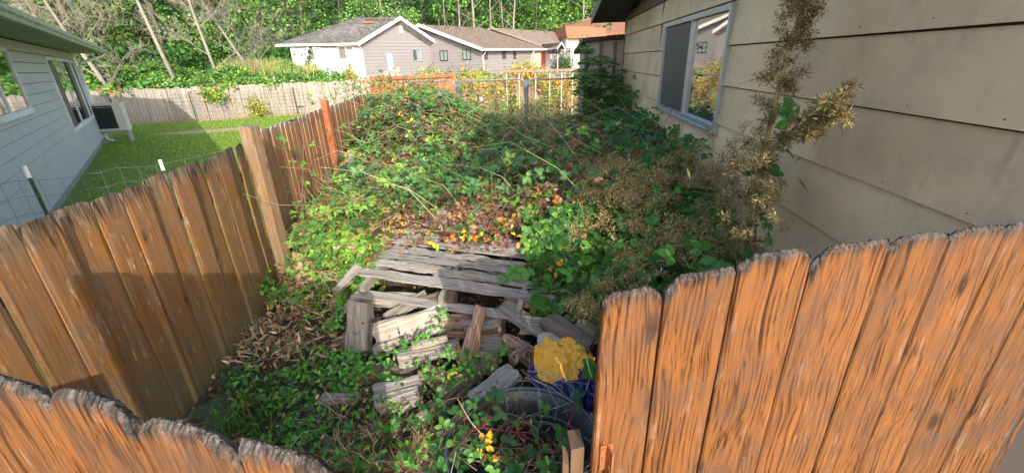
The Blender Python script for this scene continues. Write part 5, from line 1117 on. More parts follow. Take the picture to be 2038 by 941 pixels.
# shrubs between the houses
def shrub(px, D, h, rad, pal, label, n=1500, ls=.14, name='shrub', xy=None, zoff=0.0):
    x, y = xy if xy else polar(px, D); zb = float(terr(x, y)) + zoff; t = thing(name, label, 'shrub', (x, y, zb)); lb = LB(); st = LB()
    d = rdir(n); d[:, 2] = np.abs(d[:, 2]); q = rng.uniform(.5, 1, (n, 1)); P = np.array([x, y, zb]) + d * q * np.array([rad, rad, h]) * (1 + .3 * np.sin(d[:, :1] * 7 + d[:, 1:2] * 5)); lb.add(LEAF4 if ls > .1 else LEAF4, P, norm(d + rdir(n) * .6), rdir(n), ls * rng.uniform(.6, 1.2, n), pick(n, pal, .2))
    for i in range(7): a = rng.uniform(0, 6.28); st.tube([(x, y, zb - .1), (x + rad * .4 * math.cos(a), y + rad * .4 * math.sin(a), zb + h * .7)], [.03, .008], 4, (.10, .07, .05))
    link('trunk', st.mesh('trunk', LEAF), t); link('crown', lb.mesh('crown', LEAF), t); return t
P_YG = [((.30, .32, .05), 3), ((.40, .36, .06), 2), ((.16, .22, .04), 2)]
shrub(862, 26, 1.15, .95, P_YG, 'yellow-green shrub by the wall between the two houses', xy=(-4.35, 25.5)); shrub(893, 25, 1.0, .95, [((.28, .26, .12), 3), ((.36, .30, .18), 2), ((.12, .18, .05), 2)], 'dusty olive shrub right of the yellow-green one', xy=(-3.25, 25.6))
shrub(958, 26, 1.0, 1.0, P_YG, 'golden shrub under the long taupe wall'); shrub(938, 24, .8, .9, P_LT, 'fresh green shrub left of the golden one')
shrub(690, 34.5, 1.1, .8, P_WL, 'small round green bush at the foot of the white wall', 900, .16); shrub(694, 30, .0 + 1.7, .35, [(OR, 3), ((.45, .28, .06), 2)], 'narrow orange shrub standing against the white wall', 700, .12)
shrub(1119, 41.5, 1.75, 1.15, P_DK, 'rounded dark green bush beside the porch', 2600, .14)
shrub(590, 31, 1.2, 1.0, P_WL, 'grey-green bush at the left corner of the white wall', 900, .16)
for px, lab in ((1036, 'low red planter box with small plants before the taupe wall'), (1054, 'long red planter box beside the stone entrance')):
    x, y = polar(px, 37.5); z = float(terr(x, y)); t = thing('planter', lab, 'planter', (x, y, z)); m = MB(); m.hexa([(x - .55, y, z), (x + .5, y, z), (x + .5, y + .4, z), (x - .55, y + .4, z), (x - .6, y - .04, z + .3), (x + .55, y - .04, z + .3), (x + .55, y + .44, z + .3), (x - .6, y + .44, z + .3)]); m.obj('box', plain('red_plastic', (.50, .08, .05), .6), t)
    lb = LB(); P = np.array([x, y + .2, z + .3]) + rdir(160) * np.array([.45, .15, .3]); lb.add(LEAF4, P, rdir(160), rdir(160), .12, pick(160, P_MD)); link('plants', lb.mesh('plants', LEAF), t)
for px, D, lab in ((1098, 40.2, 'left dark hanging basket under the porch eave'), (1108, 40.0, 'right dark hanging basket under the porch eave')):
    x, y = polar(px, D, 102); t = thing('hanging_basket', lab, 'hanging basket', (x, y, 3.3)); m = MB(); m.tube([(x, y, 2.72), (x, y, 2.78), (x, y, 2.9)], [.10, .22, .26], 10); m.obj('basket', SASH, t); m = MB(); m.tube([(x, y, 2.9), (x, y, 3.18)], .01, 4); m.obj('chain', SASH, t)
    lb = LB(); P = np.array([x, y, 2.93]) + rdir(220) * np.array([.34, .34, .14]); lb.add(LEAF4, P, rdir(220), rdir(220), .11, pick(220, [((.07, .03, .04), 2), ((.03, .05, .02), 2)])); link('plants', lb.mesh('plants', LEAF), t)
# ---------------- the wood behind, read as one mass
def wood_mass():
    lb = LB(); n = 30000; px = rng.uniform(-420, 1700, n); D = rng.uniform(80, 100, n); P = []
    for p, d in zip(px[:], D): P.append(polar(p, d))
    P = np.array(P); z = np.maximum(terr(P[:, 0], P[:, 1]), 0) + rng.uniform(0, 15, n) ** 1.0
    Q = np.column_stack([P, z]); g = nz3(Q[:, 0], Q[:, 1], Q[:, 2], .25); Q = Q[g > -.25]; k = len(Q)
    lb.add(DIAM, Q, norm(rdir(k) + np.array([0, -.3, .6])), rdir(k), rng.uniform(.7, 1.3, k), pick(k, P_DK + [((.06, .13, .03), 1)], .25)); lb.obj('woodland', LEAF, label='dense dark wood rising behind all the houses', cat='woodland', kind='stuff')
    # underwood at the edge of the wood
    lb = LB(); n = 16000; px = rng.uniform(-250, 620, n); D = rng.uniform(34, 46, n); P = np.array([polar(p, d) for p, d in zip(px, D)]); z = terr(P[:, 0], P[:, 1]) + rng.uniform(0, 2.4, n)
    Q = np.column_stack([P, z]); g = nz3(Q[:, 0], Q[:, 1], Q[:, 2], .5); Q = Q[g > -.1]; k = len(Q); lb.add(DIAM, Q, norm(rdir(k) + np.array([0, -.3, .6])), rdir(k), rng.uniform(.2, .4, k), pick(k, P_DK + P_MD, .25)); lb.obj('underwood', LEAF, label='dark undergrowth at the foot of the trees beyond the bramble bank', cat='undergrowth', kind='stuff')
    lb = LB(); n = 16000; px = rng.uniform(560, 1400, n); D = rng.uniform(62, 78, n); P = np.array([polar(p, d) for p, d in zip(px, D)]); z = terr(P[:, 0], P[:, 1]) + rng.uniform(0, 5, n)
    Q = np.column_stack([P, z]); g = nz3(Q[:, 0], Q[:, 1], Q[:, 2], .4); Q = Q[g > -.1]; k = len(Q); lb.add(DIAM, Q, norm(rdir(k) + np.array([0, -.3, .6])), rdir(k), rng.uniform(.35, .6, k), pick(k, P_DK + P_MD, .25)); lb.obj('underwood', LEAF, label='dark undergrowth of the wood right behind the far roofs', cat='undergrowth', kind='stuff')
wood_mass()
# ---------------- bare trunks and dead trees
PALE = plain('pale_dead_bark', (.21, .19, .16), .85, var=.25, scale=3, bmp=.4, dirt=(.22, .19, .15))
def limb(m, p, d, L, r, depth, spread=.55, droop=0.0, nseg=4):
    pts = [p]; rr = [r]; q = Vector(p); v = Vector(d).normalized()
    for i in range(nseg):
        v = (v + Vector((random.gauss(0, .13), random.gauss(0, .13), random.gauss(0, .10) - droop * (i / nseg)))).normalized(); q = q + v * L / nseg; pts.append(q.copy()); rr.append(r * (1 - .8 * (i + 1) / nseg))
    m.tube(pts, rr, 5 if r > .02 else 3, False)
    if depth <= 0: return
    for i in range(1, nseg + 1):
        for k in range(2):
            a = Vector((random.gauss(0, 1), random.gauss(0, .7), random.gauss(.25, .6))).normalized(); nv = (v * (1 - spread) + a * spread).normalized()
            limb(m, pts[i], nv, L * random.uniform(.35, .6), max(.008, rr[i] * .6 + .003), depth - 1, spread, droop + .05)
def bare_tree(px, D, h, r, label, lean=(0, 0), depth=3, spread=.5, z0=None, name='dead_tree', mat=PALE):
    x, y = polar(px, D); zb = float(terr(x, y)) if z0 is None else z0; t = thing(name, label, 'dead tree', (x, y, zb)); m = MB(); v = Vector((lean[0], lean[1], 1)).normalized(); tp = Vector((x, y, zb)) + v * h
    base = Vector((x, y, zb)); pts = [base + v * h * f + Vector((random.gauss(0, .04), 0, 0)) for f in (0, .25, .5, .75, 1)]; m.tube(pts, [r, r * .85, r * .65, r * .45, r * .15], 7); m.obj('trunk', mat, t, smooth=True)
    if depth:
        m = MB()
        for f in np.linspace(.12, .95, 10):
            a = random.uniform(0, 6.28); d = Vector((math.cos(a), math.sin(a) * .6, .75)); limb(m, base + v * h * f, d, h * random.uniform(.25, .42) * (1.15 - f * .6), r * .32 * (1.2 - f), depth - 1, spread)
        m.obj('branches', mat, t)
    return t
bare_tree(428, 31.5, 8.0, .10, 'leafless silvery tree with a dense fan of fine branches behind the bramble bank', (-.10, 0), 4, .42)
bare_tree(205, 30, 6.6, .12, 'leafless pale tree arching over the gutter of the grey house', (-.35, 0), 4)
bare_tree(140, 32, 7.0, .10, 'thin leafless tree furthest left above the mossy gutter', (-.2, 0), 3)
bare_tree(505, 33, 6.5, .10, 'thin dead tree leaning left, just left of the white-walled house', (-.45, 0), 3)
bare_tree(612, 52, 8, .12, 'slender half-dead tree above the left end of the dark grey roof', (.05, 0), 3)
bare_tree(345, 29.5, 9.0, .11, 'thick pale leaning trunk without branches beyond the bramble bank', (-.17, 0), 0)
for px, D, h, r, lean, lab in ((871, 60, 5.0, .26, -.12, 'short broken brown snag above the brown roof'), (880, 60.5, 6.2, .16, 0, 'slim pale snag beside the broken one'), (892, 61, 12, .10, 0, 'thin pale trunk right of the slim snag'), (918, 60, 12, .17, .02, 'forked pale trunk left of the white one'), (949, 59, 12, .22, -.02, 'tall white trunk above the middle of the brown roof'), (981, 59.5, 12, .13, 0, 'perfectly straight thin white trunk at the roof ridge'), (1018, 60, 12, .18, .08, 'curved pale trunk above the second roof'), (1008, 61, 12, .10, -.05, 'thin pale trunk just left of the curved one'), (1158, 72, 14, .18, 0, 'straight pale trunk above the mansard roof'), (785, 60, 12, .20, -.1, 'twin pale trunk behind the willow')):
    bare_tree(px, D, h, r, lab, (lean, 0), 1 if h > 8 else 0, .5)
def sstep(a, b, t): u = np.clip((t - a) / (b - a), 0, 1); return u * u * (3 - 2 * u)
# ---------------- bramble bank behind the pale fence
def bank():
    lb = LB(); n = 40000; x = rng.uniform(-24, -5, n); u = rng.uniform(0, 1, n) ** .8; fy = 27.0 + (x + 0) * .34 ; fy = np.where(x > -10.85, 23.2 + .1 * (x + 10.85), np.where(x > -14.4, 21.25 + (x + 14.4) * .507, np.where(x > -18.2, 20.55 + (x + 18.2) * .184, 20.55 + (x + 18.2) * .354)))
    y = fy + .25 + u * 7.5; base = terr(x, y); hh = (.95 - .72 * sstep(-13.5, -9.5, x)) + (.45 * np.sin(x * 1.7) * np.cos(y * 1.1) + .35 * np.sin(x * .6 + 2)) * (1 - .7 * sstep(-13.5, -9.5, x)) + .35 * (u < .25) * (x < -11)
    z = base + hh - rng.exponential(.12, n); lip = (u < .04); z = np.where(lip, 1.55 + rng.normal(size=n) * .12, z); y = np.where(lip, fy - .05 - rng.uniform(0, .1, n), y); keep = ~lip | (np.sin(x * 1.3) + np.sin(x * 3.1) > .3); x, y, z = x[keep], y[keep], z[keep]; k = len(x)
    g = nz3(x, y, z, .5); pal = np.where((g > .12)[:, None], pick(k, [(G_LT, 3), ((.13, .27, .04), 3), (G_MD, 3), (YE, .06)], .2), pick(k, [(G_MD, 3), (G_LT, 2), (G_DK, 1.5), (OR, .03), ((.25, .14, .07), .2), ((.6, .55, .5), .08)], .2))
    lowf = (u[keep] < .10); c2 = pick(k, [(OR, 2), (YE, 2), (G_LT, 3), ((.40, .10, .04), 1.5)], .2); pal = np.where((lowf & (rng.uniform(size=k) < .2))[:, None], c2, pal)
    lb.add(LEAF4, np.column_stack([x, y, z]), norm(rng.normal(size=(k, 3)) * .5 + np.array([0, -.45, .8])), rdir(k), rng.uniform(.12, .24, k), pal)
    lb.obj('bramble_bank', LEAF, label='long sunlit bank of brambles behind the pale board fence', cat='brambles', kind='stuff')
    # dry grass on the bank
    lb = LB(); n = 2600; x = rng.uniform(-17, -12.5, n); y = rng.uniform(26.5, 31.5, n); z = terr(x, y) + .4
    lb.add(BLADE, np.column_stack([x, y, z]), norm(np.column_stack([rng.normal(size=n), -np.ones(n), rng.normal(size=n) * .3])), norm(np.column_stack([rng.normal(size=n) * .2, rng.normal(size=n) * .2, np.ones(n)])), np.stack([rng.uniform(.3, .5, n), rng.uniform(.6, 1.3, n), np.full(n, .5)], 1), pick(n, [((.34, .30, .13), 3), ((.42, .34, .17), 2), ((.18, .27, .06), 4)], .15))
    lb.obj('dry_grass', LEAF, label='tall straw-coloured grass on top of the bramble bank', cat='grass', kind='stuff')
bank()
# ---------------- lawn blades
def lawn_blades():
    n = 60000; lb = LB(); y = 5 + 18 * rng.uniform(size=n) ** .8; xr = -2.8 - .11 * (y - 4.4); xl = np.maximum(-9.12 - (y - 8.6) * .772, -26) + .15
    x = xl + (xr - xl) * rng.uniform(size=n); ok = (y < 20.3 + (x + 18.2) * .35) | (x > -14) & (y < 22.3 + .3 * (x + 12)); x, y = x[ok], y[ok]; k = len(x)
    d = ((x + 12.2) / 2.0) ** 2 + ((y - 17.6) / .8) ** 2; keep = (d > 1) | (rng.uniform(size=k) < .15); x, y = x[keep], y[keep]; k = len(x)
    P = np.column_stack([x, y, np.full(k, .012)]); s = rng.uniform(.025, .06, k) * (1 + .35 * (y > 12))
    lb.add(LANCE, P, norm(np.column_stack([rng.normal(size=k), rng.normal(size=k), rng.normal(size=k) * .2])), norm(np.column_stack([rng.normal(size=k) * .4, rng.normal(size=k) * .4, np.ones(k)])), np.stack([s * 1.3, s, s], 1), pick(k, [((.13, .22, .02), 3), ((.20, .31, .035), 3), ((.30, .37, .08), 1)], .15))
    c = 700; i = rng.choice(k, c); lb.add(LEAF4, P[i] + [0, 0, .05], np.tile([0, 0, 1.0], (c, 1)), rdir(c), .03, pick(c, [((.7, .7, .66), 1)], .1))
    lb.obj('grass', LEAF, label='short green grass with tiny white clover on the neighbouring lawn', cat='grass', kind='stuff')
    # climbers and weeds on the pale fence
    for (px, py, nn_, lab, pal, sx, sz) in ((425, 188, 420, 'green vine hanging over the pale fence behind the wire panel', [(G_LT, 3), (YE, 1), (G_MD, 2)], .55, .30), (512, 215, 420, 'yellowing bush at the foot of the pale fence', [((.34, .32, .06), 3), ((.30, .16, .07), 2), (G_LT, 2)], .45, .45)):
        c = Pp(px, py, (-14.4, 20.85, 0), (-.45, .89, 0)); lb = LB(); P = c + rng.normal(size=(nn_, 3)) * np.array([sx, .10, sz]) * .55; P[:, 2] = np.maximum(P[:, 2], .05); lb.add(LEAF4, P, norm(rdir(nn_) + np.array([0, -1, .4])), rdir(nn_), .12, pick(nn_, pal, .2)); lb.tube([c + [0, .05, -.3], c + [.05, .02, 0], c + [.1, .03, .25]], .012, 4, (.2, .15, .08)); lb.obj('climber', LEAF, label=lab, cat='climber', kind='stuff')
lawn_blades()
# ================================================================== the thicket in the yard
CP = np.array([(-2.2, 1.6, .06), (-1.5, 1.8, .10), (-1, 1.5, .15), (-.3, 1.2, .1), (-2, 2.6, .12), (-1.5, 2.6, .15), (-1.1, 2.4, .25), (-.5, 2.3, .28), (0, 2.4, .3), (-1.2, 3, .42), (-.6, 3, .45), (0, 2.8, .45), (-2.3, 3.6, .22), (-1.9, 3.6, .22), (-2.4, 4.6, .42), (-1.8, 4.4, .40), (-2.6, 5.5, .55), (-1.8, 5.5, .66),
    (-1, 4.5, .74), (-.3, 4.3, .76), (.3, 4.3, .90), (-1.5, 6, .70), (-.6, 6, .86), (.3, 6, 1.02), (.5, 2.6, .55), (.9, 2.0, .8), (1.3, 1.9, .95), (.7, 3, .85), (1.3, 2.8, 1.25), (1.3, 3.6, 1.32), (.8, 4.2, 1.08), (1.5, 4.5, 1.3), (1.65, 5.5, 1.3), (1.85, 6.5, 1.35), (1.0, 6, 1.06),
    (-2.8, 7, .55), (-2.85, 8, .75), (-2.1, 8.5, 1.92), (-1.5, 8.5, 1.68), (-1.0, 8, 1.4), (-.8, 7, 1.0), (0, 7.2, .98), (0, 8.5, .95), (.8, 8.5, .95), (1.5, 8.5, 1.1), (1.9, 8, 1.4), (-2.5, 10.5, 1.95), (-1.2, 10.5, 1.45), (0, 10.5, .65), (1, 10.5, .55), (-3.05, 9.2, .95), (-3.2, 7, .5), (2, 10.5, .8), (-3.3, 10.5, 1.2), (0, 11.4, .6), (1, 11.4, .6)])
def hy(x, y):
    x = np.asarray(x, float); y = np.asarray(y, float); d2 = (x[..., None] - CP[:, 0]) ** 2 + (y[..., None] - CP[:, 1]) ** 2; s2 = .12 + .012 * y[..., None] ** 1.4; w_ = np.exp(-d2 / (2 * s2)) + 1e-9
    return (w_ * CP[:, 2]).sum(-1) / w_.sum(-1)
def inyard(x, y):
    xl = np.where(y < 4.4, -2.38, -2.70 - .11 * (y - 4.4)); xr = 1.36 + .1 * y
    return (x > xl) & (x < xr)
# dark thatch of dead stems under the leaves
def m_thatch():
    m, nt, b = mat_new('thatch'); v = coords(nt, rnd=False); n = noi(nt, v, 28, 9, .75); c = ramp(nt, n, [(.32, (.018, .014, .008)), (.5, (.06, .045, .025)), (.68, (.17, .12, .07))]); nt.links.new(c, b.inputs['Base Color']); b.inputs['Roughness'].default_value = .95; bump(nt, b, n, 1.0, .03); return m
THATCH = m_thatch()
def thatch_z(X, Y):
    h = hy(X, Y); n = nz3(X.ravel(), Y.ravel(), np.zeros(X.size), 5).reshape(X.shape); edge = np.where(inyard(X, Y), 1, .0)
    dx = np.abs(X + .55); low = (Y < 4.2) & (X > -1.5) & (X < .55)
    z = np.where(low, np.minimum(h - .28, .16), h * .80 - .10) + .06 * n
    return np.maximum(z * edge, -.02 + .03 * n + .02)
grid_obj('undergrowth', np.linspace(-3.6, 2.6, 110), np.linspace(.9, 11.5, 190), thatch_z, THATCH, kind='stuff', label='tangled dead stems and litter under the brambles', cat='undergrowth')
def region(n, x0, x1, y0, y1, dens=None):
    x = rng.uniform(x0, x1, n); y = rng.uniform(y0, y1, n); ok = inyard(x, y)
    if dens is not None: ok &= rng.uniform(size=n) < dens(x, y)
    return x[ok], y[ok]
def sstep(a, b, t): u = np.clip((t - a) / (b - a), 0, 1); return u * u * (3 - 2 * u)
def place(x, y, spread=.10):
    n = len(x); e = .08; h = hy(x, y); gx = (hy(x + e, y) - h) / e; gy = (hy(x, y + e) - h) / e; lump = .17 * nz3(x, y, x * 0, 1.9, 3.3) + .12 * nz3(x, y, x * 0, 4.2) + .05 * nz3(x, y, x * 0, 9)
    z = h + lump * (h > .3) - rng.exponential(spread, n) + .03; P = np.column_stack([x, y, np.maximum(z, .02)])
    nn = norm(np.column_stack([-gx * .7, -gy * .7 - .15, np.ones(n)]) + rng.normal(size=(n, 3)) * .50); return P, nn
def pile_mask(x, y):                  # 0 on the open woodpile, 1 elsewhere
    u = x + .35 * (y - 2.8) * 0; a = sstep(-1.62, -1.42, x) * (1 - sstep(.12 + .05 * (y - 2), .42, x)); b_ = 1 - sstep(3.35, 3.8, y + .22 * x)
    return 1 - a * b_
def tubmask(x, y): return sstep(.40, .5, np.hypot(x - .03, y - 1.62))
# -- main leaf cover, patch by patch
def zone(name, label, n, x0, x1, y0, y1, dens, pal, size, k=3, T=LEAF8, spread=.10, pal2=None, nfreq=1.6, mat=LEAF, dz=0.0, seed=0.0, cat='brambles'):
    x, y = region(n, x0, x1, y0, y1, dens); P, nn = place(x, y, spread); P[:, 2] += dz; c = pick(len(P), pal)
    if pal2: g = nz3(P[:, 0], P[:, 1], P[:, 2], nfreq, seed); c = np.where((g > .08)[:, None], pick(len(P), pal2), c)
    gg = nz3(P[:, 0], P[:, 1], P[:, 2], 2.4, 5.5); s = rng.uniform(size[0], size[1], len(P)) * (1.12 + 1.1 * gg).clip(.75, 1.6); g3 = nz3(P[:, 0], P[:, 1], P[:, 2], 3.1, 9.5); c = c * (1.08 + .6 * g3)[:, None].clip(.65, 1.6); lb = LB()
    if k > 1: compound(lb, P, nn, s, c, k, T)
    else: lb.add(T, P, nn, rdir(len(P)), s, c)
    return lb.obj(name, mat, label=label, cat=cat, kind='stuff')
# far mound, dark green with orange
zone('bramble_mound', 'tall dark green bramble mound with orange leaves against the end of the left fence', 12000, -3.6, -.6, 6.6, 11.4, lambda x, y: sstep(6.5, 7.2, y) * (1 - .6 * sstep(-1.2, -.6, x)), [(G_DK, 4), (G_BL, 3), (G_MD, 2), (G_LT, .5), (RD, .5), (OR, .18), (BR, .6)], (.055, .095), T=LEAF4, spread=.2, pal2=[(G_DK, 3), (BR, 1.3), (G_MD, 2), (RD, .6), (OR, .35)])
zone('bramble_thicket', 'low mixed green and brown thicket before the chain-link gates', 15000, -1.3, 2.4, 6.4, 11.5, None, [(G_DK, 3), (G_MD, 3), (G_BL, 2), (G_LT, 1.2), (BR, 1), (YE, .08)], (.045, .085), T=LEAF4, spread=.15, pal2=[(G_MD, 2), (BR, 2), (TN, 1), (G_LT, 1.5), (G_DK, 2)])
zone('bramble_thicket', 'green bramble cover across the middle of the yard', 15000, -2.9, 2.1, 4.9, 7.0, lambda x, y: .75 + .25 * sstep(-1, 0, x), [(G_MD, 3), (G_DK, 3), (G_LT, 1.6), (BR, 1.2), (PK, .5)], (.048, .085), T=LEAF4, spread=.12, pal2=[(BR, 2.5), (RD, .5), (G_MD, 2), (PK, 1), (G_LT, 1.2), (YE, .15)])
zone('bramble_thicket', 'red-brown and green leaves creeping over the buried pallets', 8200, -1.5, .9, 3.7, 5.2, lambda x, y: pile_mask(x, y) * (.35 + .5 * sstep(.0, .6, x)), [(G_MD, 2), (G_LT, 1.5), (BR, 2), (RD, .8), (PK, 1.3), (OR, .35), (YE, .12)], (.042, .072), T=LEAF8, spread=.07, dz=.04, pal2=[(BR, 3), (PK, 1.5), (RD, 1), (OR, .4), (G_LT, 1)])
zone('bramble_patch', 'sunlit yellow-green leaves in the strip between the left fence and the pallets', 4600, -2.75, -1.35, 3.5, 5.6, lambda x, y: .5 + .5 * sstep(3.6, 4.2, y), [(G_LT, 3), ((.20, .34, .05), 3), (G_MD, 2), (YE, .35), (OR, .25), (PK, .4)], (.035, .07), T=LEAF8, spread=.08, pal2=[(G_MD, 2), (G_LT, 2), (TN, 1.5), (PK, 1), (YE, .3)])
zone('bramble_thicket', 'dark green bramble leaves along the foot of the tan wall', 6500, .9, 2.2, 3.6, 7.2, lambda x, y: sstep(1.0, 1.35, x - .05 * y + .15), [(G_DK, 3), (G_MD, 3), (G_LT, 1), (BR, .6)], (.055, .095), T=LEAF8, spread=.12, dz=.05)
zone('bramble_thicket', 'broad fresh green bramble leaves just behind the first gate boards', 1900, .35, 1.55, 1.75, 3.2, lambda x, y: sstep(.38, .6, x + .18 * (y - 2)) * ((x > .66) | (y > 2.7)), [(G_MD, 3), ((.07, .19, .03), 3), (G_LT, 1.2), (G_DK, 1.5)], (.06, .10), T=LEAFS, spread=.1)
zone('bramble_patch', 'green leaves and twiggy stems at the right edge of the woodpile', 1300, .15, .8, 2.75, 4.1, None, [(G_MD, 3), (G_LT, 2), (G_DK, 2), (OR, .15)], (.045, .072), T=LEAF8, spread=.10)
# dead brown small leaves and stems everywhere over the back
zone('dead_leaves', 'curled red-brown dead leaves caught among the brambles', 14000, -2.6, 2.0, 3.7, 8.5, lambda x, y: pile_mask(x, y) * (.35 + .65 * (np.sin(x * 3 + 1) * np.cos(y * 2.2) > -.2)), [(BR, 3), ((.20, .09, .045), 3), (PK, 1.6), (TN, 1.6), (RD, 1)], (.02, .05), k=1, T=CURL, spread=.07, mat=DRY, dz=.02, cat='dead leaves')
def stems(name, label, n, x0, x1, y0, y1, L, r, cols, up=.5, dens=None, dz=0.0):
    lb = LB(); x, y = region(n, x0, x1, y0, y1, dens); h = hy(x, y)
    for a, b_, c in zip(x, y, h):
        th = random.uniform(0, 6.28); l = random.uniform(*L); p = Vector((a, b_, c - .08 + dz)); d = Vector((math.cos(th), math.sin(th), random.uniform(-.2, up))) * l
        q1 = p + d * .35 + Vector((random.gauss(0, .03), random.gauss(0, .03), l * random.uniform(.0, .22))); q2 = p + d * .7 + Vector((random.gauss(0, .04), random.gauss(0, .04), l * random.uniform(-.05, .2))); q3 = p + d
        rr = random.uniform(*r); col = random.choice(cols); lb.tube([p, q1, q2, q3], [rr, rr * .85, rr * .65, rr * .35], 4, [c_ * random.uniform(.7, 1.25) for c_ in col])
    return lb.obj(name, DRY, label=label, cat='stems', kind='stuff')
stems('bramble_stems', 'thin reddish and straw-coloured bramble canes through the thicket', 1250, -3.2, 2.1, 3.7, 11, (.3, 1.2), (.0022, .006), [(.26, .08, .06), (.46, .36, .22), (.24, .16, .10), (.30, .34, .12), (.40, .30, .20)], .75, lambda x, y: pile_mask(x, y))
stems('dry_twigs', 'pale dry twigs and dead stalks around the woodpile', 420, -2.2, .9, 1.4, 4.2, (.12, .45), (.0012, .0028), [(.42, .34, .24), (.30, .22, .15), (.24, .12, .08), (.5, .44, .36)], .7, lambda x, y: .25 + .75 * pile_mask(x, y))

# arching canes, each with its own shade of leaf, standing clear of the cover
def arches(name, label, n, x0, x1, y0, y1, L, size, pal, dens=None, T=LEAF8, hgt=(.08, .3), every=.085):
    lb = LB(); x, y = region(n, x0, x1, y0, y1, dens); h = hy(x, y)
    for a, b_, c in zip(x, y, h):
        th = rng.uniform(0, 6.28); l = rng.uniform(*L); up_ = rng.uniform(*hgt); m_ = 9; col = pick(1, pal, .15)[0]; st = random.choice([(.20, .07, .05), (.12, .17, .05), (.24, .15, .08)])
        f = np.linspace(0, 1, m_); X = a + math.cos(th) * l * (f - .3); Y = b_ + math.sin(th) * l * (f - .3); ok = inyard(X, Y)
        if ok.sum() < 5: continue
        X, Y, f = X[ok], Y[ok], f[ok]; Z = hy(X, Y) * .5 + c * .5 - .06 + up_ * np.sin(f * 2.8) ; pts = np.column_stack([X, Y, Z]); lb.tube(pts, list(np.linspace(.0045, .0018, len(pts))), 4, st)
        k = max(3, int(l / every)); i = rng.uniform(0, len(pts) - 1.001, k); j = i.astype(int); P = pts[j] + (pts[j + 1] - pts[j]) * (i - j)[:, None]; off = rng.normal(size=(k, 3)) * np.array([.035, .035, .015]) + [0, 0, .01]
        s_ = rng.uniform(size[0], size[1]) * rng.uniform(.7, 1.15, k); compound(lb, P + off, norm(rng.normal(size=(k, 3)) * .38 + [0, -.35, .9]), s_, col * (1 + rng.normal(size=(k, 1)) * .10), 3, T)
    return lb.obj(name, LEAF, label=label, cat='brambles', kind='stuff')
GA = [(G_MD, 3), (G_DK, 2), ((.12, .25, .05), 2), ((.20, .33, .06), 1.4), ((.09, .19, .08), 1.5), ((.20, .13, .06), .8)]
arches('bramble_canes', 'arching leafy canes rising out of the far thicket and mound', 260, -3.4, 2.3, 6.2, 11.2, (.6, 1.5), (.07, .11), GA, None, LEAF4, (.05, .30))
arches('bramble_canes', 'arching leafy canes over the middle of the yard', 190, -2.6, 1.9, 4.4, 6.6, (.6, 1.5), (.065, .105), GA, None, LEAF4, (.10, .42))
arches('bramble_canes', 'light green leafy canes in the strip by the left fence', 46, -2.6, -1.4, 3.9, 5.6, (.3, .8), (.05, .075), [(G_LT, 3), (G_MD, 2), ((.24, .36, .06), 2)], None, LEAFS, (.05, .16))
arches('bramble_canes', 'broad-leaved canes leaning over the gate and the right end of the woodpile', 60, .2, 1.6, 2.0, 3.9, (.4, .9), (.07, .11), [((.06, .19, .035), 3), ((.10, .26, .04), 2), (G_DK, 1)], lambda x, y: (sstep(.2, .45, x + .15 * (y - 2))) * ((x > .78) | (y > 2.85)), LEAFS, (.06, .20))
arches('bramble_canes', 'dark leafy canes along the tan wall', 95, 1.0, 2.2, 3.6, 8.2, (.5, 1.2), (.07, .12), [((.04, .13, .03), 3), ((.07, .18, .035), 2)], lambda x, y: sstep(1.0, 1.3, x - .05 * y + .15), LEAF4, (.15, .55))
arches('bramble_canes', 'thin brown and green canes trailing over the buried pallets', 34, -1.4, .5, 3.7, 4.8, (.3, .8), (.04, .065), [((.22, .12, .06), 2), ((.30, .17, .10), 2), (G_LT, 1.5), ((.4, .2, .05), .6)], None, LEAF8, (.03, .10))
# ---------------- bamboo in seed on the right
def panicle(lb, c, s, n, pal, bias=(0, 0, .2), q=1.0):
    d = norm(rdir(n) + np.array(bias)); P = np.array(c) + d * rng.uniform(.02, .6, (n, 1)) * s
    lb.add(LANCE, P, rdir(n), norm(d + rdir(n) * .45), np.stack([rng.uniform(.02, .034, n), rng.uniform(.02, .04, n), np.full(n, .03)], 1) * q, pick(n, pal, .25))
P_SEED = [((.44, .32, .13), 3), ((.32, .25, .09), 3), ((.56, .43, .23), 2.5), ((.22, .20, .07), 2), ((.38, .21, .09), 1)]
def seed_mass():
    lb = LB(); x, y = region(1250, .35, 1.75, 2.4, 4.6, lambda x, y: sstep(.3, .75, x - .15 * (y - 3)) * (nz3(x, y, x * 0, 2.2) > -.22)); P, nn = place(x, y, .05)
    for p in P: panicle(lb, p + np.array([0, 0, .10]), random.uniform(.05, .11), 44, P_SEED)
    x, y = region(130, .8, 1.9, 4.5, 7, None); P, nn = place(x, y, .05)
    for p in P: panicle(lb, p + np.array([0, 0, .08]), random.uniform(.06, .10), 26, [((.24, .12, .06), 2), ((.30, .20, .12), 2), ((.14, .08, .04), 2)])
    lb.obj('seed_heads', DRY, label='mass of straw-brown bamboo seed heads right of the woodpile', cat='seed heads', kind='stuff')
    lb = LB(); x, y = region(900, .3, 1.6, 2.2, 4.2, lambda x, y: sstep(.35, .6, x)); P, nn = place(x, y, .12); k = len(P)
    lb.add(LANCE, P, nn, norm(rdir(k) + np.array([0, -.2, .2])), np.stack([rng.uniform(.05, .09, k), rng.uniform(.09, .17, k), np.full(k, .1)], 1), pick(k, [((.16, .28, .04), 3), ((.30, .34, .08), 2), (G_MD, 2), ((.45, .38, .15), .8)], .15)); lb.obj('bamboo_leaves', LEAF, label='narrow green and yellow bamboo leaves under the seed heads', cat='bamboo leaves', kind='stuff')
seed_mass()
WP0, WN0 = (1.775 - .26, 3.75, 0), (.995, -.0995, 0)
P_TALL = [(tuple(v * .48 for v in c), w_) for c, w_ in P_SEED]
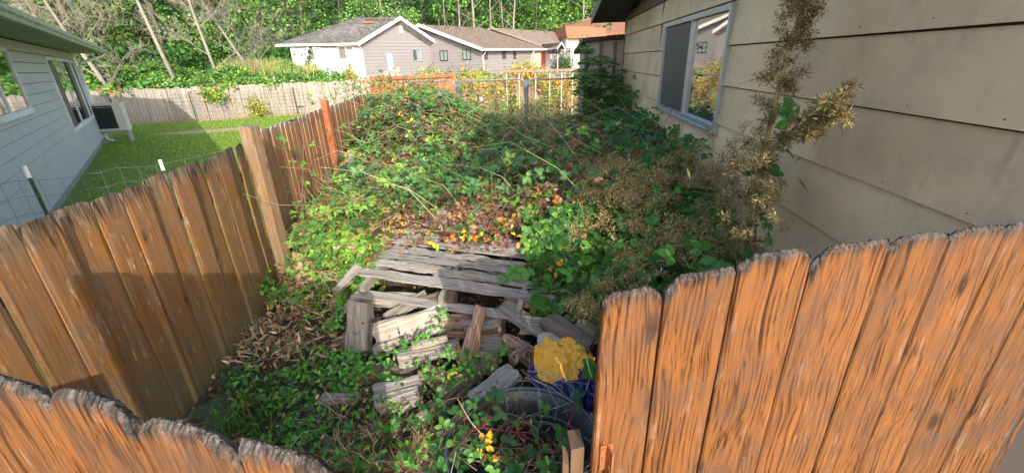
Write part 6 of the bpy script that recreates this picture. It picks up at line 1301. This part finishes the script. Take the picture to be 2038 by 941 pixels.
def tall_bamboo():
    p = [Pp(a, b, WP0, WN0) for a, b in ((1475, 520), (1495, 410), (1522, 300), (1548, 180), (1570, 100), (1592, 30), (1622, -45))]
    t = thing('bamboo', 'tall seeding bamboo stalk rising against the tan siding right of the window', 'bamboo', (p[0][0], p[0][1], 0)); lb = LB(); lb.tube([(p[0][0], p[0][1], .2)] + p, [.013] * 4 + [.010, .008, .006, .003], 6, (.38, .30, .12)); link('stalk', lb.mesh('stalk', DRY), t)
    lb = LB(); st = LB()
    for i in range(84):
        f = .2 + .8 * i / 83; k = f * (len(p) - 1); j = min(int(k), len(p) - 2); q = p[j] + (p[j + 1] - p[j]) * (k - j); wdt = .13 * (1.1 - .45 * f); d = norm(rng.normal(size=3)[None] * np.array([1, 1, .6]))[0]; c = q + d * wdt * rng.uniform(.3, 1) + np.array([0, 0, .03])
        st.tube([q, (q + c) / 2 + [0, 0, .02], c], .0016, 3, (.33, .26, .12)); panicle(lb, c, .06, 85, P_TALL + [((.14, .16, .04), 2)], q=.8)
    b0 = Pp(1530, 300, WP0, WN0)
    for tgt, wn in (((1590, 262), 6), ((1625, 240), 7), ((1622, 262), 5), ((1655, 208), 6), ((1668, 236), 6), ((1560, 285), 4), ((1640, 225), 5)):
        c = Pp(*tgt, (1.775 - .30, 3.75, 0), WN0); st.tube([b0, (b0 + c) / 2 + [0, 0, .03], c], .0022, 4, (.38, .30, .12))
        for _ in range(wn): panicle(lb, c + rng.normal(size=3) * .025, .055, 85, P_TALL + [((.14, .16, .04), 2)], q=.8)
    for tgt in ((1440, 340), (1470, 365), (1400, 350), (1360, 330), (1335, 345), (1385, 305), (1420, 330), (1500, 350), (1510, 300), (1475, 330), (1350, 370), (1430, 390), (1490, 430), (1300, 380), (1450, 420), (1340, 300), (1375, 345), (1410, 290), (1465, 300), (1490, 320), (1480, 400), (1400, 420), (1350, 420), (1310, 410), (1440, 455), (1500, 470), (1525, 380), (1395, 375), (1430, 365), (1530, 430), (1330, 385)):
        c = Pp(*tgt, (1.775 - .36, 3.75, 0), WN0); st.tube([p[1], (p[1] + c) / 2 + [0, 0, .05], c], .002, 3, (.38, .28, .12))
        for _ in range(5): panicle(lb, c + rng.normal(size=3) * .05, .06, 60, P_SEED[:2] + P_TALL, q=.75)
    link('twigs', st.mesh('twigs', DRY), t); link('seed_heads', lb.mesh('seed_heads', DRY), t)
    lb = LB(); n = 26; c = p[1]; lb.add(LANCE, c + rng.normal(size=(n, 3)) * .12, rdir(n), rdir(n), np.stack([np.full(n, .06), np.full(n, .09), np.full(n, .1)], 1), pick(n, [((.16, .22, .05), 2), ((.30, .25, .10), 1)])); link('leaves', lb.mesh('leaves', LEAF), t)
tall_bamboo()
# ---------------- single canes
def cane(name, label, path, r, col, leaves, size, pal, T=LEAFS, k=3, every=.0, cat='bramble cane'):
    """path: 3-D points; leaves: extra 3-D leaf points"""
    t = thing(name, label, cat, tuple(path[0])); lb = LB(); n = len(path); lb.tube(path, [r * (1 - .6 * i / (n - 1)) for i in range(n)], 6, col)
    Ls = LB(); pts = [np.array(q, float) for q in leaves]; base = [np.array(q, float) for q in path]
    for q in pts:
        b_ = min(base, key=lambda a: np.linalg.norm(a - q)); lb.tube([b_, (b_ + q) / 2 + [0, 0, .01], q], .0018, 4, col)
    if every:
        for a, b_ in zip(base[:-1], base[1:]):
            L = np.linalg.norm(b_ - a); m_ = max(1, int(L / every))
            for i in range(m_): pts.append(a + (b_ - a) * (i + rng.uniform()) / m_ + rng.normal(size=3) * .03)
    P = np.array(pts); nn = norm(rng.normal(size=(len(P), 3)) * .35 + np.array([.25, -.55, .75])); compound(Ls, P, nn, rng.uniform(size[0], size[1], len(P)), pick(len(P), pal, .12), k, T)
    link('stem', lb.mesh('stem', DRY), t); link('leaves', Ls.mesh('leaves', LEAF), t); return t
FP0 = (-2.72 + .13, 4.35, 0); FN0 = (.994, .109, 0)
Fq = lambda a, b: Pp(a, b, FP0, FN0)
GP = [((.05, .17, .03), 3), ((.08, .22, .035), 3), ((.16, .32, .05), 1.5)]
cane('bramble_cane', 'single leafy bramble cane climbing the left fence beside the pale square post', [Fq(598, 480), Fq(600, 420), Fq(603, 350), Fq(604, 290), Fq(602, 240), Fq(612, 195)], .007, (.22, .11, .10), [Fq(*q) for q in ((600, 215), (625, 205), (612, 190), (585, 240), (570, 290), (590, 300), (620, 285), (580, 320), (600, 325), (560, 280), (590, 355), (608, 360), (625, 350), (590, 405), (612, 410), (600, 440), (585, 425), (648, 262), (680, 250), (705, 243), (725, 240), (640, 290))], (.052, .08), GP, k=3)
cane('bramble_cane', 'arching bramble cane with large pale green leaves over the middle of the thicket', [Pz(1235, 410, 1.05), Pz(1200, 365, 1.22), Pz(1150, 335, 1.28), Pz(1090, 328, 1.26), Pz(1020, 330, 1.18), Pz(960, 345, 1.05)], .010, (.20, .05, .05), [Pz(*q) for q in ((1130, 350, 1.3), (1105, 320, 1.32), (1070, 335, 1.28), (1160, 380, 1.18), (1030, 315, 1.26), (1000, 330, 1.2), (1090, 300, 1.3), (1045, 350, 1.2), (1010, 305, 1.24), (1140, 400, 1.1), (975, 330, 1.16))], (.085, .12), [((.07, .19, .06), 3), ((.11, .25, .07), 2)], every=.14)
cane('bramble_cane', 'leafy bramble shoot with berries below the house window', [Pz(1330, 420, 1.1), Pz(1350, 370, 1.25), Pz(1385, 320, 1.42), Pz(1420, 300, 1.45)], .006, (.22, .10, .06), [Pz(*q) for q in ((1350, 320, 1.45), (1370, 300, 1.48), (1390, 290, 1.5), (1365, 335, 1.38), (1400, 300, 1.46), (1380, 275, 1.5))], (.06, .085), GP)
cane('bramble_cane', 'bramble spray hugging the tall bamboo stalk against the siding', [Pp(1500, 520, WP0, WN0), Pp(1505, 420, WP0, WN0), Pp(1520, 330, WP0, WN0), Pp(1575, 240, WP0, WN0)], .007, (.20, .10, .05), [Pp(a, b, WP0, WN0) for a, b in ((1500, 350), (1515, 375), (1530, 345), (1490, 380), (1510, 420), (1530, 440), (1500, 450), (1525, 470), (1560, 295), (1575, 240), (1580, 215), (1490, 480), (1540, 345), (1520, 400))], (.055, .085), [((.03, .11, .02), 3), ((.05, .17, .03), 2)])
cane('bramble_cane', 'short shoot with a few leaves touching the far siding below the window', [Pp(1262, 262, (2.03, 7.3, 0), WN0), Pp(1290, 248, (2.0, 6.8, 0), WN0), Pp(1308, 232, (2.0, 6.6, 0), WN0)], .005, (.2, .12, .05), [Pp(a, b, (2.0, 6.7, 0), WN0) for a, b in ((1302, 240), (1305, 232), (1290, 250))], (.07, .10), GP)
cane('bramble_cane', 'leafy cane hanging in front of the tub below the yellow tarp', [Pz(900, 870, .40), Pz(960, 850, .58), Pz(1030, 860, .62), Pz(1110, 900, .58)], .004, (.30, .03, .06), [Pz(*q) for q in ((1000, 815, .62), (1025, 850, .64), (1058, 830, .62), (1070, 865, .62), (1050, 900, .6), (1120, 850, .62), (1130, 880, .6), (985, 790, .6), (960, 835, .56), (1010, 880, .6), (1080, 815, .6), (1155, 790, .58), (1145, 805, .56))], (.042, .062), [((.03, .12, .03), 3), ((.05, .17, .04), 2), ((.10, .24, .05), .8)])
cane('bramble_cane', 'bramble cane with toothed leaves lying across the upper left rim of the tub', [Pz(850, 800, .3), Pz(920, 790, .5), Pz(980, 770, .56), Pz(1030, 790, .55)], .004, (.2, .12, .05), [Pz(*q) for q in ((880, 800, .5), (905, 825, .5), (925, 860, .5), (940, 800, .55), (900, 870, .48), (930, 900, .5), (955, 880, .52), (985, 930, .52), (1030, 925, .55), (1090, 930, .55))], (.045, .065), [((.04, .14, .03), 3), ((.08, .22, .04), 2)])
cane('bramble_cane', 'big bramble leaves filling the space between the gate top and the tan wall', [Pz(1480, 560, 1.2), Pz(1460, 500, 1.25), Pz(1400, 480, 1.28), Pz(1320, 500, 1.15)], .006, (.2, .12, .05), [Pz(*q) for q in ((1470, 500, 1.25), (1430, 520, 1.25), (1400, 500, 1.25), (1375, 530, 1.2), (1440, 480, 1.28), (1490, 520, 1.25), (1340, 510, 1.18), (1300, 500, 1.1), (1360, 480, 1.22), (1500, 480, 1.3))], (.08, .115), [((.05, .18, .035), 3), ((.09, .25, .05), 2)])
cane('bramble_cane', 'leafy bramble sprawl hiding the left side of the tub', [Pz(840, 900, .3), Pz(880, 870, .45), Pz(920, 880, .52), Pz(980, 910, .52)], .004, (.2, .12, .05), [Pz(rng.uniform(840, 990), rng.uniform(770, 935), rng.uniform(.42, .56)) for _ in range(26)] + [Pz(rng.uniform(990, 1130), rng.uniform(880, 938), .52) for _ in range(9)], (.04, .06), [((.04, .14, .03), 3), ((.08, .22, .04), 2), ((.03, .10, .025), 2)])
# two yellow leaves and dry scraps over the tub
lb = LB(); 
for a, b, z in ((968, 872, .5), (962, 885, .5), (975, 905, .5), (900, 742, .35)):
    P = np.tile(Pz(a, b, z), (3, 1)) + rng.normal(size=(3, 3)) * .012; lb.add(LEAF8, P, norm(rng.normal(size=(3, 3)) * .3 + [0, -.4, .8]), rdir(3), .05, pick(3, [((.80, .45, .03), 1)], .08))
lb.obj('yellow_leaves', LEAF, label='bright yellow withered leaves hanging at the left rim of the tub', cat='leaves', kind='stuff')
def twig_heap():
    lb = LB()
    for _ in range(90):
        a = rng.uniform(0, 6.28); r = .36 * math.sqrt(rng.uniform()); p = np.array([.03 + r * math.cos(a), 1.62 + r * math.sin(a), rng.uniform(.1, .5)]); d = norm(rng.normal(size=(1, 3)) * np.array([1, 1, .35]))[0] * rng.uniform(.1, .34); lb.tube([p, p + d * .5 + rng.normal(size=3) * .02, p + d], [.0028, .002, .001], 4, (np.array([.42, .34, .25]) * rng.uniform(.5, 1.3)))
    for i in range(12):
        p = Pz(rng.uniform(1010, 1100), rng.uniform(735, 760), .5); d = np.array([rng.uniform(.05, .25), -rng.uniform(.1, .3), rng.uniform(-.05, .12)]); lb.tube([p, p + d * .5 + rng.normal(size=3) * .02, p + d], [.0022, .002, .001], 4, (.5, .42, .33))
    n = 260; a = rng.uniform(0, 6.28, n); r = .36 * np.sqrt(rng.uniform(size=n)); P = np.column_stack([.03 + r * np.cos(a), 1.62 + r * np.sin(a), rng.uniform(.06, .24, n)]); lb.add(CURL, P, rdir(n), rdir(n), rng.uniform(.02, .045, n), pick(n, [(TN, 2), (BR, 3), (PK, 1.5), ((.12, .08, .05), 3)]))
    lb.obj('twigs', DRY, label='dead twigs and dry leaves heaped in the tub', cat='twigs', kind='stuff')
twig_heap()
# ---------------- bindweed over the logs and the ground at the lower left
def vine(lb, path, z, dens, sz, wdt, pal, T=HEART):
    pts = [Pz(a, b, z if np.ndim(z) == 0 else z[i]) for i, (a, b) in enumerate(path)]; lb.tube(pts, .0022, 4, (.14, .20, .06))
    for a, b_ in zip(pts[:-1], pts[1:]):
        n = max(1, int(np.linalg.norm(b_ - a) * dens)); f = rng.uniform(size=(n, 1)); P = a + (b_ - a) * f + rng.normal(size=(n, 3)) * np.array([wdt, wdt, wdt * .4]); P[:, 2] = np.maximum(P[:, 2], .03)
        nn = norm(rng.normal(size=(n, 3)) * .33 + np.array([.1, -.5, .8])); lb.add(T, P, nn, norm(rdir(n) + np.array([0, -.6, -.2])), rng.uniform(sz[0], sz[1], n), pick(n, pal, .15))
BW = [((.055, .21, .025), 3), ((.09, .28, .03), 3), ((.16, .36, .05), 1), ((.03, .12, .02), 1)]
lb = LB()
for path, z in (([(690, 750), (735, 725), (780, 700), (830, 675), (870, 650), (882, 612)], [.3, .34, .38, .44, .5, .52]), ([(640, 735), (700, 730), (760, 742), (790, 760)], .3), ([(690, 560), (680, 600), (665, 640), (640, 660)], .32), ([(610, 690), (650, 700), (690, 720)], .25), ([(820, 720), (870, 745), (930, 725), (965, 710)], .36), ([(870, 770), (920, 745), (965, 735)], .34),
                ([(540, 745), (600, 740), (660, 760), (700, 790)], .14), ([(545, 790), (600, 780), (650, 810)], .1), ([(560, 830), (610, 850), (650, 880)], .1), ([(660, 640), (690, 650)], .3), ([(880, 700), (950, 700)], .4), ([(960, 720), (1010, 690)], .42), ([(560, 870), (640, 850), (700, 860)], .08), ([(700, 690), (720, 740), (700, 780)], .3), ([(600, 640), (640, 620), (680, 600)], .22)):
    vine(lb, path, z, 85, (.030, .046), .03, BW)
for _ in range(110):
    a, b = rng.uniform(450, 760), rng.uniform(640, 930); vine(lb, [(a, b), (a + rng.uniform(10, 60), b + rng.uniform(-25, 25))], .06 + .08 * rng.uniform(), 70, (.026, .045), .045, BW + [((.02, .08, .015), 2)])
for _ in range(26):
    a, b = rng.uniform(760, 1000), rng.uniform(760, 930); vine(lb, [(a, b), (a + rng.uniform(10, 40), b + rng.uniform(-25, 25))], .18 + .12 * rng.uniform(), 60, (.03, .045), .04, BW)
lb.obj('bindweed', LEAF, label='bright green bindweed trailing over the lower logs and ground', cat='bindweed', kind='stuff')
lb = LB()
for path in ([(520, 520), (525, 560), (545, 590)], [(545, 470), (580, 450), (600, 470)], [(560, 500), (600, 520), (640, 500)], [(600, 460), (650, 440), (690, 430)]): vine(lb, path, .35, 60, (.03, .05), .05, BW)
lb.obj('bindweed', LEAF, label='bindweed leaves climbing at the base of the pale square post', cat='bindweed', kind='stuff')
# three-lobed bramble sprigs in the lower middle
lb = LB(); P = np.array([Pz(rng.uniform(650, 950), rng.uniform(700, 935), .12 + .2 * rng.uniform()) for _ in range(110)]); compound(lb, P, norm(rng.normal(size=(110, 3)) * .3 + [0, -.45, .8]), rng.uniform(.028, .05, 110), pick(110, [((.04, .14, .025), 3), ((.07, .2, .03), 2), ((.03, .1, .02), 2)]), 3, LEAFS)
lb.obj('bramble_sprigs', LEAF, label='small bramble sprigs growing between the lower logs', cat='brambles', kind='stuff')
# litter: bamboo leaves, dead grass
def litter():
    lb = LB(); n = 900; x = rng.uniform(-2.3, -1.45, n); y = rng.uniform(2.7, 4.1, n); P = np.column_stack([x, y, hy(x, y) * .9 - .02 + rng.uniform(0, .07, n)]); lb.add(LANCE, P, norm(rng.normal(size=(n, 3)) * .45 + [0, 0, 1]), rdir(n), np.stack([rng.uniform(.07, .11, n), rng.uniform(.06, .11, n), np.full(n, .05)], 1), pick(n, [((.42, .26, .14), 3), ((.52, .36, .22), 2), ((.24, .13, .07), 3), ((.34, .30, .12), 1)], .2))
    n = 1600; x = rng.uniform(-2.36, .6, n); y = rng.uniform(1.0, 4.0, n); P = np.column_stack([x, y, np.maximum(.03, hy(x, y) * .55) + rng.uniform(0, .05, n)]); lb.add(CURL, P, norm(rng.normal(size=(n, 3)) * .6 + [0, 0, 1]), rdir(n), rng.uniform(.02, .045, n), pick(n, [(BR, 3), (TN, 2), (PK, 1.5), ((.08, .05, .03), 3)], .2))
    lb.obj('leaf_litter', DRY, label='tan bamboo leaves and brown litter on the ground beside the left fence', cat='leaf litter', kind='stuff')
    lb = LB()
    def tuft(c, n, L, pal, sp=.05, lean=(0, 0)):
        P = np.array(c) + rng.normal(size=(n, 3)) * [sp, sp, .0]; y_ = norm(np.column_stack([rng.normal(size=n) * .45 + lean[0], rng.normal(size=n) * .45 + lean[1], np.ones(n)])); lb.add(BLADE, P, rdir(n), y_, np.stack([rng.uniform(.04, .07, n), rng.uniform(.4, 1, n) * L, np.full(n, L * 2)], 1), pick(n, pal, .15))
    GR_ = [((.04, .12, .02), 3), ((.08, .20, .03), 2), ((.2, .26, .06), 1)]; DG = [((.48, .40, .24), 3), ((.36, .26, .16), 2), ((.30, .15, .10), 1)]
    for _ in range(26): tuft(Pz(rng.uniform(455, 540), rng.uniform(780, 900), .02), 26, .22, GR_)
    for _ in range(30): tuft(Pz(rng.uniform(640, 860), rng.uniform(740, 935), .06), 22, .24, DG, .03, (rng.normal() * .3, 0))
    for _ in range(16): tuft(Pz(rng.uniform(500, 600), rng.uniform(560, 700), .10), 16, .22, DG, .05)
    for _ in range(14): tuft(Pz(rng.uniform(550, 660), rng.uniform(470, 540), .25), 16, .2, GR_ + DG, .06)
    lb.obj('grass_tufts', LEAF, label='green and straw grass tufts round the foot of the heap', cat='grass', kind='stuff')
litter()
# bark chips, crumbs and leaves lying on the firewood
lb = LB(); n = 420; P = np.array([Pz(rng.uniform(690, 1120), rng.uniform(600, 830), rng.uniform(.2, .48)) for _ in range(n)]); lb.add(CURL, P, norm(rng.normal(size=(n, 3)) * .5 + [0, -.2, 1]), rdir(n), rng.uniform(.012, .038, n), pick(n, [((.10, .06, .04), 3), ((.22, .12, .07), 2), ((.30, .22, .15), 2), ((.05, .035, .025), 2)], .2))
lb.obj('bark_debris', DRY, label='bark chips and crumbled leaves lying over the firewood', cat='debris', kind='stuff')
# single conspicuous yellow and orange leaves
lb = LB()
for a, b, z in ((703, 408, .5), (700, 395, .5), (695, 465, .4), (660, 430, .4), (715, 410, .52), (800, 445, .75), (900, 465, .8), (935, 470, .8), (945, 460, .8), (870, 490, .78), (850, 480, .78), (835, 340, .7), (1010, 445, .85), (1030, 480, .8), (1110, 530, .7), (820, 240, 1.5), (810, 185, 1.85), (795, 225, 1.5), (870, 235, 1.4), (815, 270, 1.2), (865, 245, 1.3), (1048, 355, 1.0), (1020, 300, 1.1), (900, 275, 1.1)):
    P = np.tile(Pz(a, b, z + .05), (3, 1)) + rng.normal(size=(3, 3)) * .03; lb.add(LEAF8, P, norm(rng.normal(size=(3, 3)) * .3 + [0, -.5, .8]), rdir(3), .055, pick(3, [((.85, .50, .03), 2), ((.75, .25, .03), 2), ((.45, .55, .05), 1)], .08))
lb.obj('autumn_leaves', LEAF, label='scattered bright orange and yellow autumn leaves on the brambles', cat='leaves', kind='stuff')
lb = LB(); n = 230; P = np.array([Pz(rng.uniform(765, 1010), rng.uniform(415, 488) + 12 * math.sin(i_), .76 + rng.uniform(0, .10)) for i_ in range(n)]); P += rng.normal(size=(n, 3)) * .02
compound(lb, P, norm(rng.normal(size=(n, 3)) * .5 + [0, -.6, .6]), rng.uniform(.028, .05, n), pick(n, [((.20, .085, .05), 3), ((.34, .19, .12), 2.5), ((.14, .06, .04), 2), ((.42, .26, .17), 1.2), ((.62, .30, .05), .5), ((.22, .32, .05), .8)], .18), 3, CURL)
for _ in range(24):
    a = Pz(rng.uniform(760, 1000), rng.uniform(400, 440), .82); b = Pz(rng.uniform(780, 1020), rng.uniform(460, 510), .72); lb.tube([a, (a + b) / 2 + [0, 0, .06], b], .0022, 4, (.20, .07, .06))
lb.obj('withered_brambles', LEAF, label='withered red-brown bramble runners hanging over the back of the top pallet', cat='brambles', kind='stuff')
# ---------------- sapling by the far corner of the house
def sapling():
    x0, y0 = 1.93, 8.25; t = thing('sapling', 'young feathery-leaved sapling at the far corner of the tan house', 'sapling', (x0, y0, .2)); st = LB(); lv = LB()
    for s in range(8):
        a = rng.uniform(0, 6.28); top = np.array([x0 - .25 + rng.normal() * .28, y0 + rng.normal() * .25, rng.uniform(1.9, 2.55)]); base = np.array([x0 + rng.normal() * .08, y0 + rng.normal() * .08, .3]); mid = (base + top) / 2 + rng.normal(size=3) * .04; st.tube([base, mid, top], [.014, .010, .005], 5, (.16, .20, .08))
        for i in range(18):
            f = .25 + .75 * i / 17; q = base + (top - base) * f; th = rng.uniform(0, 6.28); d = np.array([math.cos(th) - .25, math.sin(th) - .3, .45]); d = d / np.linalg.norm(d); L = rng.uniform(.28, .52); R_ = [q + d * L * g + np.array([0, 0, -.30 * L * g * g * 1.6]) for g in np.linspace(0, 1, 7)]; st.tube(R_, [.003] * 6 + [.001], 3, (.20, .22, .08))
            side = np.cross(d, [0, 0, 1]); side /= np.linalg.norm(side)
            for j, g in enumerate(np.linspace(.18, 1, 9)):
                p = q + d * L * g + np.array([0, 0, -.48 * L * g * g]); 
                for sg in (-1, 1):
                    lv.add(LEAF4, p[None], norm(np.array([[0, 0, 1.0]]) + rng.normal(size=(1, 3)) * .2), (side * sg + d * .35 + np.array([0, 0, -.35]))[None], np.array([[.09, .15, .12]]) * rng.uniform(.8, 1.15), pick(1, [((.08, .21, .04), 3), ((.14, .28, .05), 2), ((.05, .14, .03), 2)], .12))
    link('trunk', st.mesh('trunk', LEAF), t); link('crown', lv.mesh('crown', LEAF), t)
sapling()
def corner_bush():
    n = 1500; lb = LB(); c = np.array([1.78, 7.2, .2]); d = rdir(n); d[:, 2] = np.abs(d[:, 2]); P = c + d * rng.uniform(.5, 1, (n, 1)) * np.array([.55, 1.0, 1.25]); ok = P[:, 0] < 1.38 + .1 * P[:, 1]; P = P[ok]; d = d[ok]; t = thing('shrub', 'dark green bramble bush beneath the feathery sapling', 'shrub', tuple(c)); s = rng.uniform(.05, .08, len(P)); compound(lb, P, norm(d + rdir(len(P)) * .5 + [0, -.3, .4]), s, pick(len(P), [(G_DK, 3), ((.035, .12, .025), 3), (G_MD, 1)]), 3, LEAF4); link('crown', lb.mesh('crown', LEAF), t)
    st = LB(); [st.tube([c, c + norm(rng.normal(size=(1, 3)) + [[0, 0, 1.2]])[0] * .9], [.012, .004], 4, (.15, .08, .05)) for _ in range(9)]; link('trunk', st.mesh('trunk', LEAF), t)
corner_bush()
# ---------------- bright scrub between gates and fences
def back_scrub():
    lb = LB(); n = 26000; x = rng.uniform(-3.6, 3.6, n); y = rng.uniform(11.9, 17.3, n); hh = .45 + .5 * sstep(12, 17, y) + .3 * np.sin(x * 2.1) * np.cos(y * 1.7) + .35 * np.exp(-((x + .2) ** 2) / .5); z = terr(x, y) + hh * rng.uniform(.2, 1.0, n)
    ok = ~((x > 1.55) & (y < 11.6)); x, y, z = x[ok], y[ok], z[ok]; k = len(x); g = nz3(x, y, z, 1.1); c = np.where((g > .05)[:, None], pick(k, [((.42, .36, .10), 3), (OR, 1.6), (YE, 1.2), ((.45, .30, .16), 2), (G_LT, 1.5)], .2), pick(k, [(G_LT, 3), ((.24, .36, .06), 3), (G_MD, 2), ((.38, .30, .12), 2)], .2))
    lb.add(LEAF4, np.column_stack([x, y, z]), norm(rng.normal(size=(k, 3)) * .6 + [0, -.5, .7]), rdir(k), rng.uniform(.05, .11, k), c); lb.obj('scrub', LEAF, label='sunlit yellow and green scrub between the gates and the back fences', cat='scrub', kind='stuff')
    lb = LB(); n = 7000; x = rng.uniform(-1.6, 4, n); y = rng.uniform(12, 17, n); z = terr(x, y); lb.add(BLADE, np.column_stack([x, y, z]), rdir(n), norm(rng.normal(size=(n, 3)) * .25 + [0, 0, 1]), np.stack([rng.uniform(.15, .3, n), rng.uniform(.4, .9, n), np.full(n, .3)], 1), pick(n, [((.55, .46, .26), 3), ((.45, .34, .18), 2), ((.34, .36, .12), 2)], .15)); lb.obj('dry_grass', LEAF, label='tall straw grass standing behind the chain-link gates', cat='grass', kind='stuff')
    # climbers woven into the gates, and over the faded fence
    lb = LB()
    for cx, w_, h0, h1, nn_ in ((-.35, .12, .3, 1.75, 420), (.05, .15, .3, 1.8, 420), (.75, .3, .2, 1.3, 300), (-.9, .3, .5, 1.7, 260), (1.3, .2, .3, 1.3, 200), (-1.8, .5, .9, 1.95, 500)):
        z = rng.uniform(h0, h1, nn_); x = cx + rng.normal(size=nn_) * w_ * .6 + .08 * np.sin(z * 6); P = np.column_stack([x, YG - .03 + rng.normal(size=nn_) * .03, z]); lb.add(LEAF4, P, norm(rng.normal(size=(nn_, 3)) * .6 + [0, -1, .4]), rdir(nn_), rng.uniform(.035, .06, nn_), pick(nn_, [(BR, 3), (OR, .8), (G_MD, 2), (G_LT, 1), (G_DK, 2), ((.10, .05, .03), 2)], .2))
        lb.tube([(cx, YG, .1), (cx + .04, YG - .02, (h0 + h1) / 2), (cx, YG - .02, h1)], .006, 4, (.08, .05, .04))
    lb.obj('climbing_vines', LEAF, label='dark and orange vines woven into the chain-link gates', cat='climber', kind='stuff')
    lb = LB(); n = 5200; x = rng.uniform(-1.8, 2.7, n); z = terr(x, 17.3) + 1.25 + .30 * np.sin(x * 2.3) + rng.normal(size=n) * .22 + .15; P = np.column_stack([x, 17.35 + rng.normal(size=n) * .14, z]); lb.add(LEAF4, P, norm(rng.normal(size=(n, 3)) * .5 + [0, -.8, .6]), rdir(n), rng.uniform(.06, .12, n), pick(n, [(OR, 2), (YE, 1.5), (G_LT, 3), ((.45, .25, .12), 2), (G_MD, 1.5)], .2)); lb.obj('bramble_crest', LEAF, label='orange and green brambles spilling over the faded board fence', cat='brambles', kind='stuff')
    # sprays reaching above the end of the left fence
    lb = LB()
    for px, py, s in ((755, 150, 1), (775, 145, 1), (742, 160, 1), (800, 150, .8), (690, 165, .6), (665, 175, .6), (715, 158, .8), (830, 160, .7)):
        c = Py(px, py + 14, 9.6); n = int(60 * s); P = c + rng.normal(size=(n, 3)) * [.14, .3, .10]; compound(lb, P, norm(rng.normal(size=(n, 3)) * .5 + [0, -.5, .7]), rng.uniform(.035, .055, n), pick(n, [(BR, 2), (G_MD, 2.5), (G_DK, 2), (TN, 1), (G_LT, .8)]), 3, LEAF4); lb.tube([c + [0, 0, -.7], c + [0, 0, -.2], c + [.04, 0, .12]], .006, 4, (.2, .1, .06))
    lb.obj('bramble_sprays', LEAF, label='loose bramble sprays sticking up above the far end of the left fence', cat='brambles', kind='stuff')
back_scrub()
print('TRIS', sum(len(o.data.loop_triangles) if not o.data.calc_loop_triangles() else 0 for o in bpy.data.objects if o.type == 'MESH'))
